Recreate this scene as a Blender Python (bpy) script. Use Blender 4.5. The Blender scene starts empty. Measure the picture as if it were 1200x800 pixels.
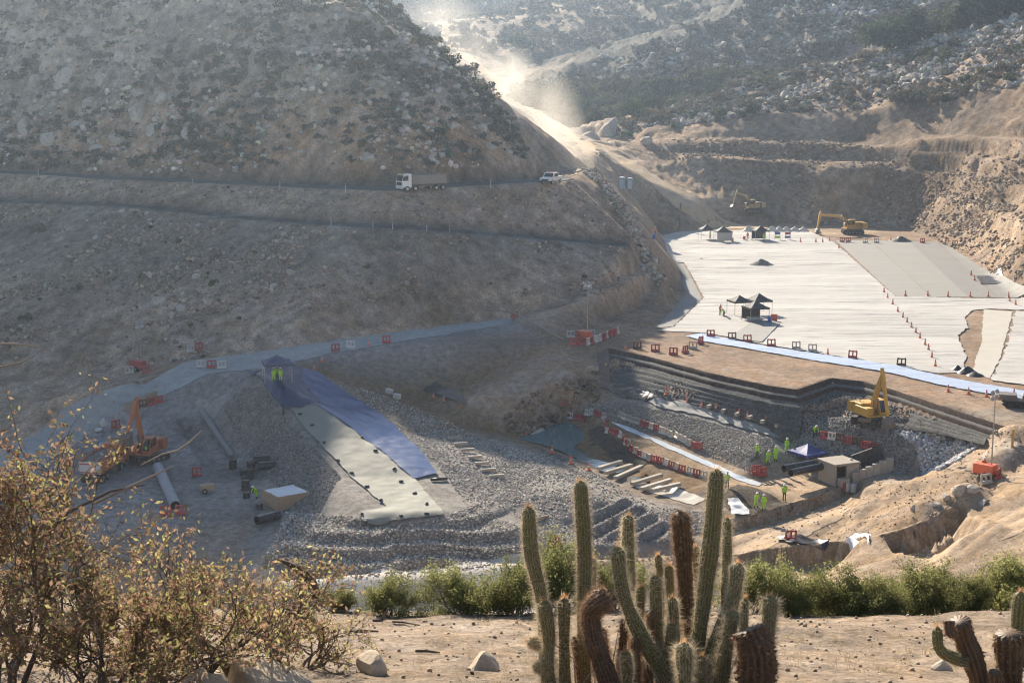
import bpy, bmesh, math, random
import numpy as np
from mathutils import Vector, Matrix
from mathutils.geometry import delaunay_2d_cdt
R = math.radians
random.seed(7)
rng = np.random.default_rng(11)
sc = bpy.context.scene
COL = sc.collection

# ---------------------------------------------------------------- camera, sky, sun, exposure
CAM_Z, FOC, PITCH = 43.0, 1742.0, math.atan(300 / 1742.0)
cd = bpy.data.cameras.new('camera'); cam = bpy.data.objects.new('camera', cd); COL.objects.link(cam)
cam.location = (0, 0, CAM_Z); cam.rotation_euler = (math.pi / 2 - PITCH, 0, 0)
cd.sensor_width = 36.0; cd.lens = 36.0 * FOC / 1200.0; cd.clip_start = 0.2; cd.clip_end = 6000
sc.camera = cam
SUN_EL, SUN_AZ = R(26.0), R(20.0)          # azimuth: left of the view direction
w = bpy.data.worlds.new('World'); sc.world = w; w.use_nodes = True
nt = w.node_tree; bg = nt.nodes['Background']
sky = nt.nodes.new('ShaderNodeTexSky'); sky.sky_type = 'NISHITA'; sky.sun_disc = False
sky.sun_elevation = SUN_EL; sky.sun_rotation = -SUN_AZ; sky.altitude = 600
sky.dust_density = 0.6; sky.air_density = 0.9; sky.ozone_density = 0.6
nt.links.new(sky.outputs[0], bg.inputs[0]); bg.inputs[1].default_value = 0.078
sd = bpy.data.lights.new('sun', 'SUN'); sun = bpy.data.objects.new('sun', sd); COL.objects.link(sun)
sd.energy = 5.0; sd.angle = R(0.6); sd.color = (1.0, 0.89, 0.74)
SUNV = Vector((-math.sin(SUN_AZ) * math.cos(SUN_EL), math.cos(SUN_AZ) * math.cos(SUN_EL), math.sin(SUN_EL)))
sun.rotation_euler = SUNV.to_track_quat('Z', 'Y').to_euler()
sc.view_settings.view_transform = 'Standard'; sc.view_settings.look = 'None'
sc.view_settings.exposure = 1.33; sc.view_settings.gamma = 1.0
sc.render.engine = 'CYCLES'
cy = sc.cycles
cy.use_denoising = True; cy.filter_width = 1.15
cy.max_bounces = 6; cy.diffuse_bounces = 2; cy.glossy_bounces = 2; cy.transmission_bounces = 4
cy.volume_bounces = 1; cy.transparent_max_bounces = 6
cy.use_adaptive_sampling = True; cy.adaptive_threshold = 0.02

# ---------------------------------------------------------------- points of the place
_F = np.array([0, math.cos(PITCH), -math.sin(PITCH)]); _U = np.array([0, math.sin(PITCH), math.cos(PITCH)])
def ray(u, v):
    return _F + np.array([(u - 600) / FOC, 0, 0]) - (v - 400) / FOC * _U
def Z(u, v, z):
    d = ray(u, v); t = (z - CAM_Z) / d[2]
    return (d[0] * t, d[1] * t, z)
def Y(u, v, y):
    d = ray(u, v); t = y / d[1]
    return (d[0] * t, y, CAM_Z + d[2] * t)

# ---------------------------------------------------------------- numpy noise
def _hash(ix, iy, s):
    h = (ix * 374761393 + iy * 668265263 + s * 974634777) & 0xffffffff
    h = ((h ^ (h >> 13)) * 1274126177) & 0xffffffff
    return ((h ^ (h >> 16)) & 0xffff) / 65535.0
def vnoise(x, y, s=0):
    x = np.asarray(x, float); y = np.asarray(y, float)
    ix = np.floor(x).astype(np.int64); iy = np.floor(y).astype(np.int64)
    fx = x - ix; fy = y - iy
    fx = fx * fx * fx * (fx * (fx * 6 - 15) + 10); fy = fy * fy * fy * (fy * (fy * 6 - 15) + 10)
    a = _hash(ix, iy, s); b = _hash(ix + 1, iy, s); c = _hash(ix, iy + 1, s); d = _hash(ix + 1, iy + 1, s)
    return (a + (b - a) * fx + (c - a) * fy + (a - b - c + d) * fx * fy) * 2 - 1
def fbm(x, y, o=4, s=0, g=0.5):
    r = 0; a = 1.0; f = 1.0; n = 0
    for k in range(o):
        c, sn = math.cos(k * 1.1), math.sin(k * 1.1)
        r = r + a * vnoise((x * c - y * sn) * f, (x * sn + y * c) * f, s + k * 17); n += a; a *= g; f *= 2.03
    return r / n
def in_poly(px, py, poly):
    ins = np.zeros(np.shape(px), bool); n = len(poly)
    for i in range(n):
        x1, y1 = poly[i][:2]; x2, y2 = poly[(i + 1) % n][:2]
        c = ((y1 > py) != (y2 > py)) & (px < (x2 - x1) * (py - y1) / (y2 - y1 + 1e-12) + x1)
        ins ^= c
    return ins
def seg_dist(px, py, poly, closed=True):
    d = np.full(np.shape(px), 1e9); n = len(poly)
    for i in range(n if closed else n - 1):
        x1, y1 = poly[i][:2]; x2, y2 = poly[(i + 1) % n][:2]
        dx, dy = x2 - x1, y2 - y1
        t = np.clip(((px - x1) * dx + (py - y1) * dy) / (dx * dx + dy * dy + 1e-12), 0, 1)
        d = np.minimum(d, np.hypot(px - x1 - t * dx, py - y1 - t * dy))
    return d
def smooth(e0, e1, x):
    t = np.clip((x - e0) / (e1 - e0), 0, 1); return t * t * (3 - 2 * t)

# ---------------------------------------------------------------- materials
MATS = {}
def new_mat(name):
    m = bpy.data.materials.new(name); m.use_nodes = True
    n = m.node_tree.nodes; b = n['Principled BSDF']; return m, n, m.node_tree.links, b
def mat(name, col, rough=0.7, metal=0.0, var=0.15, scale=3.0, bump=0.0, bscale=20.0, spec=0.3):
    """plain surface with mottling and slight relief"""
    if name in MATS: return MATS[name]
    m, n, l, b = new_mat(name)
    tc = n.new('ShaderNodeTexCoord')
    nz = n.new('ShaderNodeTexNoise'); nz.inputs['Scale'].default_value = scale; nz.inputs['Detail'].default_value = 5
    l.new(tc.outputs['Object'], nz.inputs['Vector'])
    mx = n.new('ShaderNodeMixRGB'); mx.inputs[1].default_value = (*[c * (1 - var) for c in col], 1)
    mx.inputs[2].default_value = (*[min(1, c * (1 + var)) for c in col], 1)
    l.new(nz.outputs['Fac'], mx.inputs[0])
    oi = n.new('ShaderNodeObjectInfo'); mr = n.new('ShaderNodeMapRange'); mr.inputs['To Min'].default_value = .78; mr.inputs['To Max'].default_value = 1.14; l.new(oi.outputs['Random'], mr.inputs['Value'])
    hv = n.new('ShaderNodeHueSaturation'); hv.inputs['Saturation'].default_value = .95; l.new(mr.outputs[0], hv.inputs['Value']); l.new(mx.outputs[0], hv.inputs['Color'])
    # dust settled in patches
    n3 = n.new('ShaderNodeTexNoise'); n3.inputs['Scale'].default_value = scale * .9; n3.inputs['Detail'].default_value = 7; n3.inputs['Roughness'].default_value = .75; l.new(tc.outputs['Object'], n3.inputs['Vector'])
    r3 = n.new('ShaderNodeMapRange'); r3.inputs['From Min'].default_value = .45; r3.inputs['From Max'].default_value = .8; r3.inputs['To Max'].default_value = .42; l.new(n3.outputs['Fac'], r3.inputs['Value'])
    m3 = n.new('ShaderNodeMixRGB'); m3.inputs[2].default_value = (.30, .235, .17, 1); l.new(r3.outputs[0], m3.inputs[0]); l.new(hv.outputs[0], m3.inputs[1]); l.new(m3.outputs[0], b.inputs['Base Color'])
    b.inputs['Roughness'].default_value = rough; b.inputs['Metallic'].default_value = metal
    b.inputs['Specular IOR Level'].default_value = spec
    if bump:
        n2 = n.new('ShaderNodeTexNoise'); n2.inputs['Scale'].default_value = bscale; n2.inputs['Detail'].default_value = 4
        l.new(tc.outputs['Object'], n2.inputs['Vector'])
        bp = n.new('ShaderNodeBump'); bp.inputs['Strength'].default_value = 0.6; bp.inputs['Distance'].default_value = bump
        l.new(n2.outputs['Fac'], bp.inputs['Height']); l.new(bp.outputs[0], b.inputs['Normal'])
    MATS[name] = m
    return m
def ground_mat(name, rough=0.95, s1=0.12, s2=1.3, s3=7.0, dist=0.25, var=0.45, attr=True, col=(0.3, 0.25, 0.2)):
    """earth: colour from the zone attribute, broken up by noise at several sizes, with grain relief"""
    if name in MATS: return MATS[name]
    m, n, l, b = new_mat(name)
    geo = n.new('ShaderNodeNewGeometry')
    if attr:
        a = n.new('ShaderNodeAttribute'); a.attribute_name = 'zone'; c0 = a.outputs['Color']
    else:
        rgb = n.new('ShaderNodeRGB'); rgb.outputs[0].default_value = (*col, 1); c0 = rgb.outputs[0]
    def noise(s, det=6, rg=0.6):
        t = n.new('ShaderNodeTexNoise'); t.inputs['Scale'].default_value = s; t.inputs['Detail'].default_value = det
        t.inputs['Roughness'].default_value = rg; l.new(geo.outputs['Position'], t.inputs['Vector']); return t.outputs['Fac']
    def ramp(f, a, bb):
        r = n.new('ShaderNodeMapRange'); r.inputs['From Min'].default_value = 0.3; r.inputs['From Max'].default_value = 0.7
        r.inputs['To Min'].default_value = a; r.inputs['To Max'].default_value = bb; l.new(f, r.inputs['Value']); return r.outputs[0]
    def mul(x, y):
        t = n.new('ShaderNodeMath'); t.operation = 'MULTIPLY'; l.new(x, t.inputs[0]); l.new(y, t.inputs[1]); return t.outputs[0]
    f1 = noise(s1); f2 = noise(s2); f3 = noise(s3, 8, 0.7)
    k = mul(mul(ramp(f1, 1 - var * .6, 1 + var * .6), ramp(f2, 1 - var, 1 + var * .8)), ramp(f3, 1 - var, 1 + var))
    vm = n.new('ShaderNodeVectorMath'); vm.operation = 'SCALE'; l.new(c0, vm.inputs[0]); l.new(k, vm.inputs['Scale'])
    # warm / cool drift
    hs = n.new('ShaderNodeHueSaturation'); l.new(vm.outputs[0], hs.inputs['Color'])
    l.new(ramp(noise(s1 * 2.7), 0.8, 1.2), hs.inputs['Saturation'])
    l.new(hs.outputs[0], b.inputs['Base Color'])
    b.inputs['Roughness'].default_value = rough; b.inputs['Specular IOR Level'].default_value = 0.12
    bp = n.new('ShaderNodeBump'); bp.inputs['Strength'].default_value = 0.75; bp.inputs['Distance'].default_value = dist
    ad = n.new('ShaderNodeMath'); ad.operation = 'ADD'; l.new(f2, ad.inputs[0]); l.new(f3, ad.inputs[1])
    l.new(ad.outputs[0], bp.inputs['Height']); l.new(bp.outputs[0], b.inputs['Normal'])
    MATS[name] = m
    return m
def leaf_mat(name, col, col2, trans=0.35, rough=0.6):
    if name in MATS: return MATS[name]
    m, n, l, b = new_mat(name)
    geo = n.new('ShaderNodeNewGeometry'); oi = n.new('ShaderNodeObjectInfo')
    nz = n.new('ShaderNodeTexNoise'); nz.inputs['Scale'].default_value = 2.1; nz.inputs['Detail'].default_value = 3
    l.new(geo.outputs['Position'], nz.inputs['Vector'])
    ad = n.new('ShaderNodeMath'); ad.operation = 'MULTIPLY_ADD'; ad.inputs[1].default_value = 0.75; l.new(geo.outputs['Random Per Island'], ad.inputs[0])
    l.new(nz.outputs['Fac'], ad.inputs[2])
    sb = n.new('ShaderNodeMath'); sb.operation = 'SUBTRACT'; sb.inputs[1].default_value = 0.35; l.new(ad.outputs[0], sb.inputs[0])
    mx = n.new('ShaderNodeMixRGB'); mx.use_clamp = True; l.new(sb.outputs[0], mx.inputs[0])
    mx.inputs[1].default_value = (*col, 1); mx.inputs[2].default_value = (*col2, 1)
    hv = n.new('ShaderNodeHueSaturation'); l.new(mx.outputs[0], hv.inputs['Color'])
    mr = n.new('ShaderNodeMapRange'); mr.inputs['To Min'].default_value = 0.75; mr.inputs['To Max'].default_value = 1.25
    l.new(oi.outputs['Random'], mr.inputs['Value']); l.new(mr.outputs[0], hv.inputs['Value'])
    l.new(hv.outputs[0], b.inputs['Base Color']); b.inputs['Roughness'].default_value = .85
    b.inputs['Specular IOR Level'].default_value = 0.06
    tr = n.new('ShaderNodeBsdfTranslucent'); l.new(hv.outputs[0], tr.inputs['Color'])
    ms = n.new('ShaderNodeMixShader'); ms.inputs[0].default_value = trans
    l.new(b.outputs[0], ms.inputs[1]); l.new(tr.outputs[0], ms.inputs[2])
    l.new(ms.outputs[0], n['Material Output'].inputs['Surface'])
    MATS[name] = m
    return m

# ---------------------------------------------------------------- mesh helpers
def link(o, parent=None):
    COL.objects.link(o)
    if parent is not None: o.parent = parent
    return o
def mesh_np(name, verts, faces, material=None, parent=None, smooth_=False, color=None):
    """verts (n,3), faces (m,3|4) numpy -> object"""
    me = bpy.data.meshes.new(name); verts = np.asarray(verts, np.float32); faces = np.asarray(faces, np.int32)
    me.vertices.add(len(verts)); me.vertices.foreach_set('co', verts.ravel())
    k = faces.shape[1]; me.loops.add(faces.size); me.loops.foreach_set('vertex_index', faces.ravel())
    me.polygons.add(len(faces)); me.polygons.foreach_set('loop_start', np.arange(0, faces.size, k, dtype=np.int32))
    me.polygons.foreach_set('loop_total', np.full(len(faces), k, np.int32))
    if smooth_: me.polygons.foreach_set('use_smooth', np.ones(len(faces), bool))
    if color is not None:
        ca = me.color_attributes.new('zone', 'FLOAT_COLOR', 'POINT')
        c4 = np.ones((len(verts), 4), np.float32); c4[:, :3] = color; ca.data.foreach_set('color', c4.ravel())
    me.update(calc_edges=True); me.validate()
    if material: me.materials.append(material)
    return link(bpy.data.objects.new(name, me), parent)
class MB:
    def __init__(s): s.v = []; s.f = []
    def add(s, vs, fs, M=None):
        o = len(s.v)
        for p in vs: s.v.append(tuple(M @ Vector(p)) if M is not None else tuple(p))
        for f in fs: s.f.append(tuple(i + o for i in f))
        return s
    def box(s, c, d, M=None, bev=0.0):
        x, y, z = d[0] / 2, d[1] / 2, d[2] / 2
        if bev <= 0:
            vs = [(c[0] + i * x, c[1] + j * y, c[2] + k * z) for k in (-1, 1) for j in (-1, 1) for i in (-1, 1)]
            return s.add(vs, [(0, 2, 3, 1), (4, 5, 7, 6), (0, 1, 5, 4), (2, 6, 7, 3), (0, 4, 6, 2), (1, 3, 7, 5)], M)
        b = bev; vs = []; 
        for k, ins in ((-z, b), (-z + b, 0), (z - b, 0), (z, b)):
            X, YY = x - ins, y - ins
            for px, py in ((-X + b, -YY), (X - b, -YY), (X, -YY + b), (X, YY - b), (X - b, YY), (-X + b, YY), (-X, YY - b), (-X, -YY + b)):
                vs.append((c[0] + px, c[1] + py, c[2] + k))
        fs = [tuple(range(7, -1, -1)), tuple(range(24, 32))]
        for r in range(3):
            for i in range(8):
                j = (i + 1) % 8; fs.append((r * 8 + i, r * 8 + j, r * 8 + 8 + j, r * 8 + 8 + i))
        return s.add(vs, fs, M)
    def prism(s, poly, a0, a1, axis='y', M=None):
        """2D outline extruded along an axis; outline coordinates are the other two axes in order"""
        n = len(poly); vs = []
        for a in (a0, a1):
            for p, q in poly:
                vs.append((a, p, q) if axis == 'x' else (p, a, q) if axis == 'y' else (p, q, a))
        fs = [tuple(range(n)), tuple(range(2 * n - 1, n - 1, -1))]
        fs += [(i, n + i, n + (i + 1) % n, (i + 1) % n) for i in range(n)]
        return s.add(vs, fs, M)
    def tube(s, path, rad, n=8, caps=True, M=None):
        path = [Vector(p) for p in path]; m = len(path)
        rads = rad if isinstance(rad, (list, tuple)) else [rad] * m
        vs = []; t0 = None
        for i, p in enumerate(path):
            t = (path[min(i + 1, m - 1)] - path[max(i - 1, 0)]).normalized()
            if t0 is None:
                a = t.orthogonal().normalized()
            else:
                a = (a - t * a.dot(t)).normalized()
            b = t.cross(a); t0 = t
            for k in range(n):
                th = 2 * math.pi * k / n
                vs.append(p + (a * math.cos(th) + b * math.sin(th)) * rads[i])
        fs = [(i * n + k, i * n + (k + 1) % n, (i + 1) * n + (k + 1) % n, (i + 1) * n + k) for i in range(m - 1) for k in range(n)]
        if caps: fs += [tuple(range(n - 1, -1, -1)), tuple(range((m - 1) * n, m * n))]
        return s.add(vs, fs, M)
    def pipe(s, p, q, ro, ri, n=20, M=None):
        """hollow pipe"""
        p, q = Vector(p), Vector(q); t = (q - p).normalized(); a = t.orthogonal().normalized(); b = t.cross(a); vs = []
        for c, r in ((p, ro), (q, ro), (q, ri), (p, ri)):
            vs += [c + (a * math.cos(2 * math.pi * k / n) + b * math.sin(2 * math.pi * k / n)) * r for k in range(n)]
        fs = [(r * n + k, r * n + (k + 1) % n, ((r + 1) % 4) * n + (k + 1) % n, ((r + 1) % 4) * n + k) for r in range(4) for k in range(n)]
        return s.add(vs, fs, M)
    def lathe(s, prof, n=16, c=(0, 0, 0), axis='z', M=None):
        vs = []
        for r, h in prof:
            for k in range(n):
                x, y = r * math.cos(2 * math.pi * k / n), r * math.sin(2 * math.pi * k / n)
                vs.append((c[0] + x, c[1] + y, c[2] + h) if axis == 'z' else (c[0] + x, c[1] + h, c[2] + y) if axis == 'y' else (c[0] + h, c[1] + x, c[2] + y))
        m = len(prof)
        fs = [(i * n + k, i * n + (k + 1) % n, (i + 1) * n + (k + 1) % n, (i + 1) * n + k) for i in range(m - 1) for k in range(n)]
        fs += [tuple(range(n - 1, -1, -1)), tuple(range((m - 1) * n, m * n))]
        return s.add(vs, fs, M)
    def build(s, name, material, parent=None, smooth_=False):
        me = bpy.data.meshes.new(name); me.from_pydata([tuple(p) for p in s.v], [], s.f)
        bm = bmesh.new(); bm.from_mesh(me); bmesh.ops.recalc_face_normals(bm, faces=bm.faces); bm.to_mesh(me); bm.free()
        if smooth_:
            for p in me.polygons: p.use_smooth = True
        me.materials.append(material if not isinstance(material, str) else MATS[material])
        return link(bpy.data.objects.new(name, me), parent)
def tag(o, label=None, cat=None, group=None, kind=None):
    if label: o['label'] = label
    if cat: o['category'] = cat
    if group: o['group'] = group
    if kind: o['kind'] = kind
    return o
def thing(name, label, cat, loc=(0, 0, 0), rz=0, group=None, s=1.0, rx=0, ry=0):
    o = bpy.data.objects.new(name, None); o.empty_display_size = 0.3
    COL.objects.link(o); o.location = loc; o.rotation_euler = (rx, ry, rz); o.scale = (s, s, s)
    return tag(o, label, cat, group)
def dup(root, loc, rz, label, group=None, s=None, rx=None, ry=None):
    r = root.copy(); COL.objects.link(r); r.location = loc
    r.rotation_euler = (root.rotation_euler[0] if rx is None else rx, root.rotation_euler[1] if ry is None else ry, rz)
    if s is not None: r.scale = (s, s, s) if not isinstance(s, (tuple, list)) else s
    r['label'] = label
    if group: r['group'] = group
    for ch in list(root.children):
        c = ch.copy(); COL.objects.link(c); c.parent = r
        for g in list(ch.children):
            d = g.copy(); COL.objects.link(d); d.parent = c
    return r
ORD = ['first', 'second', 'third', 'fourth', 'fifth', 'sixth', 'seventh', 'eighth', 'ninth', 'tenth', 'eleventh', 'twelfth',
       'thirteenth', 'fourteenth', 'fifteenth', 'sixteenth', 'seventeenth', 'eighteenth', 'nineteenth', 'twentieth']
# ================================================================ TERRAIN: break lines of the place -> triangulated -> fine grid
C = dict(nat=(.34, .262, .192), cut=(.41, .295, .205), dirt=(.34, .245, .16), grav=(.25, .225, .195), emb=(.19, .125, .07),
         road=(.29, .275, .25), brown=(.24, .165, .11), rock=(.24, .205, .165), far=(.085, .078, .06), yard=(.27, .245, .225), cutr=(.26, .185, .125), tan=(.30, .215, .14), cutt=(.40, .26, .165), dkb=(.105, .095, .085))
PTS = []; EDG = []
def line(pts, amp, col, closed=False):
    o = len(PTS)
    for p in pts: PTS.append((*p, amp, *C[col]))
    for i in range(len(pts) - 1): EDG.append((o + i, o + i + 1))
def shift(pts, dx, dy, dz): return [(p[0] + dx, p[1] + dy, p[2] + dz) for p in pts]
# --- left hill
T_out = [Z(-220, 195, 27), Z(0, 207, 27), Z(225, 219, 27), Z(450, 228, 27), Z(560, 222.5, 27), Z(645, 217, 27.2), Y(672, 213, 248), Y(692, 200, 272)]
T_in = [Z(-220, 187, 27.7), Z(0, 198.5, 27.7), Z(225, 210, 27.7), Z(450, 218.5, 27.7), Z(560, 214, 27.7), Z(635, 209, 27.6)]
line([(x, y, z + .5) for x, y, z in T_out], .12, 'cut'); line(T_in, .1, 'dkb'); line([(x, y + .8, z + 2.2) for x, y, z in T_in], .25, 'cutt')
line([Y(-220, 160, 320), Y(0, 178, 281), Y(130, 183, 263), Y(225, 174, 252), Y(330, 164, 242.5), Y(450, 158, 234), Y(560, 165, 243), Y(612, 185, 253), Y(640, 206, 257)], .5, 'cutt')
line([Y(-260, 60, 336), Y(0, 80, 297), Y(150, 85, 275), Y(300, 75, 257), Y(400, 80, 248), Y(450, 92, 245), Y(520, 115, 246), Y(570, 135, 250), Y(605, 165, 256)], 1.0, 'nat')
line([Y(-260, -5, 342), Y(0, -10, 309), Y(150, -10, 289), Y(300, -10, 270), Y(400, 10, 261), Y(450, 35, 257), Y(500, 70, 256), Y(535, 95, 257)], 1.1, 'nat')
line([Y(-300, -340, 385), Y(0, -306, 352), Y(100, -268, 346), Y(140, -223, 345), Y(170, -208, 344), Y(195, -173, 342), Y(222, -127, 338), Y(330, -78, 318), Y(400, -40, 307), Y(440, 0, 300), Y(460, 15, 292), Y(490, 40, 284), Y(520, 68, 275), Y(555, 100, 268),
      Y(580, 124, 264), Y(602, 148, 260), Y(622, 176, 257), Y(640, 203, 258)], .9, 'nat')
line([(-220, 470, 105), (-100, 440, 85), (-60, 400, 66), (-28, 370, 46), (-6, 330, 33), (6, 300, 28)], 1.2, 'nat')
# --- bench below the truck road
B_out = [Y(-220, 224, 281), Y(0, 238, 254), Y(130, 242, 238), Y(225, 251, 228), Y(300, 259, 221), Y(420, 267, 212), Y(493, 271, 213), Y(560, 276, 219), Y(650, 283, 226), Y(738, 290, 232)]
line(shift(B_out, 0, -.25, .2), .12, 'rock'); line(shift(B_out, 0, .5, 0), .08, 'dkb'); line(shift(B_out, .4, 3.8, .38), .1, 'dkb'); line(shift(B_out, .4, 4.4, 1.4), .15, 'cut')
# --- toe of the big face, lower bench and its crest
line([Y(-220, 470, 190), Y(-60, 445, 196), Y(60, 440, 195), Y(150, 432, 193)], .35, 'cut')
roadin = [Z(-60, 540, 2), Z(0, 522, 2.6), Z(80, 495, 4), Z(150, 460, 6.6), Z(215, 424, 8.8), Z(330, 408, 9.7), Z(450, 391, 10.1), Z(600, 372, 10.5)]
roadout = [Z(30, 560, 1.6), Z(110, 507, 3.4), Z(190, 466, 6.2), Z(245, 438, 8.5), Z(310, 432, 9.3), Z(385, 416, 9.7), Z(450, 404, 9.9), Z(600, 380, 10.3)]
line(roadin, .08, 'cut'); line(roadout, .06, 'yard')
L3 = [Z(612, 372, 11.2), Z(650, 361, 12.2), Z(700, 345, 13.2), Z(755, 321, 14), Z(772, 308, 14.6)]
line(L3, .15, 'cut'); line(shift(L3, -.8, 3.2, -.1), .2, 'cut')
line([Z(640, 392, 9.9), Z(690, 383, 9.8), Z(745, 360, 9.6), Z(783, 346, 9.5)], .06, 'brown')
line([Z(655, 402, 9.8), Z(712, 408, 9.5)], .05, 'brown')
# nose of the abutment
line([Y(692, 200, 272), Y(719, 225, 260), Y(737, 255, 250), Y(752, 294, 240), Y(774, 328, 233), Z(787, 345, 9.7)], .35, 'tan')
# --- embankment, cliff, pool
line([Z(372, 432, 8.6), Z(440, 458, 6), Z(500, 467, 4.6), Z(545, 500, 2.8), Z(600, 514, 2.6)], .12, 'emb')
line([Z(560, 468, 5.3), Z(620, 458, 6.2), Z(660, 440, 7.5), Z(715, 414, 9.2)], .4, 'cut')
line([Z(600, 514, 2.6), Z(650, 497, 2.9), Z(698, 470, 4.6), Z(706, 452, 6)], .3, 'brown')
# --- gravel mound on the left with its yard
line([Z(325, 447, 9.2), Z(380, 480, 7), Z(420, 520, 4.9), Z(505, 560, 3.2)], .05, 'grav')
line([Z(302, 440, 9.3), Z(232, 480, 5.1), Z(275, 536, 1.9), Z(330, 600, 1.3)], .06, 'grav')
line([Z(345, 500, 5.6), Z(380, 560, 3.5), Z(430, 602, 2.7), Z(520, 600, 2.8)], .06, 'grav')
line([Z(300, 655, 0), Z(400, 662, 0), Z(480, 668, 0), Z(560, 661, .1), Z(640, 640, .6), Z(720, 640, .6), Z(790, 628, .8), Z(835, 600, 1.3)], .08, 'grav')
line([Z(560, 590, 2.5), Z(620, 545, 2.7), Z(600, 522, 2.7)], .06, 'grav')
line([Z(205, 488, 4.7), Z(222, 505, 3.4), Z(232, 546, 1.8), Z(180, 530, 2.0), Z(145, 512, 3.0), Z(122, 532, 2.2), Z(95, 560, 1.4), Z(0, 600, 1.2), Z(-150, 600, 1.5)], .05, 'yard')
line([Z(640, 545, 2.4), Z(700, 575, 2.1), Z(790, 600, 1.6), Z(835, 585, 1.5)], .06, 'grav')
# pool bed and channel
line([Z(625, 515, 1.2), Z(680, 540, 1.0), Z(760, 575, .8)], .03, 'emb')
line([Z(668, 480, 3.6), Z(715, 500, 3.2), Z(730, 520, 3.0), Z(800, 555, 2.4), Z(850, 575, 2.0)], .08, 'emb')
line([Z(670, 502, 2.6), Z(700, 535, 2.4), Z(790, 580, 1.6), Z(828, 592, 1.2)], .08, 'emb')
line([Z(690, 478, 3.8), Z(730, 495, 3.4), Z(820, 535, 2.6), Z(890, 562, 2.1)], .04, 'tan')
line([Z(680, 460, 5.0), Z(720, 475, 4.6), Z(800, 505, 4.2), Z(880, 535, 3.9), Z(925, 520, 4.2)], .08, 'grav')
# --- dam front: crest of the brown strip, toe, pit
E = [Z(712, 408, 9.5), Z(760, 418, 9.5), Z(830, 437, 9.5), Z(900, 452, 9.5), Z(935, 457, 9.5), Z(975, 443, 9.5), Z(1010, 447, 9.5), Z(1050, 458, 9.5), Z(1100, 475, 9.5), Z(1200, 507, 9.5), Z(1300, 540, 9.5)]
line(E, 0, 'brown'); line(shift(E, 0, -.5, -.75), 0, 'brown'); line(shift(E, 0, -1.1, -.85), 0, 'grav'); line(shift(E, 0, -1.5, -1.4), 0, 'brown')
line([Z(706, 452, 6), Z(760, 467, 6), Z(830, 482, 5.8), Z(900, 505, 5.2), Z(930, 516, 4.9), Z(955, 500, 6.3), Z(1010, 504, 6.6), Z(1070, 506, 6.8), Z(1120, 512, 7.3), Z(1200, 520, 9.0)], .1, 'grav')
line([Z(925, 530, 3.8), Z(960, 541, 3.4), Z(1040, 556, 3.1), Z(1090, 555, 3.5)], .1, 'grav')
line([Z(1060, 520, 6.0), Z(1130, 520, 6.2), Z(1100, 546, 4.2)], .15, 'rock')
line([Z(860, 560, 2.1), Z(930, 555, 2.2), Z(985, 570, 2.3), Z(940, 585, 1.9), Z(880, 600, 1.3)], .05, 'dirt')
# --- right foreground earthworks
line([Y(1090, 554, 149), Y(1140, 526, 146.5), Y(1200, 496, 142.5), Y(1300, 450, 136)], .4, 'tan')
line([Z(1000, 566, 2.6), Z(1060, 570, 4.2), Z(1120, 556, 6.2), Z(1165, 560, 6.4), Z(1200, 545, 7.4)], .12, 'tan')
line([Z(840, 618, .7), Z(900, 606, 1.6), Z(950, 590, 2.4), Z(1000, 574, 2.6)], .12, 'tan')
line([Z(840, 632, .2), Z(905, 620, .8), Z(960, 600, 1.5), Z(1005, 585, 2.2)], .1, 'dirt')
line([Z(860, 652, .2), Z(930, 640, 1.6), Z(1000, 631, 3.4), Z(1080, 612, 5.6), Z(1118, 588, 6.8)], .1, 'tan')
line([Z(870, 668, -.6), Z(940, 660, .6), Y(1005, 656, 129.0), Y(1090, 640, 126.3), Y(1136, 604, 128.2), Z(1200, 570, 7.2)], .06, 'dirt')
line([Z(870, 700, -1), Z(1010, 690, 1.6), Z(1100, 678, 3.4), Z(1200, 625, 6.4), Z(1300, 580, 8)], .1, 'dirt')
line([Z(1110, 712, 2.4), Z(1200, 690, 4.6), Z(1300, 665, 7)], .1, 'tan')
# --- near lip of the site and flood plain
line([Z(-150, 668, -.6), Z(200, 668, -.4), Z(380, 676, -.1), Z(500, 676, -.1), Z(640, 658, .2), Z(760, 650, .3), Z(840, 632, .5)], .1, 'dirt')
line([Z(-150, 690, -1.4), Z(200, 690, -1.6), Z(380, 693, -1.8), Z(500, 686, -1.7), Z(640, 673, -1.5), Z(760, 668, -1.3), Z(850, 652, -.6)], .06, 'dirt')
line([Z(380, 720, -2), Z(640, 712, -2), Z(860, 705, -1.6)], .06, 'rock')
line([(-110, 100, -1), (-40, 96, -2.5), (40, 94, -2.5), (80, 96, 6)], .3, 'dirt')
line([(-90, 40, 14), (-20, 36, 13), (20, 36, 13), (60, 40, 16)], .5, 'nat')
line([(-60, 20, 28), (-16, 18.5, 31), (16, 18.5, 31), (50, 20, 31)], .3, 'nat')
line([(-60, 2, 26), (60, 2, 26)], 0, 'nat')
# --- plateau
PLA = [Z(787, 345, 9.5), Z(803, 325, 9.5), Z(790, 305, 9.5), Z(772, 273, 9.5), Z(850, 264, 9.6), Z(940, 263, 9.5), Z(1063, 268, 9.5), Z(1110, 286, 9.5), Z(1160, 320, 9.5), Z(1200, 352, 9.5), Z(1260, 400, 9.5), Z(1330, 480, 9.5)]
line(PLA, .02, 'brown')
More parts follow.
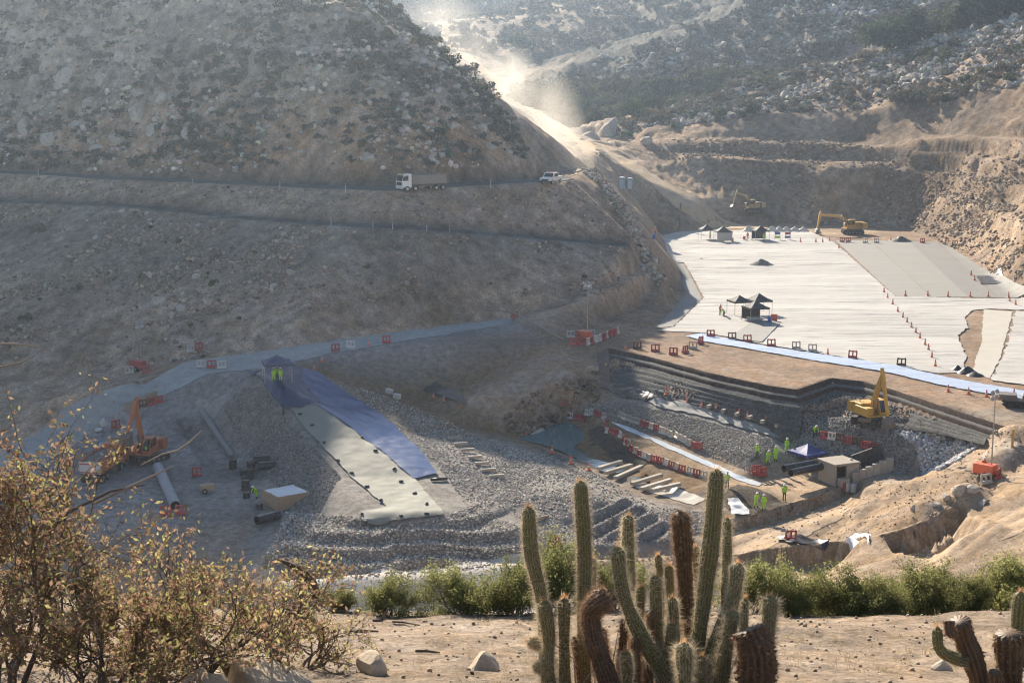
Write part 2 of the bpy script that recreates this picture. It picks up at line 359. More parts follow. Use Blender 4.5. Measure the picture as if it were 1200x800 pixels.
# --- right hill
line([Z(935, 262, 9.6), Z(985, 260, 9.6), Z(1062, 266, 9.6)], .1, 'cut')
line([Y(940, 222, 371), Y(968, 203, 369), Y(1050, 199, 368), Y(1082, 206, 363), Y(1090, 240, 352), Y(1072, 262, 349)], .7, 'cutr')
line([Y(1110, 225, 345), Y(1132, 200, 349), Y(1160, 185, 348)], .6, 'cutr')
line([Y(1200, 250, 281), Y(1130, 260, 322)], .9, 'tan')
line([Y(1200, 300, 255), Y(1150, 290, 296)], .9, 'tan')
line([Y(1300, 350, 205), Y(1300, 250, 240), Y(1340, 200, 270)], .6, 'cutr')
line([Y(740, 170, 404), Y(800, 164.5, 398), Y(1000, 166.5, 387), Y(1150, 167, 355), Y(1200, 165, 342), Y(1320, 165, 318)], .2, 'cutr')
line([Y(742, 167.5, 408), Y(800, 162, 402.5), Y(1000, 164, 391.5), Y(1150, 165, 359), Y(1200, 163, 346), Y(1320, 163, 321)], .3, 'cutr')
line([Y(770, 183, 392), Y(860, 186, 384), Y(930, 199, 376)], .9, 'cutr')
line([Y(820, 212, 378), Y(880, 228, 370), Y(920, 246, 366)], .9, 'cutr')
line([Y(760, 152, 420), Y(880, 143, 406), Y(1000, 131, 400), Y(1100, 113, 386), Y(1200, 97, 366), Y(1330, 75, 345)], 1.2, 'cutr')
line([Y(692, 162, 428), Y(715, 150, 432), Y(760, 135, 442), Y(800, 121, 450), Y(880, 101, 456), Y(960, 76, 460), Y(1060, 58, 455), Y(1200, 22, 440), Y(1350, -20, 425)], 1.6, 'nat')
line([(20, 470, 26), (60, 485, 30), (100, 490, 36), (140, 490, 48), (200, 480, 62)], 1.6, 'nat')
line([Y(585, 128, 520), Y(640, 99, 540), Y(720, 64, 560), Y(800, 43, 580), Y(880, 3, 600), Y(1000, -60, 620), Y(1350, -140, 610)], 2.2, 'far')
line([(8, 620, 50), (60, 650, 62), (130, 680, 84), (260, 700, 118)], 2.5, 'far')
# --- valley road area
line([Y(690, 186, 322), Y(680, 172, 375), Y(655, 150, 430), Y(605, 118, 500), Y(575, 90, 560), Y(540, 62, 640), Y(500, 30, 740), Y(465, 2, 850)], .3, 'dirt')
line([Y(702, 180, 350), Y(690, 166, 392), Y(668, 150, 435), Y(618, 119, 503), Y(588, 92, 563), Y(553, 63, 643)], .8, 'nat')
line([Y(664, 178, 335), Y(648, 160, 378), Y(636, 147, 428), Y(590, 115, 498), Y(560, 87, 558), Y(524, 60, 638)], .8, 'nat')
line([Y(735, 200, 360), Y(770, 218, 358), Y(830, 247, 358), Y(900, 261, 356)], .15, 'dirt')
line([Y(750, 255, 300), Y(765, 262, 318)], .3, 'tan')
line([Y(722, 205, 330), Y(745, 235, 330)], .3, 'tan')
line([Y(712, 176, 392), Y(760, 192, 386), Y(830, 232, 368)], .4, 'tan')
# --- far slopes
line([(-150, 800, 120), (-60, 860, 85), (0, 880, 80), (120, 860, 105), (300, 900, 130)], 4, 'far')
line([(-400, 1150, 150), (-100, 1150, 135), (100, 1150, 135), (350, 1150, 150), (700, 1100, 150)], 5, 'far')
line([(-450, 500, 110), (-450, 250, 60), (-250, 120, 5), (-250, 2, 20)], 1, 'nat')
line([(600, 700, 140), (420, 420, 120), (260, 250, 95), (180, 120, 60), (160, 2, 50)], 1, 'nat')
line([(-450, 1150, 150), (-450, 500, 110)], 1, 'far')
_a = np.array(PTS)
_cdt = delaunay_2d_cdt([Vector((p[0], p[1])) for p in PTS], EDG, [], 0, 1e-4, True)
_vo = np.array([(v.x, v.y) for v in _cdt[0]]); _att = np.zeros((len(_vo), 5))
for i, org in enumerate(_cdt[3]):
    if org: _att[i] = _a[org[0], 2:]
    else:
        d = np.hypot(_a[:, 0] - _vo[i, 0], _a[:, 1] - _vo[i, 1]); k = np.argsort(d)[:2]; ww = 1 / (d[k] + 1e-6)
        _att[i] = (_a[k, 2:] * ww[:, None]).sum(0) / ww.sum()
def axis(segs):
    out = [segs[0][0]]
    for a, b, st in segs:
        n = max(1, int(round((b - a) / st))); out += list(np.linspace(a, b, n + 1)[1:])
    return np.array(out)
GX = axis([(-440, -180, 10), (-180, -100, 1.6), (-100, -64, .8), (-64, 66, .42), (66, 130, .8), (130, 260, 2.2), (260, 560, 10)])
GY = axis([(4, 110, 3), (110, 218, .42), (218, 262, .55), (262, 480, 1.1), (480, 720, 3), (720, 1140, 8)])
MX, MY = np.meshgrid(GX, GY)          # rows: y
HT = np.full(MX.shape + (5,), np.nan)
for f in _cdt[2]:
    for k in range(1, len(f) - 1):
        ia, ib, ic = f[0], f[k], f[k + 1]; p = _vo[[ia, ib, ic]]
        x0, x1 = np.searchsorted(GX, [p[:, 0].min(), p[:, 0].max() + 1e-9]); y0, y1 = np.searchsorted(GY, [p[:, 1].min(), p[:, 1].max() + 1e-9])
        if x0 == x1 or y0 == y1: continue
        sx = MX[y0:y1, x0:x1]; sy = MY[y0:y1, x0:x1]
        den = (p[1, 1] - p[2, 1]) * (p[0, 0] - p[2, 0]) + (p[2, 0] - p[1, 0]) * (p[0, 1] - p[2, 1])
        if abs(den) < 1e-12: continue
        wa = ((p[1, 1] - p[2, 1]) * (sx - p[2, 0]) + (p[2, 0] - p[1, 0]) * (sy - p[2, 1])) / den
        wb = ((p[2, 1] - p[0, 1]) * (sx - p[2, 0]) + (p[0, 0] - p[2, 0]) * (sy - p[2, 1])) / den
        wc = 1 - wa - wb; m = (wa > -1e-6) & (wb > -1e-6) & (wc > -1e-6)
        HT[y0:y1, x0:x1][m] = (wa[..., None] * _att[ia] + wb[..., None] * _att[ib] + wc[..., None] * _att[ic])[m]
for it in range(3):                       # fill any pin holes
    b = np.isnan(HT[..., 0])
    if not b.any(): break
    idx = np.argwhere(b); good = np.argwhere(~b)
    gi = good[::37]
    for i, j in idx:
        k = np.argmin((GX[gi[:, 1]] - GX[j]) ** 2 + (GY[gi[:, 0]] - GY[i]) ** 2); HT[i, j] = HT[gi[k, 0], gi[k, 1]]
def blur(a, n):
    for _ in range(n):
        b = np.pad(a, ((1, 1), (1, 1)) + ((0, 0),) * (a.ndim - 2), 'edge')
        a = (b[1:-1, 1:-1] * 2 + b[:-2, 1:-1] + b[2:, 1:-1] + b[1:-1, :-2] + b[1:-1, 2:]) / 6
    return a
H0 = HT[..., 0]; AMP = blur(HT[..., 1], 6); ZC = blur(HT[..., 2:], 5)
Hs = blur(H0, 1); Hb = blur(H0, 8)
wn = smooth(.6, 1.2, AMP); H = Hs * (1 - wn) + Hb * wn
# relief: lumps, gullies down the slopes, blocky rock
lum = fbm(MX / 14, MY / 14, 4, 3); mid = fbm(MX / 3.1, MY / 3.1, 4, 9); fin = fbm(MX / .9, MY / .9, 3, 21)
rid = 1 - np.abs(fbm(MX / 9 + MY / 40, MY / 22, 4, 31)) * 2
H = H + AMP * (1.5 * lum + .4 * mid + .14 * fin) + np.clip(AMP - .3, 0, 5) * 1.2 * (rid - .4)
H = H + .03 * mid + .02 * fin

# erosion rills on the cut slopes and blocky rock at the upper left
cutm = smooth(.12, .35, AMP) * (1 - smooth(1.3, 1.8, AMP)) * (MY > 185)
rill = np.abs(fbm(MX / 3.2 + .6 * fbm(MX / 9, MY / 9, 2, 7), MY / 9.5, 4, 131))
H = H + cutm * .75 * (.35 - rill)
H = H + cutm * .28 * np.abs(fbm(MX / 1.1, MY / 1.1, 3, 137))
def cells(x, y, s):
    ix = np.floor(x).astype(np.int64); iy = np.floor(y).astype(np.int64); best = np.full(x.shape, 9.); val = np.zeros(x.shape)
    for dx in (-1, 0, 1):
        for dy in (-1, 0, 1):
            cx = ix + dx; cy_ = iy + dy; px_ = cx + _hash(cx, cy_, s); py_ = cy_ + _hash(cx, cy_, s + 1); d = (x - px_) ** 2 + (y - py_) ** 2
            m = d < best; best = np.where(m, d, best); val = np.where(m, _hash(cx, cy_, s + 2), val)
    return val
OUT = [Y(u, v, y_)[:2] for u, v, y_ in ((-60, 195, 290), (100, 195, 268), (190, 185, 256), (200, 120, 264), (160, 60, 276), (110, 20, 288), (0, 10, 302), (-80, 40, 310))]
om = smooth(-2, 6, np.where(in_poly(MX, MY, OUT), 1, -1) * seg_dist(MX, MY, OUT)) * smooth(-.35, .1, fbm(MX / 10, MY / 10, 3, 141))
H = H + om * (1.7 * cells(MX / 2.6 + .3 * MY / 2.6, MY / 3.4, 5) + .6 * cells(MX / 1.1, MY / 1.3, 15) - .8)
ZC = ZC * (1 - .8 * om[..., None]) + np.array((.31, .255, .20)) * .8 * om[..., None]

EW = [Z(*q)[:2] for q in ((900, 625, 1.2), (1000, 575, 2.8), (1090, 556, 4.5), (1140, 528, 7), (1200, 500, 10), (1260, 480, 11), (1200, 560, 7.3), (1135, 600, 6), (1085, 618, 5.4), (1000, 632, 3.4), (930, 642, 1.6))]
em = in_poly(MX, MY, EW) * smooth(0, 1.2, seg_dist(MX, MY, EW))
H = H + em * (.5 * (.3 - np.abs(fbm(MX / 2.6, MY / 5.5, 4, 151))) * 1.6 + .22 * np.abs(fbm(MX / .9, MY / .9, 3, 157)))
def P2(*uvz): return [Z(u, v, z)[:2] for u, v, z in uvz]
# stepped gravel: end of the left mound, dam front, and trench steps
def terrace(Hh, mask, st, sharp=3.0, jit=.25):
    q = Hh / st + jit * fbm(MX / 2.5, MY / 2.5, 3, 77) ; fl = np.floor(q); fr = q - fl
    t = np.clip((fr - .5) * sharp + .5, 0, 1); t = t * t * (3 - 2 * t)
    return Hh * (1 - mask) + mask * ((fl + t) * st + (Hh - q * st) * .5)
pm = P2((330, 600, 1.3), (420, 604, 2.5), (530, 604, 2.6), (600, 590, 2.2), (640, 640, .6), (560, 666, .1), (470, 670, 0), (380, 666, 0), (310, 650, 0))
mk = in_poly(MX, MY, pm) * smooth(0, 2.0, seg_dist(MX, MY, pm)); H = terrace(H, mk, .85, 4.0, .12)
pm = [p[:2] for p in shift(E, 0, -1.3, 0)][:9] + P2((1125, 512, 7.3), (1070, 508, 6.8), (1010, 506, 6.6), (955, 502, 6.3), (930, 517, 4.9), (900, 507, 5.2), (830, 484, 5.8), (760, 469, 6), (716, 456, 6))
mk = in_poly(MX, MY, pm) * smooth(0, .5, seg_dist(MX, MY, pm)); H = terrace(H, mk, .62, 2.2, .35)
TR = P2((655, 612, 1.3), (690, 590, 1.8), (735, 583, 2), (790, 615, 1.2), (775, 632, .8), (700, 635, .7))
mk = in_poly(MX, MY, TR) * smooth(0, .6, seg_dist(MX, MY, TR))
ss = (MX * 5 - MY * 4.2) / 6.53 / 2.1; fr = ss - np.floor(ss)
H = H + mk * (.95 * np.clip((fr - .25) * 1.9, 0, 1) - .6)
# benches cut into the right hill, blocky cliff beside the pool
RC = [p[:2] for p in [Y(770, 176, 398), Y(1000, 150, 392), Y(1200, 120, 355), Y(1330, 130, 330), Y(1330, 300, 225), Y(1200, 330, 240), Y(1140, 275, 305), Y(1095, 235, 345), Y(1050, 190, 372), Y(960, 195, 374), Y(860, 225, 374), Y(800, 200, 384)]]
mk = in_poly(MX, MY, RC) * smooth(0, 5, seg_dist(MX, MY, RC)); q_ = (H + .7 * fbm(MX / 18, MY / 18, 3, 177) + .05 * MX) / 4.6; fr_ = q_ - np.floor(q_); H = H + mk * 4.6 * .75 * (np.clip((fr_ - .32) / .36, 0, 1) - fr_)
CL = P2((585, 500, 3.2), (630, 462, 5.8), (665, 442, 7.2), (708, 420, 8.6), (704, 455, 5.5), (690, 475, 4.2), (650, 495, 3), (606, 512, 2.7))
mk = in_poly(MX, MY, CL) * smooth(0, 1.5, seg_dist(MX, MY, CL)); H = H + mk * (1.5 * cells(MX / 2.2 + .3 * MY, MY / 2.6, 45) + .6 * cells(MX / .9, MY / 1.0, 55) - .8)
# the left yard trenches beside the concrete strip
TL = P2((208, 492, 4.4), (224, 486, 4.8), (258, 545, 1.9), (240, 548, 1.8)); mk = in_poly(MX, MY, TL) * smooth(0, .5, seg_dist(MX, MY, TL)); H = H - .8 * mk
# ruts and track marks on the tan haul road at right
# spoil heaps
def heap(u, v, z, r, h, s=0):
    global H
    cx, cy, _ = Z(u, v, z); d = np.hypot((MX - cx), (MY - cy)) / r
    H = H + h * np.clip(1 - d * (1 + .25 * fbm(MX / 1.3, MY / 1.3, 3, 50 + s)), 0, 1) ** .8
heap(105, 450, 8, 7, 2.2); heap(60, 470, 6, 6, 1.5, 2); heap(1130, 575, 6.2, 2.4, 1.3, 3); heap(1085, 588, 5.5, 2.6, 1.0, 4)
heap(860, 590, 1.3, 5, .7, 5); heap(1060, 590, 5, 4.5, .8, 6); heap(1180, 480, 8, 3, .5, 7)
heap(1015, 506, 6.6, 6.5, .8, 8); heap(720, 520, 2.9, 4, .8, 9); heap(560, 478, 4.5, 3, .6, 10)
# pool hollow
POOL = P2((606, 514, 2.15), (633, 503, 2.15), (655, 495, 2.15), (672, 496, 2.15), (683, 504, 2.15), (684, 516, 2.15), (672, 524, 2.15), (692, 537, 2.15), (722, 543, 2.15), (740, 556, 2.15), (704, 551, 2.15), (674, 536, 2.15), (644, 523, 2.15))
mk = in_poly(MX, MY, POOL); dd_ = seg_dist(MX, MY, POOL)
H = np.where(mk, np.minimum(H, 2.15 - .9 * smooth(0, 1.2, dd_)), np.where(dd_ < 1.5, np.clip(H, 2.17, 2.22 + .22 * dd_), H))
# flat plateau stays flat
pl = [p[:2] for p in PLA] + [p[:2] for p in E[::-1]]
mk = in_poly(MX, MY, pl); mkp = mk * smooth(0, 1.5, seg_dist(MX, MY, pl)); H = H * (1 - mkp) + (9.5 + .02 * mid) * mkp
# earth banks cut along the ramp and pit edge: (top u, v), (foot u, v)
BANKS = [([(838, 614), (870, 606), (905, 597), (950, 583), (985, 569), (1002, 562)], [(838, 629), (872, 620), (908, 611), (953, 596), (988, 581), (1004, 573)]),
         ([(1000, 632), (1030, 628), (1060, 620), (1085, 610), (1105, 599), (1119, 587)], [(1008, 656), (1038, 654), (1068, 648), (1095, 638), (1116, 622), (1130, 603)]),
         ([(858, 652), (890, 645), (930, 640), (965, 638), (992, 634)], [(862, 672), (892, 668), (932, 664), (968, 660), (996, 656)])]
def _at(u, v):
    d = ray(u, v); ts = np.linspace(95, 400, 8000); X = d[0] * ts; YY = d[1] * ts; k = np.argmax(hz(X, YY) > CAM_Z + d[2] * ts); return X[k], YY[k], CAM_Z + d[2] * ts[k]
def hz(x, y):
    x = np.asarray(x, float); y = np.asarray(y, float)
    i = np.clip(np.searchsorted(GX, x) - 1, 0, len(GX) - 2); j = np.clip(np.searchsorted(GY, y) - 1, 0, len(GY) - 2)
    fx = np.clip((x - GX[i]) / (GX[i + 1] - GX[i]), 0, 1); fy = np.clip((y - GY[j]) / (GY[j + 1] - GY[j]), 0, 1)
    # same diagonal split as the mesh faces (max of both splits keeps sheets above)
    return (H[j, i] * (1 - fx) * (1 - fy) + H[j, i + 1] * fx * (1 - fy) + H[j + 1, i] * (1 - fx) * fy + H[j + 1, i + 1] * fx * fy)
def G(x, y, dz=0.0): return (x, y, float(hz(x, y)) + dz)
def on(u, v, z0=2.0, dz=0.0):
    """point of the ground seen in direction (u, v)"""
    z = z0
    d = ray(u, v); 
    ts = np.linspace(95, 900, 12000); X = d[0] * ts; YY = d[1] * ts; ZZ = CAM_Z + d[2] * ts
    k = np.argmax(hz(X, YY) > ZZ)
    if k == 0: return Z(u, v, z0)
    return (float(X[k]), float(YY[k]), float(hz(X[k], YY[k])) + dz)
H = np.minimum(H, 150 - 0 * H)
BK = []
for top, foot in BANKS:
    T_ = [_at(*q) for q in top]; F_ = [Y(q[0], q[1], t_[1] - .55) for q, t_ in zip(foot, T_)]; BK.append((T_, F_))
    fx_ = [q[0] for q in F_]; band = [(q[0], q[1] + .15) for q in F_] + [(q[0], q[1] - 8.5) for q in F_][::-1]
    m_ = in_poly(MX, MY, band); fall = np.interp(MX, fx_, [q[2] for q in F_]) + .02 + .07 * np.maximum(0, np.interp(MX, fx_, [q[1] for q in F_]) - MY)
    fw_ = m_ * np.maximum(smooth(0, 3.5, seg_dist(MX, MY, band)), (np.interp(MX, fx_, [q[1] for q in F_]) - MY < 3.0) * smooth(0, 1.0, seg_dist(MX, MY, [(q[0], q[1] - 8.5) for q in F_], False)))
    H = H * (1 - fw_) + np.minimum(H, fall) * fw_
# --- colour drift by slope and height: fresh cuts are redder, natural slopes greyer (soil, not shade)
gyy, gxx = np.gradient(H, GY, GX); SL = np.hypot(gxx, gyy)
vein = fbm(MX / 9 + 3, MY / 6, 5, 88); pat = fbm(MX / 22, MY / 22, 4, 91)
ZC = ZC * (1 + .22 * vein + .18 * pat)[..., None]
red = smooth(.05, .5, fbm(MX / 16, MY / 11, 4, 61)) * smooth(.1, .3, AMP) * (1 - smooth(1.0, 1.6, AMP))
ZC = ZC * (1 - .35 * red[..., None]) + np.array(C['cut']) * 1.25 * .35 * red[..., None]
ZC = np.clip(ZC, .02, .7)
# --- split into pieces of the setting
ny, nx = H.shape
V = np.stack([MX, MY, H], -1).reshape(-1, 3); CV = ZC.reshape(-1, 3)
cxm = (MX[:-1, :-1] + MX[1:, 1:]) / 2; cym = (MY[:-1, :-1] + MY[1:, 1:]) / 2
ii = (np.arange(ny - 1)[:, None] * nx + np.arange(nx - 1)[None]); quads = np.stack([ii, ii + 1, ii + nx + 1, ii + nx], -1)
lh = [p[:2] for p in roadin] + [p[:2] for p in L3] + [p[:2] for p in (Y(787, 345, 233), Y(752, 294, 240), Y(719, 225, 260), Y(692, 200, 272))] + [(0, 300), (-28, 370), (-60, 400), (-90, 440), (-220, 475), (-440, 475), (-440, 150), (-120, 150)]
rh = [p[:2] for p in PLA[3:]] + [(150, 100), (560, 100), (560, 475), (20, 475), (22, 425), (35, 380)]
reg = np.zeros(cxm.shape, int)
reg[in_poly(cxm, cym, lh)] = 1; reg[in_poly(cxm, cym, rh)] = 2; reg[(cym > 470)] = 3; reg[cym < 112] = 4
def bank(T_, F_):
    def dens(P): return np.array([np.array(P[i]) + (np.array(P[i + 1]) - np.array(P[i])) * k / 14 for i in range(len(P) - 1) for k in range(14)] + [np.array(P[-1])])
    a, b = dens(T_), dens(F_); n_ = len(a); rows = []
    for r_, f in enumerate((-.12, 0, .12, .3, .5, .7, .88, 1.0)):
        p_ = a + (b - a) * max(f, 0); 
        if f < 0: p_ = a + [0, .7, -.12]
        nz_ = fbm(p_[:, 0] * 1.3, p_[:, 2] * 2.2 + r_, 3, 310); p_[:, 1] += -.22 * nz_ - .12 * (f > 0); p_[:, 2] += .10 * fbm(p_[:, 0] * 1.7, p_[:, 1] * 1.7, 3, 320) + (.1 if 0 <= f < .2 else 0); rows.append(p_)
    v_ = np.concatenate(rows); q_ = np.array([(r_ * n_ + i, r_ * n_ + i + 1, (r_ + 1) * n_ + i + 1, (r_ + 1) * n_ + i) for r_ in range(7) for i in range(n_ - 1)])
    tag(mesh_np('earth_bank', v_, q_, ground_mat('bank_earth', s1=.4, s2=1.6, s3=7, dist=.15, var=.35, attr=False, col=(.27, .19, .12)), None, False), kind='structure')
for T_, F_ in BK: bank(T_, F_)
GM = ground_mat('earth', s1=.15, s2=1.3, s3=6, dist=.12, var=.38); GH = ground_mat('hill_earth', s1=.09, s2=.55, s3=3.2, dist=.55, var=.5)
for r, nm in enumerate(['excavation_ground', 'hillside_left', 'hillside_right', 'far_hills', 'near_slope']):
    q = quads[reg == r].reshape(-1, 4); u, inv = np.unique(q, return_inverse=True)
    tag(mesh_np(nm, V[u], inv.reshape(-1, 4), GH if r in (1, 2, 3) else GM, None, True, CV[u]), kind='structure')
# --- foreground terrace the cacti stand on
def near_h(x, y):
    b = np.interp(y, [1, 5, 11, 14.2, 15.2, 16.5, 19, 30], [41.6, 40.2, 38.62, 37.75, 37.4, 36.3, 33.5, 22])
    return b + .10 * fbm(x / 1.6, y / 1.6, 4, 5) + .035 * fbm(x / .35, y / .35, 3, 6) + np.where(x < -2, .05 * (-2 - x), 0)
fx = np.arange(-13, 13.01, .06); fy = axis([(1, 8, .25), (8, 16.5, .06), (16.5, 30, .5)])
NX, NY = np.meshgrid(fx, fy); NZ = near_h(NX, NY)
n1, n2 = NZ.shape; ii = (np.arange(n1 - 1)[:, None] * n2 + np.arange(n2 - 1)[None])
nm = ground_mat('dry_soil', s1=.5, s2=4, s3=22, dist=.06, var=.42, attr=False, col=(.275, .207, .145))
tag(mesh_np('foreground_ground', np.stack([NX, NY, NZ], -1).reshape(-1, 3), np.stack([ii, ii + 1, ii + n2 + 1, ii + n2], -1).reshape(-1, 4), nm, None, True), kind='structure')
# ================================================================ sheets laid on the ground: roads, water, textiles
def densify(poly, st):
    out = []
    for i in range(len(poly)):
        a = np.array(poly[i][:2]); b = np.array(poly[(i + 1) % len(poly)][:2]); n = max(1, int(np.hypot(*(b - a)) / st))
        for k in range(n): out.append(a + (b - a) * k / n)
    return np.array(out)
def drape(name, poly, off, res, material, wrinkle=None, edge=.15, flat=None, parent=None, smooth_=True, hug=False):
    b = densify(poly, res); sd_ = len(name) * 7 + int(abs(poly[0][0]) * 10)
    b = b + edge * np.stack([fbm(b[:, 0] / (res * 3), b[:, 1] / (res * 3), 3, sd_), fbm(b[:, 0] / (res * 3), b[:, 1] / (res * 3), 3, sd_ + 5)], -1)
    x0, y0 = b.min(0); x1, y1 = b.max(0)
    gx, gy = np.meshgrid(np.arange(x0 + res / 2, x1, res), np.arange(y0 + res / 2, y1, res))
    gx = gx + (rng.random(gx.shape) - .5) * res * .3; gy = gy + (rng.random(gy.shape) - .5) * res * .3
    m = in_poly(gx, gy, b); gx, gy = gx[m], gy[m]; m = seg_dist(gx, gy, b) > res * .45; gx, gy = gx[m], gy[m]
    n = len(b); allp = [Vector((p[0], p[1])) for p in b] + [Vector((x, y)) for x, y in zip(gx, gy)]
    r = delaunay_2d_cdt(allp, [], [list(range(n))], 1, 1e-5, False)
    vx = np.array([v.x for v in r[0]]); vy = np.array([v.y for v in r[0]])
    if flat is not None: z = np.full(len(vx), flat)
    else:
        z = hz(vx, vy); e = res * .45
        for dx, dy in () if hug else ((e, 0), (-e, 0), (0, e), (0, -e)): z = np.maximum(z, hz(vx + dx, vy + dy) * .6 + z * .4)
        z = z + off
    if wrinkle is not None: z = z + wrinkle(vx, vy)
    tri = np.array([f for f in r[2] if len(f) == 3])
    tri = tri[in_poly(vx[tri].mean(1), vy[tri].mean(1), b)]
    return mesh_np(name, np.stack([vx, vy, z], -1), tri, material, parent, smooth_)
def pz(z, *uv): return [Z(u, v, z)[:2] for u, v in uv]
def po(*uv): return [on(u, v)[:2] for u, v in uv]
def cloth_mat(name, col, rough=.8, var=.12, sx=.08, sy=1.6, bump=.12, sheen=0.0, dirt=(.35, .27, .18), dirtamt=.35, strips=0):
    """woven sheet: long wrinkles across, dusty patches"""
    if name in MATS: return MATS[name]
    m, n, l, b = new_mat(name); geo = n.new('ShaderNodeNewGeometry')
    mp = n.new('ShaderNodeMapping'); mp.inputs['Scale'].default_value = (sx, sy, 1); l.new(geo.outputs['Position'], mp.inputs['Vector'])
    nz = n.new('ShaderNodeTexNoise'); nz.inputs['Scale'].default_value = 1.0; nz.inputs['Detail'].default_value = 6; nz.inputs['Distortion'].default_value = .6
    l.new(mp.outputs[0], nz.inputs['Vector'])
    n2 = n.new('ShaderNodeTexNoise'); n2.inputs['Scale'].default_value = .35; n2.inputs['Detail'].default_value = 8; n2.inputs['Roughness'].default_value = .7; l.new(geo.outputs['Position'], n2.inputs['Vector'])
    mr = n.new('ShaderNodeMapRange'); mr.inputs['From Min'].default_value = .48; mr.inputs['From Max'].default_value = .75; mr.inputs['To Max'].default_value = dirtamt
    l.new(n2.outputs['Fac'], mr.inputs['Value'])
    mx = n.new('ShaderNodeMixRGB'); mx.inputs[1].default_value = (*[c * (1 - var) for c in col], 1); mx.inputs[2].default_value = (*[min(1, c * (1 + var)) for c in col], 1)
    l.new(nz.outputs['Fac'], mx.inputs[0])
    m2 = n.new('ShaderNodeMixRGB'); m2.inputs[2].default_value = (*dirt, 1); l.new(mr.outputs[0], m2.inputs[0]); l.new(mx.outputs[0], m2.inputs[1])
    out = m2.outputs[0]
    if strips:
        sp = n.new('ShaderNodeSeparateXYZ'); l.new(geo.outputs['Position'], sp.inputs[0])
        w1 = n.new('ShaderNodeMath'); w1.operation = 'MULTIPLY_ADD'; w1.inputs[1].default_value = 1.2; l.new(n2.outputs['Fac'], w1.inputs[0]); l.new(sp.outputs[1], w1.inputs[2])
        q = n.new('ShaderNodeMath'); q.operation = 'DIVIDE'; q.inputs[1].default_value = strips; l.new(w1.outputs[0], q.inputs[0])
        fl = n.new('ShaderNodeMath'); fl.operation = 'FLOOR'; l.new(q.outputs[0], fl.inputs[0]); wn_ = n.new('ShaderNodeTexWhiteNoise'); wn_.noise_dimensions = '1D'; l.new(fl.outputs[0], wn_.inputs['W'])
        fr_ = n.new('ShaderNodeMath'); fr_.operation = 'FRACT'; l.new(q.outputs[0], fr_.inputs[0]); lt = n.new('ShaderNodeMath'); lt.operation = 'LESS_THAN'; lt.inputs[1].default_value = .03; l.new(fr_.outputs[0], lt.inputs[0])
        vv = n.new('ShaderNodeMapRange'); vv.inputs['To Min'].default_value = .88; vv.inputs['To Max'].default_value = 1.08; l.new(wn_.outputs['Value'], vv.inputs['Value'])
        sb = n.new('ShaderNodeMath'); sb.operation = 'MULTIPLY_ADD'; sb.inputs[1].default_value = -.16; l.new(lt.outputs[0], sb.inputs[0]); l.new(vv.outputs[0], sb.inputs[2])
        sc_ = n.new('ShaderNodeVectorMath'); sc_.operation = 'SCALE'; l.new(out, sc_.inputs[0]); l.new(sb.outputs[0], sc_.inputs['Scale']); out = sc_.outputs[0]
    l.new(out, b.inputs['Base Color']); b.inputs['Roughness'].default_value = rough; b.inputs['Specular IOR Level'].default_value = max(0, .3 + sheen)
    bp = n.new('ShaderNodeBump'); bp.inputs['Strength'].default_value = .5; bp.inputs['Distance'].default_value = bump
    l.new(nz.outputs['Fac'], bp.inputs['Height']); l.new(bp.outputs[0], b.inputs['Normal'])
    MATS[name] = m; return m
m_road = ground_mat('road_grey', s1=.2, s2=1.1, s3=5, dist=.05, var=.16, attr=False, col=(.33, .322, .298))
m_tan = ground_mat('road_tan', s1=.25, s2=.9, s3=4, dist=.08, var=.2, attr=False, col=(.38, .28, .185))
m_tan2 = ground_mat('road_dust', s1=.1, s2=.6, s3=3, dist=.05, var=.18, attr=False, col=(.46, .34, .215))
# roads
RAMP = [Z(*q)[:2] for q in ((872, 672, -.7), (1005, 660, 2.2), (1090, 645, 4.0), (1136, 610, 5.8), (1200, 574, 7.1), (1290, 540, 8))]
tag(drape('haul_road', [p[:2] for p in shift(roadin, 0, -.4, 0)] + [p[:2] for p in shift(roadout, 0, .3, 0)][::-1], .05, .42, m_road, edge=.5, hug=True), kind='structure')
tr = [p[:2] for p in T_out[:7]]; ti = [p[:2] for p in T_in]
tag(drape('truck_road', [(x + .2, y + .7) for x, y in tr] + [(x, y - 2.2) for x, y in ti][::-1], .06, .6, ground_mat('road_dark', s1=.2, s2=1.1, s3=5, dist=.05, var=.2, attr=False, col=(.12, .113, .105)), edge=.15), kind='structure')
tag(drape('loop_road', [p[:2] for p in [Z(850, 640, .2), Z(905, 622, .8), Z(960, 602, 1.5), Z(1003, 588, 2.2), Z(990, 600, 2.2), Z(940, 622, 1.4), Z(905, 640, .9), Z(856, 655, 0)]], .035, .4, m_tan, edge=.5, hug=True), kind='structure')
tag(drape('ramp_road', [p[:2] for p in [Z(872, 672, -.7), Z(940, 664, .5), Z(1005, 660, 2.2), Z(1090, 645, 4.0), Z(1136, 610, 5.8), Z(1200, 574, 7.1), Z(1290, 540, 8), Z(1300, 580, 8), Z(1200, 622, 6.4), Z(1100, 674, 3.5), Z(1010, 688, 1.7), Z(872, 698, -1)]], .035, .42, m_tan, lambda x, y: -.09 * np.abs(np.sin(seg_dist(x, y, RAMP, False) * 1.7)) ** 3, edge=.6, hug=True), kind='structure')
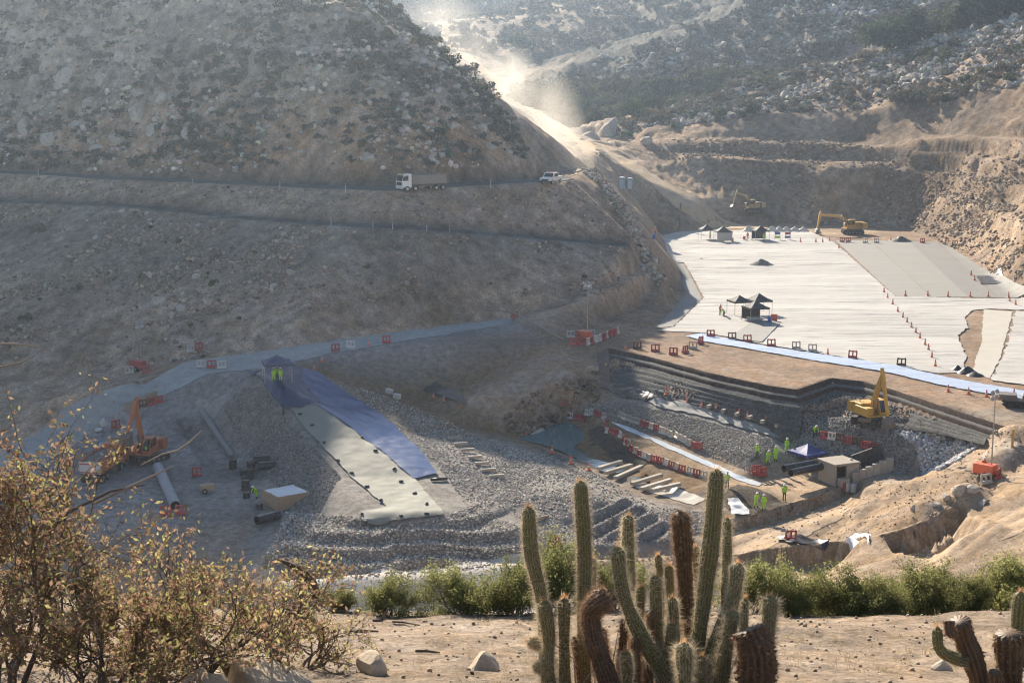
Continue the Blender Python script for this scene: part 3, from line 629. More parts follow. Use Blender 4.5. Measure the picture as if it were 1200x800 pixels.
tag(drape('valley_road', [p[:2] for p in [Y(668, 209, 250), Y(687, 190, 312), Y(677, 174, 372), Y(648, 150, 428), Y(598, 118, 498), Y(568, 90, 558), Y(532, 62, 638), Y(490, 30, 738), Y(470, 15, 790), Y(480, 12, 795), Y(508, 30, 742), Y(546, 60, 644), Y(584, 92, 562), Y(614, 118, 504), Y(664, 148, 436), Y(684, 170, 392), Y(716, 177, 388), Y(748, 191, 376), Y(790, 216, 366), Y(840, 243, 362), Y(900, 258, 358), Y(900, 263, 352), Y(830, 257, 352), Y(790, 236, 354), Y(752, 206, 360), Y(722, 189, 366), Y(700, 186, 352), Y(697, 192, 318), Y(682, 207, 268)]], .1, 1.1, m_tan2, edge=1.2, hug=True), kind='structure')
tag(drape('dry_riverbed', pz(-1.9, (330, 696), (420, 690), (500, 684), (560, 682), (640, 674), (660, 700), (640, 725), (330, 730)), .05, .6, ground_mat('pale_silt', s1=.4, s2=1, s3=5, dist=.08, var=.15, attr=False, col=(.50, .45, .385)), edge=.6), kind='structure')
# water
m_w, n_, l_, b_ = new_mat('water'); b_.inputs['Base Color'].default_value = (.07, .15, .16, 1); b_.inputs['Roughness'].default_value = .05
nz = n_.new('ShaderNodeTexNoise'); nz.inputs['Scale'].default_value = 3; bp = n_.new('ShaderNodeBump'); bp.inputs['Distance'].default_value = .02; bp.inputs['Strength'].default_value = .4
g_ = n_.new('ShaderNodeNewGeometry'); l_.new(g_.outputs['Position'], nz.inputs['Vector']); l_.new(nz.outputs['Fac'], bp.inputs['Height']); l_.new(bp.outputs[0], b_.inputs['Normal']); MATS['water'] = m_w
tag(drape('pool_water', POOL, 0, .6, m_w, edge=.1, flat=2.15), kind='structure')
m_milk = mat('milky_water', (.50, .55, .58), .25, var=.15, scale=.8, bump=.02, bscale=3)
tag(drape('stream', po((716, 494), (735, 500), (780, 519), (830, 541), (862, 556), (892, 566), (890, 570), (858, 560), (826, 545), (776, 523), (733, 504)), .06, .3, m_milk, edge=.15), kind='structure')
tag(drape('puddle', po((738, 560), (770, 568), (800, 575), (826, 585), (812, 592), (780, 582), (745, 572)), .05, .3, mat('wet_sand', (.55, .48, .38), .35, var=.2, scale=.8), edge=.2), kind='structure')
tag(drape('mud', po((846, 580), (868, 568), (890, 574), (905, 582), (934, 597), (900, 604), (868, 604), (850, 596)), .05, .3, ground_mat('dark_mud', s1=.5, s2=2, s3=7, dist=.12, var=.35, attr=False, col=(.085, .065, .048)), edge=.5, hug=True), kind='structure')
tag(drape('mud', po((690, 503), (710, 500), (716, 513), (738, 529), (758, 543), (742, 546), (716, 537), (694, 522)), .06, .3, MATS['dark_mud'], edge=.4, hug=True), kind='structure')
# ---- textiles on the plateau
def wr(ax, fx, fy, s=0):
    return lambda x, y: ax * (np.abs(fbm(x * fx, y * fy, 4, 200 + s)) * 1.5 + .7 * fbm(x * fx * 2.5, y * fy * 2.2, 3, 300 + s)) + ax * .3
m_white = cloth_mat('white_geotextile', (.39, .37, .338), sx=.10, sy=1.0, bump=.12, strips=5.2, dirtamt=.6, dirt=(.33, .275, .215))
m_g1 = cloth_mat('grey_geotextile', (.25, .245, .225), sx=.3, sy=.6, bump=.03, dirtamt=.3)
m_g2 = cloth_mat('dark_geotextile', (.17, .168, .155), sx=.3, sy=.6, bump=.03, dirtamt=.25)
m_g3 = cloth_mat('beige_geotextile', (.40, .37, .31), sx=.3, sy=.6, bump=.04, dirtamt=.3)
o = drape('white_geotextile', pz(9.5, (773, 277), (800, 271.5), (900, 270), (950, 272), (977, 284), (1049, 348), (1120, 350), (1200, 351), (1222, 354), (1212, 363), (1190, 364), (1160, 362), (1140, 364), (1131, 372), (1134, 385), (1122, 394), (1132, 418), (1127, 437), (1100, 438), (1000, 421), (900, 405), (832, 391), (800, 389.5), (766, 388), (790, 384), (825, 350), (802, 308), (783, 308)), .07, .34, m_white, lambda x, y: wr(.10, .05, .75)(x, y) * (.5 + 1.1 * smooth(-.3, .4, fbm(x / 14, y / 10, 3, 333))) + .12 * np.clip(np.abs(fbm(x / 5 + y / 9, y / 6 - x / 8, 3, 337)) - .25, 0, 1), edge=.25)
tag(o, 'huge wrinkled white geotextile sheet covering the flat plateau', 'geotextile')
o = drape('white_geotextile', pz(9.5, (1190, 365), (1216, 367), (1300, 440), (1260, 455), (1200, 452), (1162, 446), (1174, 420), (1182, 395)), .07, .5, m_white, wr(.09, .25, .8, 5), edge=.5)
tag(o, 'ragged white geotextile piece at the right edge of the plateau', 'geotextile')
o = drape('grey_geotextile', pz(9.5, (784, 309), (801, 309), (823, 350), (789, 383), (768, 384.5), (790, 362), (803, 345), (799, 328)), .06, .5, m_g2, wr(.02, .3, .5, 9), edge=.08)
tag(o, 'grey geotextile strip on the left edge of the plateau below the abutment', 'geotextile')
for k, (q, lab) in enumerate([(((979, 282), (1020, 282), (1092, 348.5), (1050, 347.5)), 'leftmost grey liner panel at the back right of the plateau'),
        (((1020.4, 282), (1066, 283), (1135, 348.5), (1092.4, 348.5)), 'second grey liner panel at the back right of the plateau'),
        (((1066.4, 283), (1098, 284), (1170, 349), (1135.4, 348.5)), 'third grey liner panel, darker, at the back right of the plateau'),
        (((1098.4, 284), (1113, 290), (1206, 350), (1170.4, 349)), 'rightmost grey liner panel beside the right hillside')]):
    o = drape('liner_panel', pz(9.5, *q), .05 + .012 * (k % 2), .9, cloth_mat('liner_grey%d' % k, [(.23, .218, .193), (.218, .21, .185), (.175, .17, .155), (.19, .182, .162)][k], sx=.12, sy=.5, bump=.02, dirtamt=.25), wr(.012, .2, .4, 20 + k), edge=.05)
    tag(o, lab, 'liner', 'grey liner panels on the plateau')
o = drape('grey_geotextile', pz(9.5, (853, 398), (880, 379), (905, 376), (914, 380), (893, 402)), .21, .4, m_g1, wr(.01, .3, .5, 31), edge=.08)
tag(o, 'small grey geotextile piece in front of the plateau gazebos', 'geotextile')
o = drape('grey_geotextile', pz(9.5, (1153, 363), (1187, 365.5), (1172, 420), (1160, 444), (1139, 435), (1150, 402)), .05, .5, m_g3, wr(.02, .3, .5, 33), edge=.2)
tag(o, 'beige grey geotextile lane cut through the white sheet', 'geotextile')
m_blue = cloth_mat('pale_blue_liner', (.36, .42, .52), rough=.45, sx=.1, sy=2.2, bump=.08, dirtamt=.12)
o = drape('plastic_liner', pz(9.5, (804, 394.5), (822, 391.5), (900, 407), (960, 415.5), (1050, 429), (1110, 443), (1200, 459), (1300, 480), (1300, 494), (1200, 470), (1100, 451.5), (1040, 437), (940, 420.5), (850, 405), (826, 401)), .09, .35, m_blue, wr(.07, .12, 1.1, 40), edge=.2)
tag(o, 'long pale blue plastic liner strip along the front of the plateau', 'liner')
# ---- sheets on the left gravel mound
m_navy = cloth_mat('navy_tarp', (.025, .035, .09), rough=.4, sx=.5, sy=.7, bump=.25, dirtamt=.12, dirt=(.12, .11, .11))
m_vio = cloth_mat('blue_membrane', (.02, .055, .165), rough=.33, sx=.3, sy=.8, bump=.08, sheen=.1, dirtamt=.06)
m_olive = cloth_mat('olive_geotextile', (.225, .22, .18), sx=.3, sy=.4, bump=.04, dirtamt=.25, dirt=(.4, .34, .25))
m_black = mat('black_sheet', (.016, .016, .018), .45, var=.4, scale=1.5, bump=.1, bscale=2)
o = drape('olive_geotextile', po((340, 478), (374, 472), (420, 506), (455, 534), (487, 563), (521, 604), (425, 616), (421, 603), (453, 594), (400, 547), (362, 507)), .10, .32, m_olive, wr(.06, .4, .5, 41), edge=.12)
tag(o, 'grey green geotextile laid down the left gravel mound, its lower end in sunlight', 'geotextile')
o = drape('blue_membrane', po((338, 430), (378, 441), (424, 473), (466, 503), (514, 557), (484, 562), (452, 534), (416, 506), (368, 473)), .16, .32, m_vio, wr(.09, .35, .55, 43), edge=.15)
tag(o, 'long blue plastic membrane running down the left gravel mound', 'tarp')
o = drape('navy_tarp', po((291, 438), (312, 434), (345, 429), (356, 433), (352, 446), (378, 474), (352, 481), (333, 482), (312, 461)), .20, .3, m_navy, wr(.10, .35, .4, 44), edge=.3)
tag(o, 'crumpled dark navy tarpaulin under the left gazebo', 'tarp')
o = drape('black_sheet', po((494, 458), (512, 450), (536, 458), (548, 478), (536, 474), (515, 464)), .15, .3, m_black, wr(.15, .4, .4, 46), edge=.3)
tag(o, 'dark plastic sheet crumpled at the foot of the brown embankment', 'tarp')
# ---- sheets in the pit
o = drape('grey_geotextile', po((752, 467), (800, 472), (850, 484), (926, 505), (909, 515), (868, 502), (824, 489), (772, 478)), .10, .35, m_g1, wr(.05, .4, .6, 47), edge=.3)
tag(o, 'grey geotextile on the gravel bench below the dam front', 'geotextile')
o = drape('black_sheet', po((706, 455), (728, 450), (752, 461), (772, 467), (756, 472), (730, 468)), .12, .3, m_black, wr(.2, .4, .5, 48), edge=.4)
tag(o, 'black plastic sheet bunched in the left corner of the dam front', 'tarp')
o = drape('brown_textile', po((699, 416), (713, 409), (716, 455), (704, 456)), .15, .3, mat('brown_textile', (.13, .085, .075), .9, var=.2), wr(.03, .4, .6, 49), edge=.1)
tag(o, 'dark brown textile hanging down the corner between cliff and dam front', 'geotextile')
m_wcr = cloth_mat('white_fabric', (.72, .70, .68), sx=.5, sy=.7, bump=.15, dirtamt=.3)
for poly, lab in ((((990, 638), (1003, 626), (1020, 628), (1018, 640), (995, 643)), 'crumpled white sheet hanging over the low earth wall near the ramp'),
                  (((852, 586), (866, 586), (880, 603), (858, 606)), 'crumpled pale sheet in the ditch left of the two crouching workers')):
    o = drape('white_sheet', po(*poly), .12, .22, m_wcr, wr(.14, .7, .7, 52), edge=.15); tag(o, lab, 'sheet', 'loose pale sheets')
o = drape('black_sheet', po((908, 633), (928, 629), (958, 634), (972, 641), (950, 643), (925, 639)), .12, .25, m_black, wr(.15, .7, .7, 55), edge=.2)
tag(o, 'black plastic sheet rolled on the low earth mound near the ramp', 'tarp')

# ---- layered textile edges along the crest of the dam front
def ribbon(name, top, bot, material, label, cat, group, jit=.06):
    a = catm2(top, .5); b = catm2(bot, .5); n = min(len(a), len(b)); vs = []
    for i in range(n):
        k = jit * float(fbm(np.array([i * .37]), np.array([len(label) * 1.3]), 3, 71)[0]); vs += [(a[i][0], a[i][1], a[i][2] + k), ((a[i][0] + b[i][0]) / 2, (a[i][1] + b[i][1]) / 2 - .06, (a[i][2] + b[i][2]) / 2 + k + .05), (b[i][0], b[i][1], b[i][2] + k)]
    f = [(3 * i + j, 3 * i + j + 1, 3 * i + j + 4, 3 * i + j + 3) for i in range(n - 1) for j in (0, 1)]
    o = mesh_np(name, np.array(vs), np.array(f), material, None, True); return tag(o, label, cat, group)
def catm2(P, st):
    P = [np.array(p) for p in P]; out = []
    for a, b in zip(P[:-1], P[1:]):
        n = max(1, int(np.hypot(*(b - a)[:2]) / .45)); out += [a + (b - a) * k / n for k in range(n)]
    return out
m_br = mat('brown_band', (.045, .026, .02), .9, var=.25, scale=2); m_gb = mat('grey_band', (.10, .098, .095), .9, var=.25, scale=2)
Eb = E
ribbon('textile_edge', shift(Eb, 0, -.05, .06), shift(Eb, 0, -.55, -.55), m_br, 'upper dark brown textile edge along the crest of the dam front', 'textile edge', 'layered edges of the dam front')
ribbon('textile_edge', shift(Eb, 0, -.55, -.50), shift(Eb, 0, -1.15, -.75), m_gb, 'grey gravel filter edge between the two brown bands of the dam front', 'textile edge', 'layered edges of the dam front')
ribbon('textile_edge', shift(Eb, 0, -1.15, -.72), shift(Eb, 0, -1.5, -1.2), m_br, 'lower dark brown textile edge along the crest of the dam front', 'textile edge', 'layered edges of the dam front')
ribbon('textile_edge', shift(Eb, 0, -1.5, -1.15), shift(Eb, 0, -2.3, -1.6), m_gb, 'lowest grey edge above the dark gravel of the dam front', 'textile edge', 'layered edges of the dam front')

_eu = [(712, 408), (760, 418), (830, 437), (900, 452), (935, 457), (975, 443), (1010, 447), (1050, 458), (1100, 475), (1150, 491)]
_tu = [(706, 452, 6), (760, 467, 6), (830, 482, 5.8), (900, 505, 5.2), (930, 516, 4.9)]
def step_row(k, n, u0, u1, ev, tu, material, label, name='gravel_step'):
    us = np.arange(u0, u1, 3.0); vs = []
    for u in us:
        e = np.array(Z(u, np.interp(u, [q[0] for q in ev], [q[1] for q in ev]), 9.5)) + [0, -2.2, -1.55]; t_ = np.array(Z(u, np.interp(u, [q[0] for q in tu], [q[1] for q in tu]), np.interp(u, [q[0] for q in tu], [q[2] for q in tu])))
        t_[1] = min(t_[1], e[1] - 1.6); w_ = .12 * float(fbm(np.array([u * .11]), np.array([k * 3.7]), 3, 90)[0])
        for f, g in ((k / n, k / n), ((k + .62) / n, (k + .12) / n), ((k + .72) / n, (k + .3) / n), ((k + 1) / n, (k + 1.05) / n)): p_ = e + (t_ - e) * [f, f, g]; vs.append((p_[0], p_[1] - .1 + w_ * .6, p_[2] + .14 + w_ * .5))
    f = [(4 * i + j, 4 * i + j + 1, 4 * i + j + 5, 4 * i + j + 4) for i in range(len(us) - 1) for j in range(3)]
    o = mesh_np(name, np.array(vs), np.array(f), material, None, False); return tag(o, label, 'gravel step', 'gravel steps of the dam front')
m_dgr = ground_mat('shaded_gravel', s1=.8, s2=4, s3=9, dist=.16, var=.5, attr=False, col=(.115, .112, .105))  # grey gravel with the shade of the camera-facing wall put into its colour
for k in range(5): step_row(k, 5, 718, 938, _eu, _tu, m_dgr, 'long shade-darkened gravel step on the left dam front, %s below the brown edges' % ORD[k])
for k in range(3): step_row(k, 3, 1062, 1150, _eu, [(1060, 503, 7.0), (1120, 512, 7.3), (1150, 520, 7.6)], m_dgr, 'shade-darkened gravel step right of the yellow excavator, %s below the brown edges' % ORD[k])
for k, (u, v) in enumerate([(352, 487), (366, 500), (380, 520), (396, 541), (412, 556), (430, 572), (446, 588), (424, 604), (428, 614), (470, 566), (486, 580), (500, 592), (470, 607), (500, 604), (440, 530), (462, 551), (424, 514)]):
    o = MB().box((0, 0, .12), (.5, .3, .22), None, .08).build('sandbag', m_black); o.location = on(u, v, dz=.1); o.rotation_euler = (0, 0, k * .7); tag(o, 'small dark sandbag weighing down the grey green geotextile', 'sandbag', 'sandbags on the left geotextile')
# ================================================================ stones
def ico(sub):
    bm = bmesh.new(); bmesh.ops.create_icosphere(bm, subdivisions=sub, radius=1.0)
    v = np.array([p.co[:] for p in bm.verts]); f = np.array([[q.index for q in p.verts] for p in bm.faces]); bm.free(); return v, f
_i1 = ico(1); _i2 = ico(2); _i3 = ico(3)
def angular(v, s, cuts=7):
    """chip flat faces off a ball so that it reads as broken rock"""
    r_ = np.random.default_rng(s); v = v.copy()
    for _ in range(cuts):
        n = r_.normal(size=3); n /= np.linalg.norm(n); d = r_.uniform(.45, .85); k = v @ n
        v = np.where((k > d)[:, None], v - n * (k - d)[:, None] * .92, v)
    return v * r_.uniform(.75, 1.25, 3)
TPL = [angular(_i1[0], 100 + k, 4) for k in range(10)]
def rot_mats(n):
    q = rng.normal(size=(n, 4)); q /= np.linalg.norm(q, axis=1)[:, None]; a, b, c, d = q.T
    return np.stack([1 - 2 * (c * c + d * d), 2 * (b * c - a * d), 2 * (b * d + a * c), 2 * (b * c + a * d), 1 - 2 * (b * b + d * d), 2 * (c * d - a * b), 2 * (b * d - a * c), 2 * (c * d + a * b), 1 - 2 * (b * b + c * c)], -1).reshape(-1, 3, 3)
m_stone = ground_mat('stone', s1=.7, s2=4, s3=14, dist=.03, var=.22)
def sample_poly(poly, n, dens=None):
    p = np.array([q[:2] for q in poly]); x0, y0 = p.min(0); x1, y1 = p.max(0); X = []; YY = []; c = 0
    for _ in range(200):
        x = rng.uniform(x0, x1, n * 2); y = rng.uniform(y0, y1, n * 2); m = in_poly(x, y, poly)
        if dens is not None: m &= rng.random(n * 2) < dens(x, y)
        X.append(x[m]); YY.append(y[m]); c += m.sum()
        if c >= n: break
    return np.concatenate(X)[:n], np.concatenate(YY)[:n]
def stones(name, label, poly, n, smin, smax, col, dens=None, cvar=.3, power=2.5, hfun=None, sink=.25, avoid=()):
    x, y = sample_poly(poly, n, dens)
    for av in avoid:
        m = ~in_poly(x, y, av); x, y = x[m], y[m]
    n = len(x); z = (hfun or hz)(x, y); s = smin + (smax - smin) * rng.random(n) ** power
    t = np.array(TPL)[rng.integers(0, 10, n)] * (s / 2)[:, None, None]
    v = np.einsum('nij,nkj->nki', rot_mats(n), t); v[..., 2] *= .8
    v = v + np.stack([x, y, z + s * (.5 - sink) * .6], -1)[:, None]
    k = v.shape[1]; f = _i1[1][None] + (np.arange(n) * k)[:, None, None]
    c = np.array(col) * (1 + cvar * rng.normal(size=(n, 1))) * (1 + .05 * rng.normal(size=(n, 3)))
    o = mesh_np(name, v.reshape(-1, 3), f.reshape(-1, 3), m_stone, None, False, np.clip(np.repeat(c, k, 0), .02, .8))
    return tag(o, label, 'stones', kind='stuff')
SH_TARP = po((291, 438), (345, 429), (380, 444), (461, 505), (515, 558), (487, 565), (522, 606), (425, 618), (421, 603), (453, 594), (400, 547), (352, 507), (312, 461))
grey = (.25, .23, .205); sunlit_grey = (.42, .375, .315)  # second grey is a paler copy: sunlight on the gravel put into its colour
# left mound: two bands of coarse gravel either side of the sheets, its stepped end
stones('gravel', 'grey gravel bands on the upper left mound', po((312, 452), (345, 500), (400, 560), (340, 655), (330, 600), (352, 600), (300, 545), (262, 480), (285, 455)), 14000, .08, .26, grey, avoid=[SH_TARP])
stones('gravel', 'loose gravel on the right flank of the left mound', po((380, 442), (440, 460), (520, 490), (600, 524), (640, 548), (600, 580), (545, 590), (525, 560), (460, 500), (420, 470)), 12000, .07, .28, (.40, .36, .31), avoid=[SH_TARP], dens=lambda x, y: .25 + .75 * smooth(-.1, .35, fbm(x / 5, y / 5, 3, 400)))  # stone colour raised so that it carries the sunlight on this flank
stones('gravel', 'coarse gravel steps at the lower end of the left mound', po((335, 600), (420, 606), (525, 606), (560, 590), (640, 640), (560, 668), (470, 674), (370, 670), (310, 655)), 15000, .09, .34, sunlit_grey, avoid=[SH_TARP])
stones('gravel', 'pale gravel slope beside the trench steps and concrete sleepers', po((600, 524), (640, 530), (700, 556), (770, 592), (835, 600), (830, 622), (790, 634), (700, 640), (640, 645), (600, 600), (560, 592)), 13000, .07, .30, (.43, .385, .325), dens=lambda x, y: .2 + .8 * smooth(-.15, .3, fbm(x / 4, y / 4, 3, 410)), avoid=[TR])  # whitish stones, lightened further to carry sunlight in their colour
stones('gravel', 'grey gravel along the trench steps', TR, 1800, .08, .28, (.34, .31, .27))
# dam front
SH_B0 = po((752, 467), (800, 472), (850, 484), (926, 505), (909, 515), (868, 502), (824, 489), (772, 478))
WALL = [p[:2] for p in shift(E, 0, -2.3, 0)][:10] + po((1125, 514), (1070, 508), (1010, 508), (955, 504), (930, 520), (900, 509), (830, 486), (760, 471), (712, 458))
stones('gravel', 'coarse gravel ridges on the dam front, darkened as shaded', WALL, 9000, .08, .30, (.12, .117, .11), cvar=.4, avoid=[SH_B0])  # stone colour lowered to stand in for the shade on the wall
SH_B = po((752, 467), (800, 472), (850, 484), (926, 505), (909, 515), (868, 502), (824, 489), (772, 478))
stones('gravel', 'grey gravel slope below the bench sheet', po((672, 462), (720, 470), (770, 480), (824, 492), (868, 505), (909, 518), (900, 548), (880, 556), (800, 522), (740, 500), (690, 482)), 12000, .07, .24, (.29, .265, .23), avoid=[SH_B])
stones('gravel', 'grey gravel pile under the yellow excavator', po((925, 505), (960, 485), (1020, 488), (1075, 500), (1090, 520), (1060, 555), (1000, 546), (950, 545), (922, 530)), 12000, .08, .32, (.22, .21, .19))
stones('gravel', 'white blasted rock right of the yellow excavator', po((1045, 505), (1100, 503), (1150, 518), (1130, 535), (1100, 552), (1075, 530)), 5000, .08, .6, (.46, .44, .42), power=4)
# natural slopes
LH = [p[:2] for p in shift(B_out, 0, -1, 0)][1:9] + [p[:2] for p in [Y(738, 300, 232), Y(700, 345, 213), Y(600, 366, 210), Y(450, 386, 202), Y(330, 402, 192), Y(215, 418, 190), Y(60, 430, 197), Y(-60, 430, 200)]]
stones('rubble', 'scattered rubble on the big left cut face', LH, 10000, .12, .9, (.31, .24, .18), dens=lambda x, y: .08 + .92 * smooth(.0, .35, fbm(x / 12 + 5, y / 7, 4, 430)), power=4.5)
stones('rubble', 'scattered stones on the slope between the truck road and the bench', [p[:2] for p in shift(T_out, 0, -.6, 0)][1:7] + [p[:2] for p in shift(B_out, 0, 4.2, 0)][::-1][:9], 2600, .15, .7, (.31, .24, .185), power=4)
stones('rubble', 'pale rubble spilling over the nose of the abutment', [p[:2] for p in [Y(680, 205, 262), Y(700, 203, 275), Y(725, 225, 266), Y(745, 255, 256), Y(765, 292, 246), Y(788, 335, 236), Y(770, 332, 230), Y(745, 294, 236), Y(728, 258, 246), Y(708, 228, 254)]], 1800, .25, 1.3, (.34, .285, .225), power=3)
LHU = [p[:2] for p in [Y(0, 182, 275), Y(225, 178, 247), Y(450, 160, 230), Y(560, 166, 239), Y(625, 185, 256), Y(580, 125, 264), Y(520, 70, 276), Y(440, 0, 300), Y(330, -60, 318), Y(0, -90, 325), Y(-150, 20, 330), Y(-150, 180, 295)]]
stones('rubble', 'pale rocks strewn over the upper left hillside', LHU, 9000, .25, 1.6, (.44, .38, .32), dens=lambda x, y: .12 + .88 * smooth(.0, .4, fbm(x / 14, y / 10, 4, 440)), power=4)
RHP = [p[:2] for p in [Y(692, 164, 424), Y(760, 155, 418), Y(1000, 134, 400), Y(1200, 99, 366), Y(1330, 70, 345), Y(1350, -20, 425), Y(1200, 20, 442), Y(1060, 56, 458), Y(960, 74, 464), Y(880, 99, 460), Y(800, 119, 454)]]
stones('rubble', 'pale boulders strewn over the right ridge', RHP, 13000, .4, 2.4, (.31, .28, .245), dens=lambda x, y: .1 + .9 * smooth(-.05, .3, fbm(x / 16, y / 14, 4, 450)), power=3.5)
RHC = [p[:2] for p in [Y(742, 172, 404), Y(1000, 168, 387), Y(1200, 167, 342), Y(1330, 170, 318), Y(1330, 330, 215), Y(1200, 345, 233), Y(1130, 285, 300), Y(1065, 262, 350), Y(940, 255, 366), Y(820, 215, 378)]]
stones('rubble', 'broken stones on the cut right hillside', RHC, 16000, .2, 1.1, (.29, .22, .16), dens=lambda x, y: .15 + .85 * smooth(-.05, .35, fbm(x / 10, y / 10, 4, 460)), power=4)
stones('rubble', 'pale boulders on the middle ridge', [p[:2] for p in [Y(590, 125, 518), Y(700, 100, 500), Y(900, 60, 520), Y(1100, 0, 540), Y(1000, -60, 622), Y(880, 2, 602), Y(800, 41, 582), Y(720, 62, 562), Y(640, 97, 542)]], 6000, .6, 3.0, (.30, .28, .25), dens=lambda x, y: .1 + .9 * smooth(-.05, .3, fbm(x / 20, y / 20, 4, 470)), power=3.5)
stones('rubble', 'loose stones on the tan earthworks at right', po((1000, 575), (1090, 552), (1140, 528), (1200, 500), (1200, 560), (1130, 600), (1080, 615), (1000, 632), (930, 640), (860, 650), (900, 610)), 2500, .04, .28, (.42, .33, .235), power=5)
stones('rubble', 'rocks under the cliff beside the pool', po((590, 490), (640, 470), (690, 440), (712, 425), (702, 468), (660, 492), (605, 512)), 900, .12, .9, (.24, .17, .11), power=3)
stones('rubble', 'stones on the near lip of the site', po((360, 676), (500, 676), (640, 660), (850, 640), (850, 660), (640, 676), (500, 690), (380, 694)), 1500, .06, .4, (.38, .31, .24), power=3)
# pebbles on the foreground terrace
stones('pebbles', 'pebbles on the dry foreground soil', [(-5, 9), (5.5, 9), (7, 15.2), (-6, 15.2)], 4500, .006, .05, (.36, .27, .19), cvar=.2, power=6, hfun=near_h)
# ---- single boulders
m_boul = ground_mat('boulder', s1=.5, s2=2.2, s3=9, dist=.06, var=.28, attr=False, col=(.44, .38, .315))
m_boul2 = ground_mat('warm_boulder', s1=1.5, s2=6, s3=30, dist=.01, var=.2, attr=False, col=(.50, .41, .30))
BV = []
for k in range(7):
    v = angular(_i3[0], 300 + k, 12); v *= (1 + .05 * fbm(v[:, 0] * 3 + v[:, 2] * 2, v[:, 1] * 3 - v[:, 2], 3, k))[:, None]
    me = bpy.data.meshes.new('boulder'); me.from_pydata([tuple(p) for p in v], [], [tuple(int(q) for q in f) for f in _i3[1]]); me.materials.append(m_boul); BV.append(me)
def boulder(loc, s, label, group=None, me=None, material=None, flat=.75, name='boulder'):
    m_ = me or random.choice(BV)
    if material is not None: m_ = m_.copy(); m_.materials.clear(); m_.materials.append(material)
    o = bpy.data.objects.new(name, m_); COL.objects.link(o); o.location = loc
    o.scale = (s * random.uniform(.8, 1.3), s * random.uniform(.8, 1.2), s * flat * random.uniform(.8, 1.2)); o.rotation_euler = (random.uniform(-.4, .4), random.uniform(-.4, .4), random.uniform(0, 6.3))
    return tag(o, label, 'boulder', group)
x, y = sample_poly(LHU, 110, lambda x, y: .1 + .9 * smooth(.0, .4, fbm(x / 14, y / 10, 4, 440)))
for a, b in zip(x, y): boulder(G(a, b, .1), random.choice((.45, .6, .8, 1.1)), 'pale boulder among the shrubs of the hazy upper left hillside', 'boulders on the upper left hillside')
nbl = -1
for u, v, s in sorted(((35, 60, 1.1), (60, 62, 1.4), (15, 45, 1.8), (40, 100, 2.2), (75, 95, 2.6), (105, 125, 2.2), (140, 72, 1.7), (160, 110, 1.5), (190, 118, 1.3), (55, 78, 1.8), (120, 95, 2.2), (165, 135, 1.9), (180, 155, 1.5), (90, 150, 2.2), (140, 165, 1.8), (30, 150, 2.2), (60, 165, 1.8), (115, 175, 1.5), (220, 160, 1.3))):
    nbl += 1; p = on(u, v); boulder((p[0], p[1] + s * .3, p[2]), s, 'weathered block of the pale rock outcrop on the upper left hillside, %s from the left' % ORD[nbl], 'blocks of the left rock outcrop', flat=1.0)
x, y = sample_poly(RHP, 120, lambda x, y: .1 + .9 * smooth(.0, .3, fbm(x / 16, y / 14, 4, 450)))
for a, b in zip(x, y): boulder(G(a, b, .2), random.choice((.9, 1.2, 1.5, 2.0)), 'pale boulder strewn on the right ridge above the cut benches', 'boulders on the right ridge')
x, y = sample_poly(LH, 60, lambda x, y: .1 + .9 * smooth(.0, .35, fbm(x / 12 + 5, y / 7, 4, 430)))
for a, b in zip(x, y): boulder(G(a, b, .05), random.choice((.3, .4, .55, .75)), 'fallen rock resting on the big left cut face', 'fallen rocks on the left cut face')
boulder(Y(715, 156, 424), 4.3, 'large rounded pale boulder standing where the valley road bends', flat=1.0)
boulder(Y(693, 162, 418), 3.6, 'broad slanting pale slab left of the rounded boulder at the road bend', flat=.55)
boulder(Y(757, 166, 402), 2.0, 'small pale boulder right of the road bend', flat=.8)
# foreground boulders
def fg(u, v, y_): return Y(u, v, y_)
for u, v, y_, s, lab in ((310, 800, 9.2, .33, 'large sunlit sandstone boulder at the bottom left edge'), (232, 806, 8.9, .22, 'low sandstone boulder left of the large one at the bottom edge'), (437, 800, 9.9, .19, 'rough grey boulder on the soil at the bottom edge'), (565, 797, 10.1, .14, 'small angular grey stone left of the cactus clump'), (902, 795, 10.4, .07, 'flat pale stone between the cactus clump and the right cactus'), (1102, 797, 10.4, .10, 'pale flat stone at the foot of the broken right cactus')):
    p = Y(u, v, y_); boulder((p[0], p[1], float(near_h(p[0], p[1])) + s * .1), s, lab, material=m_boul2)
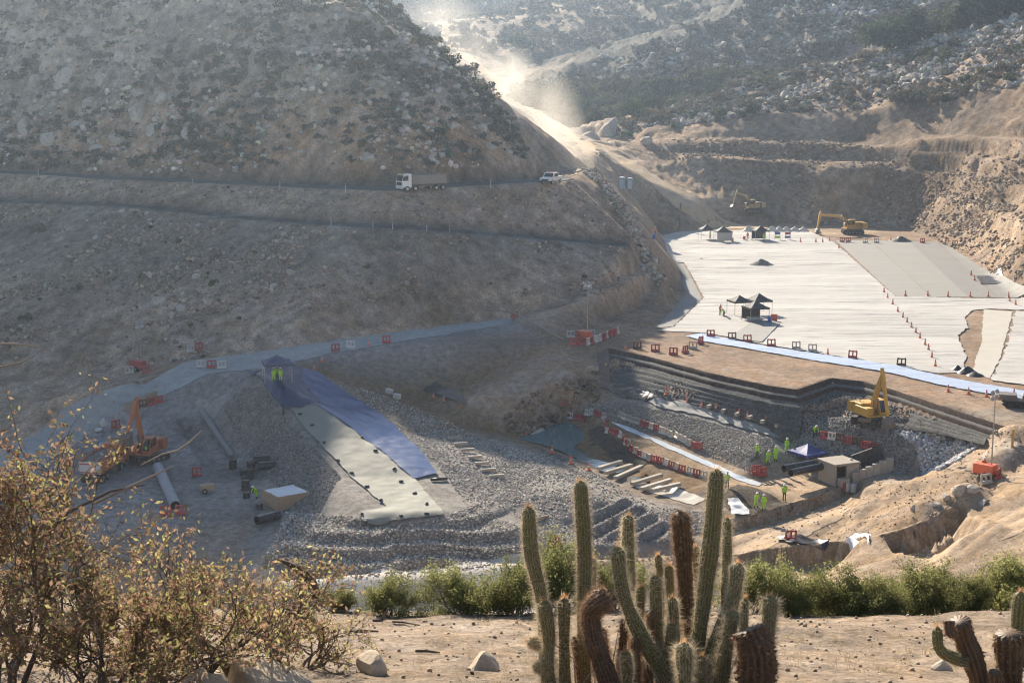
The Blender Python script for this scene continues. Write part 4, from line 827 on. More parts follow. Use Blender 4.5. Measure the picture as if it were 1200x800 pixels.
# ================================================================ vegetation
def leaf_quads(centers, size, r_, elong=1.8, up=None):
    """one small bent leaf (2 triangles) per centre"""
    n = len(centers); a = r_.normal(size=(n, 3)); a /= np.linalg.norm(a, axis=1)[:, None]
    if up is not None: a = a + up; a /= np.linalg.norm(a, axis=1)[:, None]
    b = np.cross(a, r_.normal(size=(n, 3))); b /= np.linalg.norm(b, axis=1)[:, None]
    s = size * r_.uniform(.6, 1.3, (n, 1)); L = a * s * elong / 2; W = b * s / 2
    c = np.cross(a, b) * s * .15
    v = np.stack([centers - L, centers + W * .9 + c, centers + L, centers - W * .9 + c], 1)
    f = np.arange(n * 4).reshape(n, 4); return v.reshape(-1, 3), f
def bush_mesh(name, seed, n=260, leaf=.16, lobes=6, flat=.75, hollow=.35):
    r_ = np.random.default_rng(seed); pts = []
    lc = r_.normal(size=(lobes, 3)) * [.45, .45, .22]; lc[:, 2] = np.abs(lc[:, 2]) * 1.4 + .28; lr = r_.uniform(.3, .55, lobes)
    for k in range(lobes):
        m = int(n / lobes); d = r_.normal(size=(m, 3)); d /= np.linalg.norm(d, axis=1)[:, None]
        rad = lr[k] * (hollow + (1 - hollow) * r_.random((m, 1)) ** .5)
        pts.append(lc[k] + d * rad * [1, 1, flat])
    p = np.concatenate(pts); p = p[p[:, 2] > .02]
    return leaf_quads(p, leaf, r_)
# --- shrubs of the slopes, a few shapes shared
HM = [leaf_mat('hill_shrub_grey', (.10, .09, .072), (.18, .158, .125), .2), leaf_mat('hill_shrub_olive', (.055, .062, .034), (.12, .12, .065), .25), leaf_mat('hill_shrub_dry', (.11, .085, .055), (.19, .15, .095), .25), leaf_mat('hill_shrub_green', (.035, .055, .022), (.09, .12, .045), .25)]
HB = {}
for mi, m_ in enumerate(HM):
    for k in range(4):
        v, f = bush_mesh('shrub', 900 + mi * 10 + k, n=300 if k < 3 else 420, leaf=.17, lobes=5 + k, flat=.8)
        me = bpy.data.meshes.new('foliage'); me.from_pydata(v.tolist(), [], f.tolist()); me.materials.append(m_); HB[mi, k] = me
def twigs_mesh(seed):
    r_ = np.random.default_rng(seed); mb = MB()
    for _ in range(7):
        a = r_.uniform(0, 6.28); q = r_.uniform(.2, .5); mb.tube([(0, 0, -.1), (math.cos(a) * q * .5, math.sin(a) * q * .5, .3), (math.cos(a) * q, math.sin(a) * q, .7)], [.035, .022, .01], 4, False)
    me = bpy.data.meshes.new('stem'); me.from_pydata([tuple(p) for p in mb.v], [], mb.f); me.materials.append(mat('twig', (.09, .07, .055), .9, var=.3)); return me
TW = [twigs_mesh(k) for k in range(3)]
def shrub(loc, s, mi, label, group, tall=1.0, cat='shrub', name='shrub'):
    t = thing(name, label, cat, loc, random.uniform(0, 6.3), group); t.scale = (s, s, s * tall)
    for nm_, me in (('foliage', HB[mi, random.randrange(4)]), ('stem', random.choice(TW))):
        o = bpy.data.objects.new(nm_, me); link(o, t)
    return t
dlh = lambda x, y: .25 + .75 * smooth(-.2, .25, fbm(x / 11 + 9, y / 9, 4, 500))
def far_shrubs(name, label, poly, n, smin, smax, mis, dens=None, q=70):
    x, y = sample_poly(poly, n, dens); z = hz(x, y); n = len(x); vs = []; fs = []; o = 0
    protos = [bush_mesh('x', 1500 + k, n=q, leaf=.34, lobes=4) for k in range(6)]
    cs = []
    for i in range(n):
        v, f = protos[rng.integers(6)]; s = smin + (smax - smin) * rng.random() ** 1.7; a = rng.uniform(0, 6.28)
        R_ = np.array([[math.cos(a), -math.sin(a), 0], [math.sin(a), math.cos(a), 0], [0, 0, 1]])
        vs.append(v @ R_.T * s + [x[i], y[i], z[i]]); fs.append(f + o); o += len(v)
    return tag(mesh_np(name, np.concatenate(vs), np.concatenate(fs), HM[mis]), label, 'shrubs', kind='stuff')
far_shrubs('hillside_scrub', 'dense grey scrub covering the hazy upper left hillside', LHU, 2300, .4, 1.3, 0, dlh)
far_shrubs('hillside_scrub', 'dry brown scrub mixed into the upper left hillside', LHU, 500, .4, 1.2, 2, dlh)
x, y = sample_poly(LHU, 230, dlh)
for a, b in zip(x, y):
    shrub(G(a, b, -.1), random.uniform(.8, 1.9), random.choice((0, 0, 0, 1, 2)), 'grey green shrub on the hazy slope above the truck road', 'shrubs on the upper left hillside')
for k, (u, v, s) in enumerate([(438, 2, 2.0), (450, 10, 1.6), (462, 17, 2.1), (474, 27, 1.7), (486, 37, 2.0), (497, 47, 1.6), (508, 57, 2.2), (520, 68, 1.8), (531, 78, 1.7), (542, 89, 2.2), (553, 99, 1.6), (564, 109, 1.9), (574, 119, 1.4), (584, 130, 1.7), (595, 143, 1.5), (604, 153, 1.2)]):
    yy = [300, 296, 291, 288, 285, 282, 279, 275, 273, 271, 268, 266, 265, 263, 261, 260][k]
    p = Y(u, v, yy - 3); shrub(G(p[0], p[1], -.1), s, random.choice((0, 2, 1)), 'sunlit shrub on the skyline ridge of the left hill, %s from the top' % ORD[k], 'shrubs along the left ridge')
for u, v, s, lab in ((48, 272, 1.3, 'dark shrub alone on the left cut face below the bench'), (212, 285, .7, 'small dark shrub high on the left cut face'), (178, 268, .6, 'small shrub just under the lower bench on the left'), (250, 335, .9, 'dark shrub among the rubble of the left cut face'), (90, 340, .8, 'dark shrub at the left side of the big cut face'), (30, 375, 1.0, 'shrub at the left foot of the big cut face'), (280, 375, .5, 'small dark shrub near the foot of the left cut face'), (430, 315, .6, 'small shrub in the middle of the big cut face')):
    shrub(on(u, v, dz=-.05), s, 1, lab, 'shrubs on the left cut face')
# right ridge and gullies
drh = lambda x, y: .15 + .85 * smooth(-.1, .3, fbm(x / 20 + 3, y / 16, 4, 520))
far_shrubs('ridge_scrub', 'grey green scrub on the right ridge', RHP, 700, .7, 2.2, 0, drh)
far_shrubs('ridge_scrub', 'golden dry scrub on the right ridge', RHP, 450, .6, 1.8, 2, drh)
x, y = sample_poly(RHP, 110, drh)
for a, b in zip(x, y): shrub(G(a, b, -.1), random.uniform(1.3, 2.8), random.choice((0, 1, 1, 3, 2)), 'olive shrub among the boulders of the right ridge', 'shrubs on the right ridge')
GUL = [p[:2] for p in [Y(600, 130, 500), Y(640, 135, 470), Y(700, 150, 445), Y(790, 118, 462), Y(860, 103, 470), Y(960, 76, 480), Y(900, 70, 530), Y(760, 100, 520), Y(680, 100, 525), Y(620, 112, 520)]]
far_shrubs('gully_wood', 'dark green wood filling the gully behind the right ridge', GUL, 1500, 1.6, 4.5, 1, q=90)
far_shrubs('ridge_scrub', 'scrub on the far middle ridge', [p[:2] for p in [Y(590, 125, 518), Y(900, 60, 520), Y(1200, 0, 540), Y(1300, -100, 620), Y(1000, -60, 622), Y(880, 0, 602), Y(640, 97, 542)]], 1300, 1.0, 3.2, 0, drh)
far_shrubs('distant_scrub', 'scrub on the hazy far slopes', [(-150, 620), (60, 640), (260, 640), (400, 900), (0, 1000), (-200, 950)], 3800, 1.6, 5.0, 0, lambda x, y: .4 + .8 * smooth(-.1, .3, fbm(x / 50, y / 50, 4, 530)))
# trees near the top right
TP = bush_mesh('x', 2100, n=1500, leaf=.13, lobes=12, flat=1.0, hollow=.3); TPM = []
for k in range(3):
    v, f = bush_mesh('crown', 2100 + k, n=1400, leaf=.12, lobes=11, flat=1.0, hollow=.3)
    v = v + [0, 0, .25]; me = bpy.data.meshes.new('crown'); me.from_pydata(v.tolist(), [], f.tolist()); TPM.append(me)
tm = [leaf_mat('tree_dark', (.028, .045, .02), (.075, .095, .04), .25), leaf_mat('tree_pale', (.07, .085, .045), (.15, .16, .085), .3)]
def tree(loc, s, mi, label, group):
    t = thing('tree', label, 'tree', loc, random.uniform(0, 6.3), group, s)
    me = TPM[random.randrange(3)].copy(); me.materials.append(tm[mi]); link(bpy.data.objects.new('crown', me), t)
    mb = MB(); mb.tube([(0, 0, -.2), (.03, 0, .3), (.02, .05, .7)], [.07, .05, .03], 6)
    for a in range(4): mb.tube([(.03, 0, .3), (.2 * math.cos(a * 1.6), .2 * math.sin(a * 1.6), .6), (.35 * math.cos(a * 1.6), .35 * math.sin(a * 1.6), .85)], [.035, .025, .012], 5)
    mb.build('trunk', mat('bark', (.10, .08, .06), .95, var=.3, bump=.02), t)
    return t
for k, (u, v, yy, s, mi, lab) in enumerate([(1040, 34, 470, 6.5, 0, 'dark tree at the left end of the tree row near the top right'), (1072, 28, 472, 6.0, 0, 'second dark tree of the row near the top right'), (1100, 26, 470, 5.0, 1, 'pale bushy tree between two dark ones near the top right'), (1128, 24, 468, 5.5, 1, 'pale tree at the right end of the row near the top right'), (1160, 10, 480, 8.0, 0, 'big dark tree at the top right corner'), (1195, 6, 478, 8.0, 0, 'dark tree touching the top right corner'), (1006, 24, 500, 3.2, 1, 'small bright tree left of the tree row near the top right'), (965, 33, 500, 3.0, 1, 'small pale tree on the slope left of the tree row'), (915, 38, 500, 2.5, 0, 'small dark tree on the far slope above the right ridge'), (605, 27, 640, 5, 1, 'lone rounded tree on the far hazy slope above the dust'), (760, 130, 448, 4.5, 0, 'dark bushy tree on the crest near the gully'), (742, 142, 440, 3.8, 0, 'dark tree beside the rounded boulder'), (845, 105, 470, 5, 0, 'dark tree in the gully behind the right ridge'), (800, 112, 470, 4.5, 0, 'dark gully tree left of centre of the wood'), (720, 120, 478, 5, 1, 'pale tree in the wooded gully'), (690, 118, 490, 5, 0, 'dark tree at the hazy left end of the gully wood')]):
    p = Y(u, v, yy if k > 5 else 452); tree(G(p[0], p[1], -.2), s * (1.25 if k < 6 else 1), mi, lab, 'trees on the right slopes')
for k, (u, v, s, mi) in enumerate([(770, 128, 2.2, 3), (790, 150, 1.6, 3), (735, 160, 1.8, 3), (1015, 116, 2.6, 0), (1050, 120, 2.8, 0), (1080, 105, 2.4, 0), (985, 110, 2.2, 1), (1150, 90, 2.6, 2), (1180, 85, 3, 2), (1025, 82, 2, 1), (870, 138, 2, 1), (1100, 75, 2, 3), (1190, 62, 2.2, 1)]):
    shrub(on(u, v, dz=-.1), s, mi, 'large shrub at the upper rim of the right cut slope, %s of those there' % ORD[k], 'large shrubs above the right cut')

# ---------------------------------------------------------------- foreground shrubs
def grow(seed, stems, height, spread, levels=4, lean=(0, 0), r0=.018):
    """branching shrub; returns wood MB, twig points (pos, dir)"""
    r_ = random.Random(seed); mb = MB(); tips = []
    def branch(p, d, L, r, lev):
        n = 4; path = [p]; rad = [r]
        for k in range(n):
            d = (d + Vector((r_.gauss(0, .22), r_.gauss(0, .22), r_.gauss(.03, .16)))).normalized()
            p = p + d * L / n; path.append(p); rad.append(r * (1 - .5 * (k + 1) / n))
            if lev <= 2: tips.append((p.copy(), d.copy(), lev))
            if lev > 0 and k >= 1 and r_.random() < .8:
                e = (d + Vector((r_.gauss(0, .7), r_.gauss(0, .7), r_.gauss(.15, .45)))).normalized()
                branch(p, e, L * r_.uniform(.5, .75), r * .6, lev - 1)
        mb.tube(path, rad, 5 if r > .008 else 3, False)
        if lev > 0: branch(p, d, L * .7, r * .5, lev - 1)
    for s in range(stems):
        a = r_.uniform(0, 6.28); q = r_.uniform(.1, 1) ** .7
        d = Vector((math.cos(a) * q * spread + lean[0], math.sin(a) * q * spread + lean[1], 1)).normalized()
        branch(Vector((math.cos(a) * .08, math.sin(a) * .08, -.05)), d, height * r_.uniform(.4, .6), r0 * r_.uniform(.6, 1.2), levels)
    return mb, tips
def leafy(tips, n, size, seed, jitter=.04, elong=1.9, minlev=0, frac=1.0, cl=None):
    r_ = np.random.default_rng(seed); t = [q for q in tips if q[2] <= 2]
    P = np.array([q[0][:] for q in t])
    if cl is not None:
        m = fbm(P[:, 0] * 4 + cl, P[:, 2] * 4 + P[:, 1] * 3, 3, 600 + seed) > cl * 0 - .05; P = P[m] if m.sum() > 20 else P
    c = P[r_.integers(0, len(P), n)] + r_.normal(size=(n, 3)) * jitter
    return leaf_quads(c, size, r_, elong, up=np.array([0, 0, .3]))
m_wood = mat('grey_wood', (.11, .085, .065), .9, var=.35, scale=8, bump=.004, bscale=60)
m_wood2 = mat('pale_wood', (.30, .24, .18), .9, var=.3, scale=8)
m_lb = leaf_mat('leaf_rust', (.25, .145, .09), (.42, .275, .175), .45)
m_ly = leaf_mat('leaf_yellow', (.20, .20, .07), (.46, .40, .17), .5)
m_lg = leaf_mat('leaf_green', (.125, .135, .045), (.28, .29, .11), .5)
m_lg2 = leaf_mat('leaf_olive', (.16, .155, .06), (.33, .31, .14), .5)
for k, (u, v, y_, h, st, sp, lean, nl, ng, lab) in enumerate([
        (5, 830, 8.6, 1.75, 9, .5, (0, 0), 15000, 5000, 'tall rust leaved dry shrub at the left edge'),
        (110, 840, 8.2, .92, 7, .8, (.1, 0), 11000, 5200, 'dense rust and yellow shrub right of the tallest one'),
        (215, 830, 8.9, 1.0, 7, .8, (.15, 0), 8000, 3200, 'brown leaved shrub in the middle of the left thicket'),
        (300, 800, 9.6, .95, 6, .8, (.1, 0), 5200, 2300, 'thin twiggy brown shrub at the right end of the left thicket'),
        (40, 800, 10.2, 1.35, 6, .6, (.1, 0), 8000, 2600, 'shrub standing behind the left thicket, orange brown'),
        (190, 800, 10.2, .95, 6, .7, (.2, 0), 6000, 1800, 'sparse shrub behind the middle of the left thicket'),
        (345, 775, 10.3, .62, 6, .9, (0, 0), 2300, 1200, 'low thin shrub beside the bare soil at the end of the thicket')]):
    p = Y(u, v, y_); zz = float(near_h(p[0], p[1])); t = thing('dry_shrub', lab, 'shrub', (p[0], p[1], zz), 0, 'dry shrubs of the left thicket')
    mb, tips = grow(50 + k, st, h * (.92 if k == 0 else .84), sp, 4, lean); mb.build('branches', m_wood, t)
    v_, f_ = leafy(tips, int(nl * (.5 if k in (0, 1) else .28)), .019, 70 + k, .02); mesh_np('rust_leaves', v_, f_, m_lb, t)
    v_, f_ = leafy(tips, int(ng * (.7 if k in (0, 1) else .5)), .018, 90 + k, .02); mesh_np('yellow_leaves', v_, f_, m_ly, t)
# bare limbs that show against the site
for path, rad, m_, lab in (
    ([Y(372, 700, 9.8), Y(366, 682, 9.8), Y(352, 668, 9.8), Y(338, 660, 9.9), Y(326, 655, 9.9)], [.035, .032, .026, .018, .008], m_wood, 'thick bare limb curving over the right end of the left thicket'),
    ([Y(270, 790, 9.2), Y(255, 765, 9.2), Y(225, 745, 9.2), Y(185, 735, 9.2), Y(150, 732, 9.3)], [.03, .026, .024, .018, .01], m_wood, 'dark crooked limb lying through the lower thicket'),
    ([Y(110, 590, 8.8), Y(150, 571, 8.8), Y(180, 557, 8.8), Y(203, 546, 8.8)], [.007, .008, .007, .004], m_wood2, 'pale bare twig rising in front of the grey pipe'),
    ([Y(236, 505, 9), Y(222, 518, 9), Y(208, 528, 9), Y(190, 532, 9), Y(165, 545, 9)], [.004, .006, .006, .005, .004], m_wood2, 'forked bare twig in front of the left trenches'),
    ([Y(-5, 402, 8.8), Y(20, 403, 8.8), Y(45, 406, 8.8), Y(60, 412, 8.8)], [.006, .006, .005, .003], m_wood2, 'pale twig reaching in from the left edge'),
    ([Y(0, 430, 8.8), Y(25, 425, 8.8), Y(50, 410, 8.8)], [.006, .005, .003], m_wood2, 'lower pale twig reaching in from the left edge'),
    ([Y(40, 640, 8.7), Y(80, 600, 8.7), Y(130, 575, 8.8), Y(170, 568, 8.8)], [.012, .01, .008, .004], m_wood, 'dark branch arching out of the left thicket')):
    o = MB().tube(path, rad, 7).build('bare_branch', m_wood if m_ is m_wood else m_wood2, None, True); tag(o, lab, 'branch', 'bare branches of the left thicket')
# green shrubs at the terrace edge
GS = []
for k in range(4):
    mb, tips = grow(150 + k, 16, .75, .9, 3, r0=.012); a = leafy(tips, 9000, .022, 170 + k, .05, 1.7); b = leafy(tips, 5500, .022, 190 + k, .05, 1.7)
    me0 = bpy.data.meshes.new('branches'); me0.from_pydata([tuple(p) for p in mb.v], [], mb.f); me0.materials.append(m_wood)
    ms = []
    for (v_, f_), m_ in ((a, m_lg), (b, m_lg2)):
        me = bpy.data.meshes.new('leaves'); me.from_pydata(v_.tolist(), [], f_.tolist()); me.materials.append(m_); ms.append(me)
    GS.append((me0, ms))
def green(u, y_, s, k, lab, group, tall=1.0):
    p = Y(u, 740, y_); t = thing('leafy_shrub', lab, 'shrub', (p[0], y_, float(near_h(p[0], y_)) - .03), random.uniform(0, 6.3), group); t.scale = (s, s, s * tall)
    me0, ms = GS[k]; link(bpy.data.objects.new('branches', me0), t)
    for me in ms: link(bpy.data.objects.new('leaves', me), t)
g1, g2 = 'green shrubs at the terrace edge left of the cacti', 'green shrubs of the hedge on the right'
green(398, 14.6, .36, 0, 'smallest green shrub at the terrace edge, beside the dry thicket', g1)
green(458, 14.5, .52, 1, 'small round green shrub alone on the terrace edge', g1)
green(540, 14.7, .62, 2, 'green shrub at the terrace edge, left one of the touching pair', g1)
green(600, 14.5, .66, 3, 'green shrub at the terrace edge, right one of the touching pair', g1)
green(655, 15.0, .9, 1, 'taller green shrub directly behind the left cactus stems', g1)
green(720, 15.0, .70, 0, 'green shrub behind the middle of the cactus clump', g1)
green(880, 15.0, .70, 2, 'green shrub just right of the tallest cactus stem, start of the hedge', g2)
for k, (u, s) in enumerate([(930, .55), (990, .72), (1035, .5), (1085, .70), (1130, .5), (1178, .78), (1220, .6)]):
    green(u, 14.9 + .25 * (k % 2), s, k % 4, 'dense green shrub, %s from the left in the hedge on the right' % ORD[k], g2)
for k, (u, s) in enumerate([(960, .62), (1060, .72), (1150, .8)]):
    green(u, 15.7, s, (k + 1) % 4, 'green shrub in the back row of the right hedge, %s from the left' % ORD[k], g2, 1.1)
# sticks
for path, r_, lab in (([Y(403, 757, 13.2), Y(425, 756, 13.2), Y(443, 752, 13.1)], .016, 'grey driftwood stick on the bare soil'), ([Y(437, 738, 14), Y(447, 725, 14), Y(455, 712, 14)], .018, 'short grey stump in front of the small round shrub'), ([Y(460, 745, 13.8), Y(475, 742, 13.8), Y(492, 746, 13.6)], .01, 'thin fallen twig on the soil below the round shrub'), ([Y(487, 782, 11.6), Y(500, 778, 11.6), Y(515, 781, 11.5)], .012, 'dark curved stick on the soil left of the cacti')):
    o = MB().tube([(a, b, float(near_h(a, b)) + .015 if i != 2 or 'stump' not in lab else c) for i, (a, b, c) in enumerate(path)], [r_, r_, r_ * .6], 6).build('stick', m_wood); tag(o, lab, 'stick', 'sticks on the soil')

# dry grass tufts on the terrace
gx_, gy_ = sample_poly([(-4.5, 9.2), (5.8, 9.2), (6.5, 15), (-5, 15)], 330, lambda x, y: .1 + .9 * smooth(0, .35, fbm(x / 1.5, y / 1.5, 3, 700))); tv = []
for a, b in zip(gx_, gy_):
    c_ = float(near_h(a, b)); hh = random.uniform(.03, .11)
    for _ in range(9):
        d = Vector((random.gauss(0, .5), random.gauss(0, .5), 1)).normalized() * hh * random.uniform(.6, 1.2); o_ = Vector((a + random.gauss(0, .02), b + random.gauss(0, .02), c_ - .005)); w_ = Vector((random.gauss(0, 1), random.gauss(0, 1), 0)).normalized() * .0025; tv += [o_ - w_, o_ + w_, o_ + d]
tag(mesh_np('dry_grass', np.array([q[:] for q in tv]), np.arange(len(tv)).reshape(-1, 3), leaf_mat('straw', (.34, .26, .15), (.52, .43, .27), .35)), 'thin dry grass tufts on the foreground soil', 'grass', kind='stuff')
# ================================================================ columnar cacti
def cactus_mat(name, c1, c2, groove):
    if name in MATS: return MATS[name]
    m, n, l, b = new_mat(name); geo = n.new('ShaderNodeNewGeometry'); at_ = n.new('ShaderNodeAttribute'); at_.attribute_name = 'zone'
    nz = n.new('ShaderNodeTexNoise'); nz.inputs['Scale'].default_value = 14; nz.inputs['Detail'].default_value = 6; l.new(geo.outputs['Position'], nz.inputs['Vector'])
    mx = n.new('ShaderNodeMixRGB'); mx.inputs[1].default_value = (*c1, 1); mx.inputs[2].default_value = (*c2, 1); l.new(nz.outputs['Fac'], mx.inputs[0])
    m2 = n.new('ShaderNodeMixRGB'); m2.blend_type = 'MIX'; m2.inputs[2].default_value = (*groove, 1)
    sp = n.new('ShaderNodeSeparateColor'); l.new(at_.outputs['Color'], sp.inputs[0]); l.new(sp.outputs[0], m2.inputs[0]); l.new(mx.outputs[0], m2.inputs[1])
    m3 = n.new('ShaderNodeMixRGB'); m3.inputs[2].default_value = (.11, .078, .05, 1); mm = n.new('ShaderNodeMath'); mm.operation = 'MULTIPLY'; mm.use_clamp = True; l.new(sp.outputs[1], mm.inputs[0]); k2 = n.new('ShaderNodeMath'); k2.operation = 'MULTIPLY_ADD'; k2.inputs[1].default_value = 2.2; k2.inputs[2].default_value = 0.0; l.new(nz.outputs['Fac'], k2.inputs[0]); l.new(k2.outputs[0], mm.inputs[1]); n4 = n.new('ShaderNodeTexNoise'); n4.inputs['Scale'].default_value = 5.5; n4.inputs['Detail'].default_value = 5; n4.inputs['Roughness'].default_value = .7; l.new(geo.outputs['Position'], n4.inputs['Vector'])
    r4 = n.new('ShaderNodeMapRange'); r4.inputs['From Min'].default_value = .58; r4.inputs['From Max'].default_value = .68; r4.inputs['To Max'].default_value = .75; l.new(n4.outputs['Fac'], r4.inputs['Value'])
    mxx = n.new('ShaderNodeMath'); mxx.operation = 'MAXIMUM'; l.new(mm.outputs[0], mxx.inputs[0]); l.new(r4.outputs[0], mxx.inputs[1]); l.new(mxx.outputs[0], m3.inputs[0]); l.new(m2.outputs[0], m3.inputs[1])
    l.new(m3.outputs[0], b.inputs['Base Color']); b.inputs['Roughness'].default_value = .6; b.inputs['Specular IOR Level'].default_value = .25
    bp = n.new('ShaderNodeBump'); bp.inputs['Distance'].default_value = .004; bp.inputs['Strength'].default_value = .5; l.new(nz.outputs['Fac'], bp.inputs['Height']); l.new(bp.outputs[0], b.inputs['Normal'])
    MATS[name] = m; return m
m_cact = cactus_mat('cactus_skin', (.10, .10, .032), (.18, .17, .06), (.26, .23, .13))
m_dead = cactus_mat('cactus_dead', (.055, .035, .022), (.16, .105, .065), (.20, .14, .09))
m_spine = leaf_mat('spine', (.50, .40, .26), (.72, .62, .46), .3); m_spb = leaf_mat('spine_brown', (.22, .13, .075), (.45, .30, .19), .3)
m_flake = leaf_mat('bark_flake', (.16, .10, .06), (.38, .27, .17), .1); m_wool = leaf_mat('crown_wool', (.50, .27, .12), (.66, .46, .25), .4)
def catmull(P, n):
    P = [Vector(p) for p in P]; P = [P[0] * 2 - P[1]] + P + [P[-1] * 2 - P[-2]]; out = []
    seg = len(P) - 3
    for i in range(n):
        t = i / (n - 1) * seg; k = min(int(t), seg - 1); t -= k; a, b, c, d = P[k:k + 4]
        out.append(.5 * ((2 * b) + (c - a) * t + (2 * a - 5 * b + 4 * c - d) * t * t + (3 * b - a - 3 * c + d) * t ** 3))
    return out
def stem(parent, pts, rad, ribs=12, dead=0, spl=.035, seed=0, label=None, wool=True, crown=True, name='stem'):
    r_ = np.random.default_rng(seed); L = sum((Vector(pts[i + 1]) - Vector(pts[i])).length for i in range(len(pts) - 1))
    n = max(14, int(L / .02)); path = catmull([Vector(q) + Vector((r_.normal() * .012, r_.normal() * .02, 0)) * (0 < i_ < len(pts) - 1) for i_, q in enumerate(pts)], n); ns = ribs * 4; vs = []; col = []; spv = []; t_ = None
    for i, p in enumerate(path):
        t = (path[min(i + 1, n - 1)] - path[max(i - 1, 0)]).normalized()
        a = Vector((1, .1, 0)) if t_ is None else a; a = (a - t * a.dot(t)).normalized(); b = t.cross(a); t_ = t
        s = i / (n - 1); dist_top = (1 - s) * L
        rr = rad * (.92 + .08 * math.sin(s * 9 + seed)) * (1 - .12 * (1 - s))
        rr *= 1 + .09 * float(vnoise(np.array([s * L * 7 + seed * 5.3]), np.array([seed * 1.7]), 12)[0]) - .12 * max(0, float(vnoise(np.array([s * L * 3.1 + seed * 2.3]), np.array([seed * 4.7]), 13)[0]) - .45)
        if crown and dist_top < rad * 1.5: rr *= math.sqrt(max(0.02, 1 - (1 - dist_top / (rad * 1.5)) ** 2.2))
        if dead: rr *= 1 + .22 * float(fbm(np.array([s * L * 9 + seed]), np.array([seed * 3.1]), 3, 5)[0]) * dead
        for k in range(ns):
            th = 2 * math.pi * k / ns; cr = math.cos(ribs * th); q = rr * (1 + .09 * cr + .02 * math.sin(i * 2.1 + k))
            if dead: q *= 1 + .10 * dead * float(r_.normal())
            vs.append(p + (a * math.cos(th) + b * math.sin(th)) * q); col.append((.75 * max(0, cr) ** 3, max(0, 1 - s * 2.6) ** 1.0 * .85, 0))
        if i % 1 == 0 and i < n - 1:
            for k in range(ribs):
                th = 2 * math.pi * k / ribs; o = (a * math.cos(th) + b * math.sin(th)); e = p + o * rr * 1.1; sd_ = t.cross(o)
                for _ in range(4 if not dead else 6):
                    d = (o * r_.uniform(.3, 1.2) + sd_ * r_.normal() * .8 + t * r_.normal() * .8).normalized(); ln = spl * r_.uniform(.35, 1.15) * (1.7 if r_.random() < .12 else 1)
                    w_ = d.cross(Vector(r_.normal(size=3))).normalized() * .0011; spv += [e - w_, e + w_, e + d * ln]
    fs = [(i * ns + k, i * ns + (k + 1) % ns, (i + 1) * ns + (k + 1) % ns, (i + 1) * ns + k) for i in range(n - 1) for k in range(ns)]
    vs.append(path[-1] + t_ * rad * .05); col.append((.5, 0, 0)); c_ = len(vs) - 1
    F4 = np.array(fs); top = [((n - 1) * ns + k, (n - 1) * ns + (k + 1) % ns, c_, c_) for k in range(ns)]
    me = bpy.data.meshes.new('stem'); me.from_pydata([tuple(p) for p in vs], [], fs + [t3[:3] for t3 in top])
    ca = me.color_attributes.new('zone', 'FLOAT_COLOR', 'POINT'); ca.data.foreach_set('color', np.concatenate([np.array(col), np.ones((len(col), 1))], 1).astype(np.float32).ravel())
    for p in me.polygons: p.use_smooth = True
    me.materials.append(m_dead if dead else m_cact); o = link(bpy.data.objects.new(name, me), parent)
    if label: o['label'] = label
    sv = np.array([q[:] for q in spv]); mesh_np('spines', sv, np.arange(len(sv)).reshape(-1, 3), m_spb if dead else m_spine, o)
    if dead >= .6 and not label is None and ('stump' in label or 'pointed' in label or 'broken' in label):
        vv = np.array([q[:] for q in vs]); pk = vv[r_.integers(0, len(vv) - 1, 420)]; fv, ff = leaf_quads(pk, .022, r_, 1.5); mesh_np('bark_flakes', fv, ff, m_flake, o)['kind'] = 'stuff'
    if wool and crown and not dead:
        w_ = []; p = path[-1]
        for _ in range(60):
            d = (t_ * r_.uniform(.5, 1.4) + Vector(r_.normal(size=3)) * .45).normalized(); q = d.cross(Vector(r_.normal(size=3))).normalized() * .0016
            e = p - t_ * rad * r_.uniform(.1, .5) + Vector(r_.normal(size=3)) * rad * .22; w_ += [e - q, e + q, e + d * r_.uniform(.02, .055)]
        mesh_np('crown_wool', np.array([q[:] for q in w_]), np.arange(len(w_)).reshape(-1, 3), m_wool, o)
    return o
base = Y(760, 815, 11.0); bz = float(near_h(base[0], base[1]))
clump = thing('cactus_clump', 'clump of tall ribbed columnar cacti with pale spines in the foreground', 'cactus', (0, 0, 0))
S = 9.0 / 1742
def px(l, dy=0.0): return [Y(u, v, 9.0 + dy) for u, v in l]
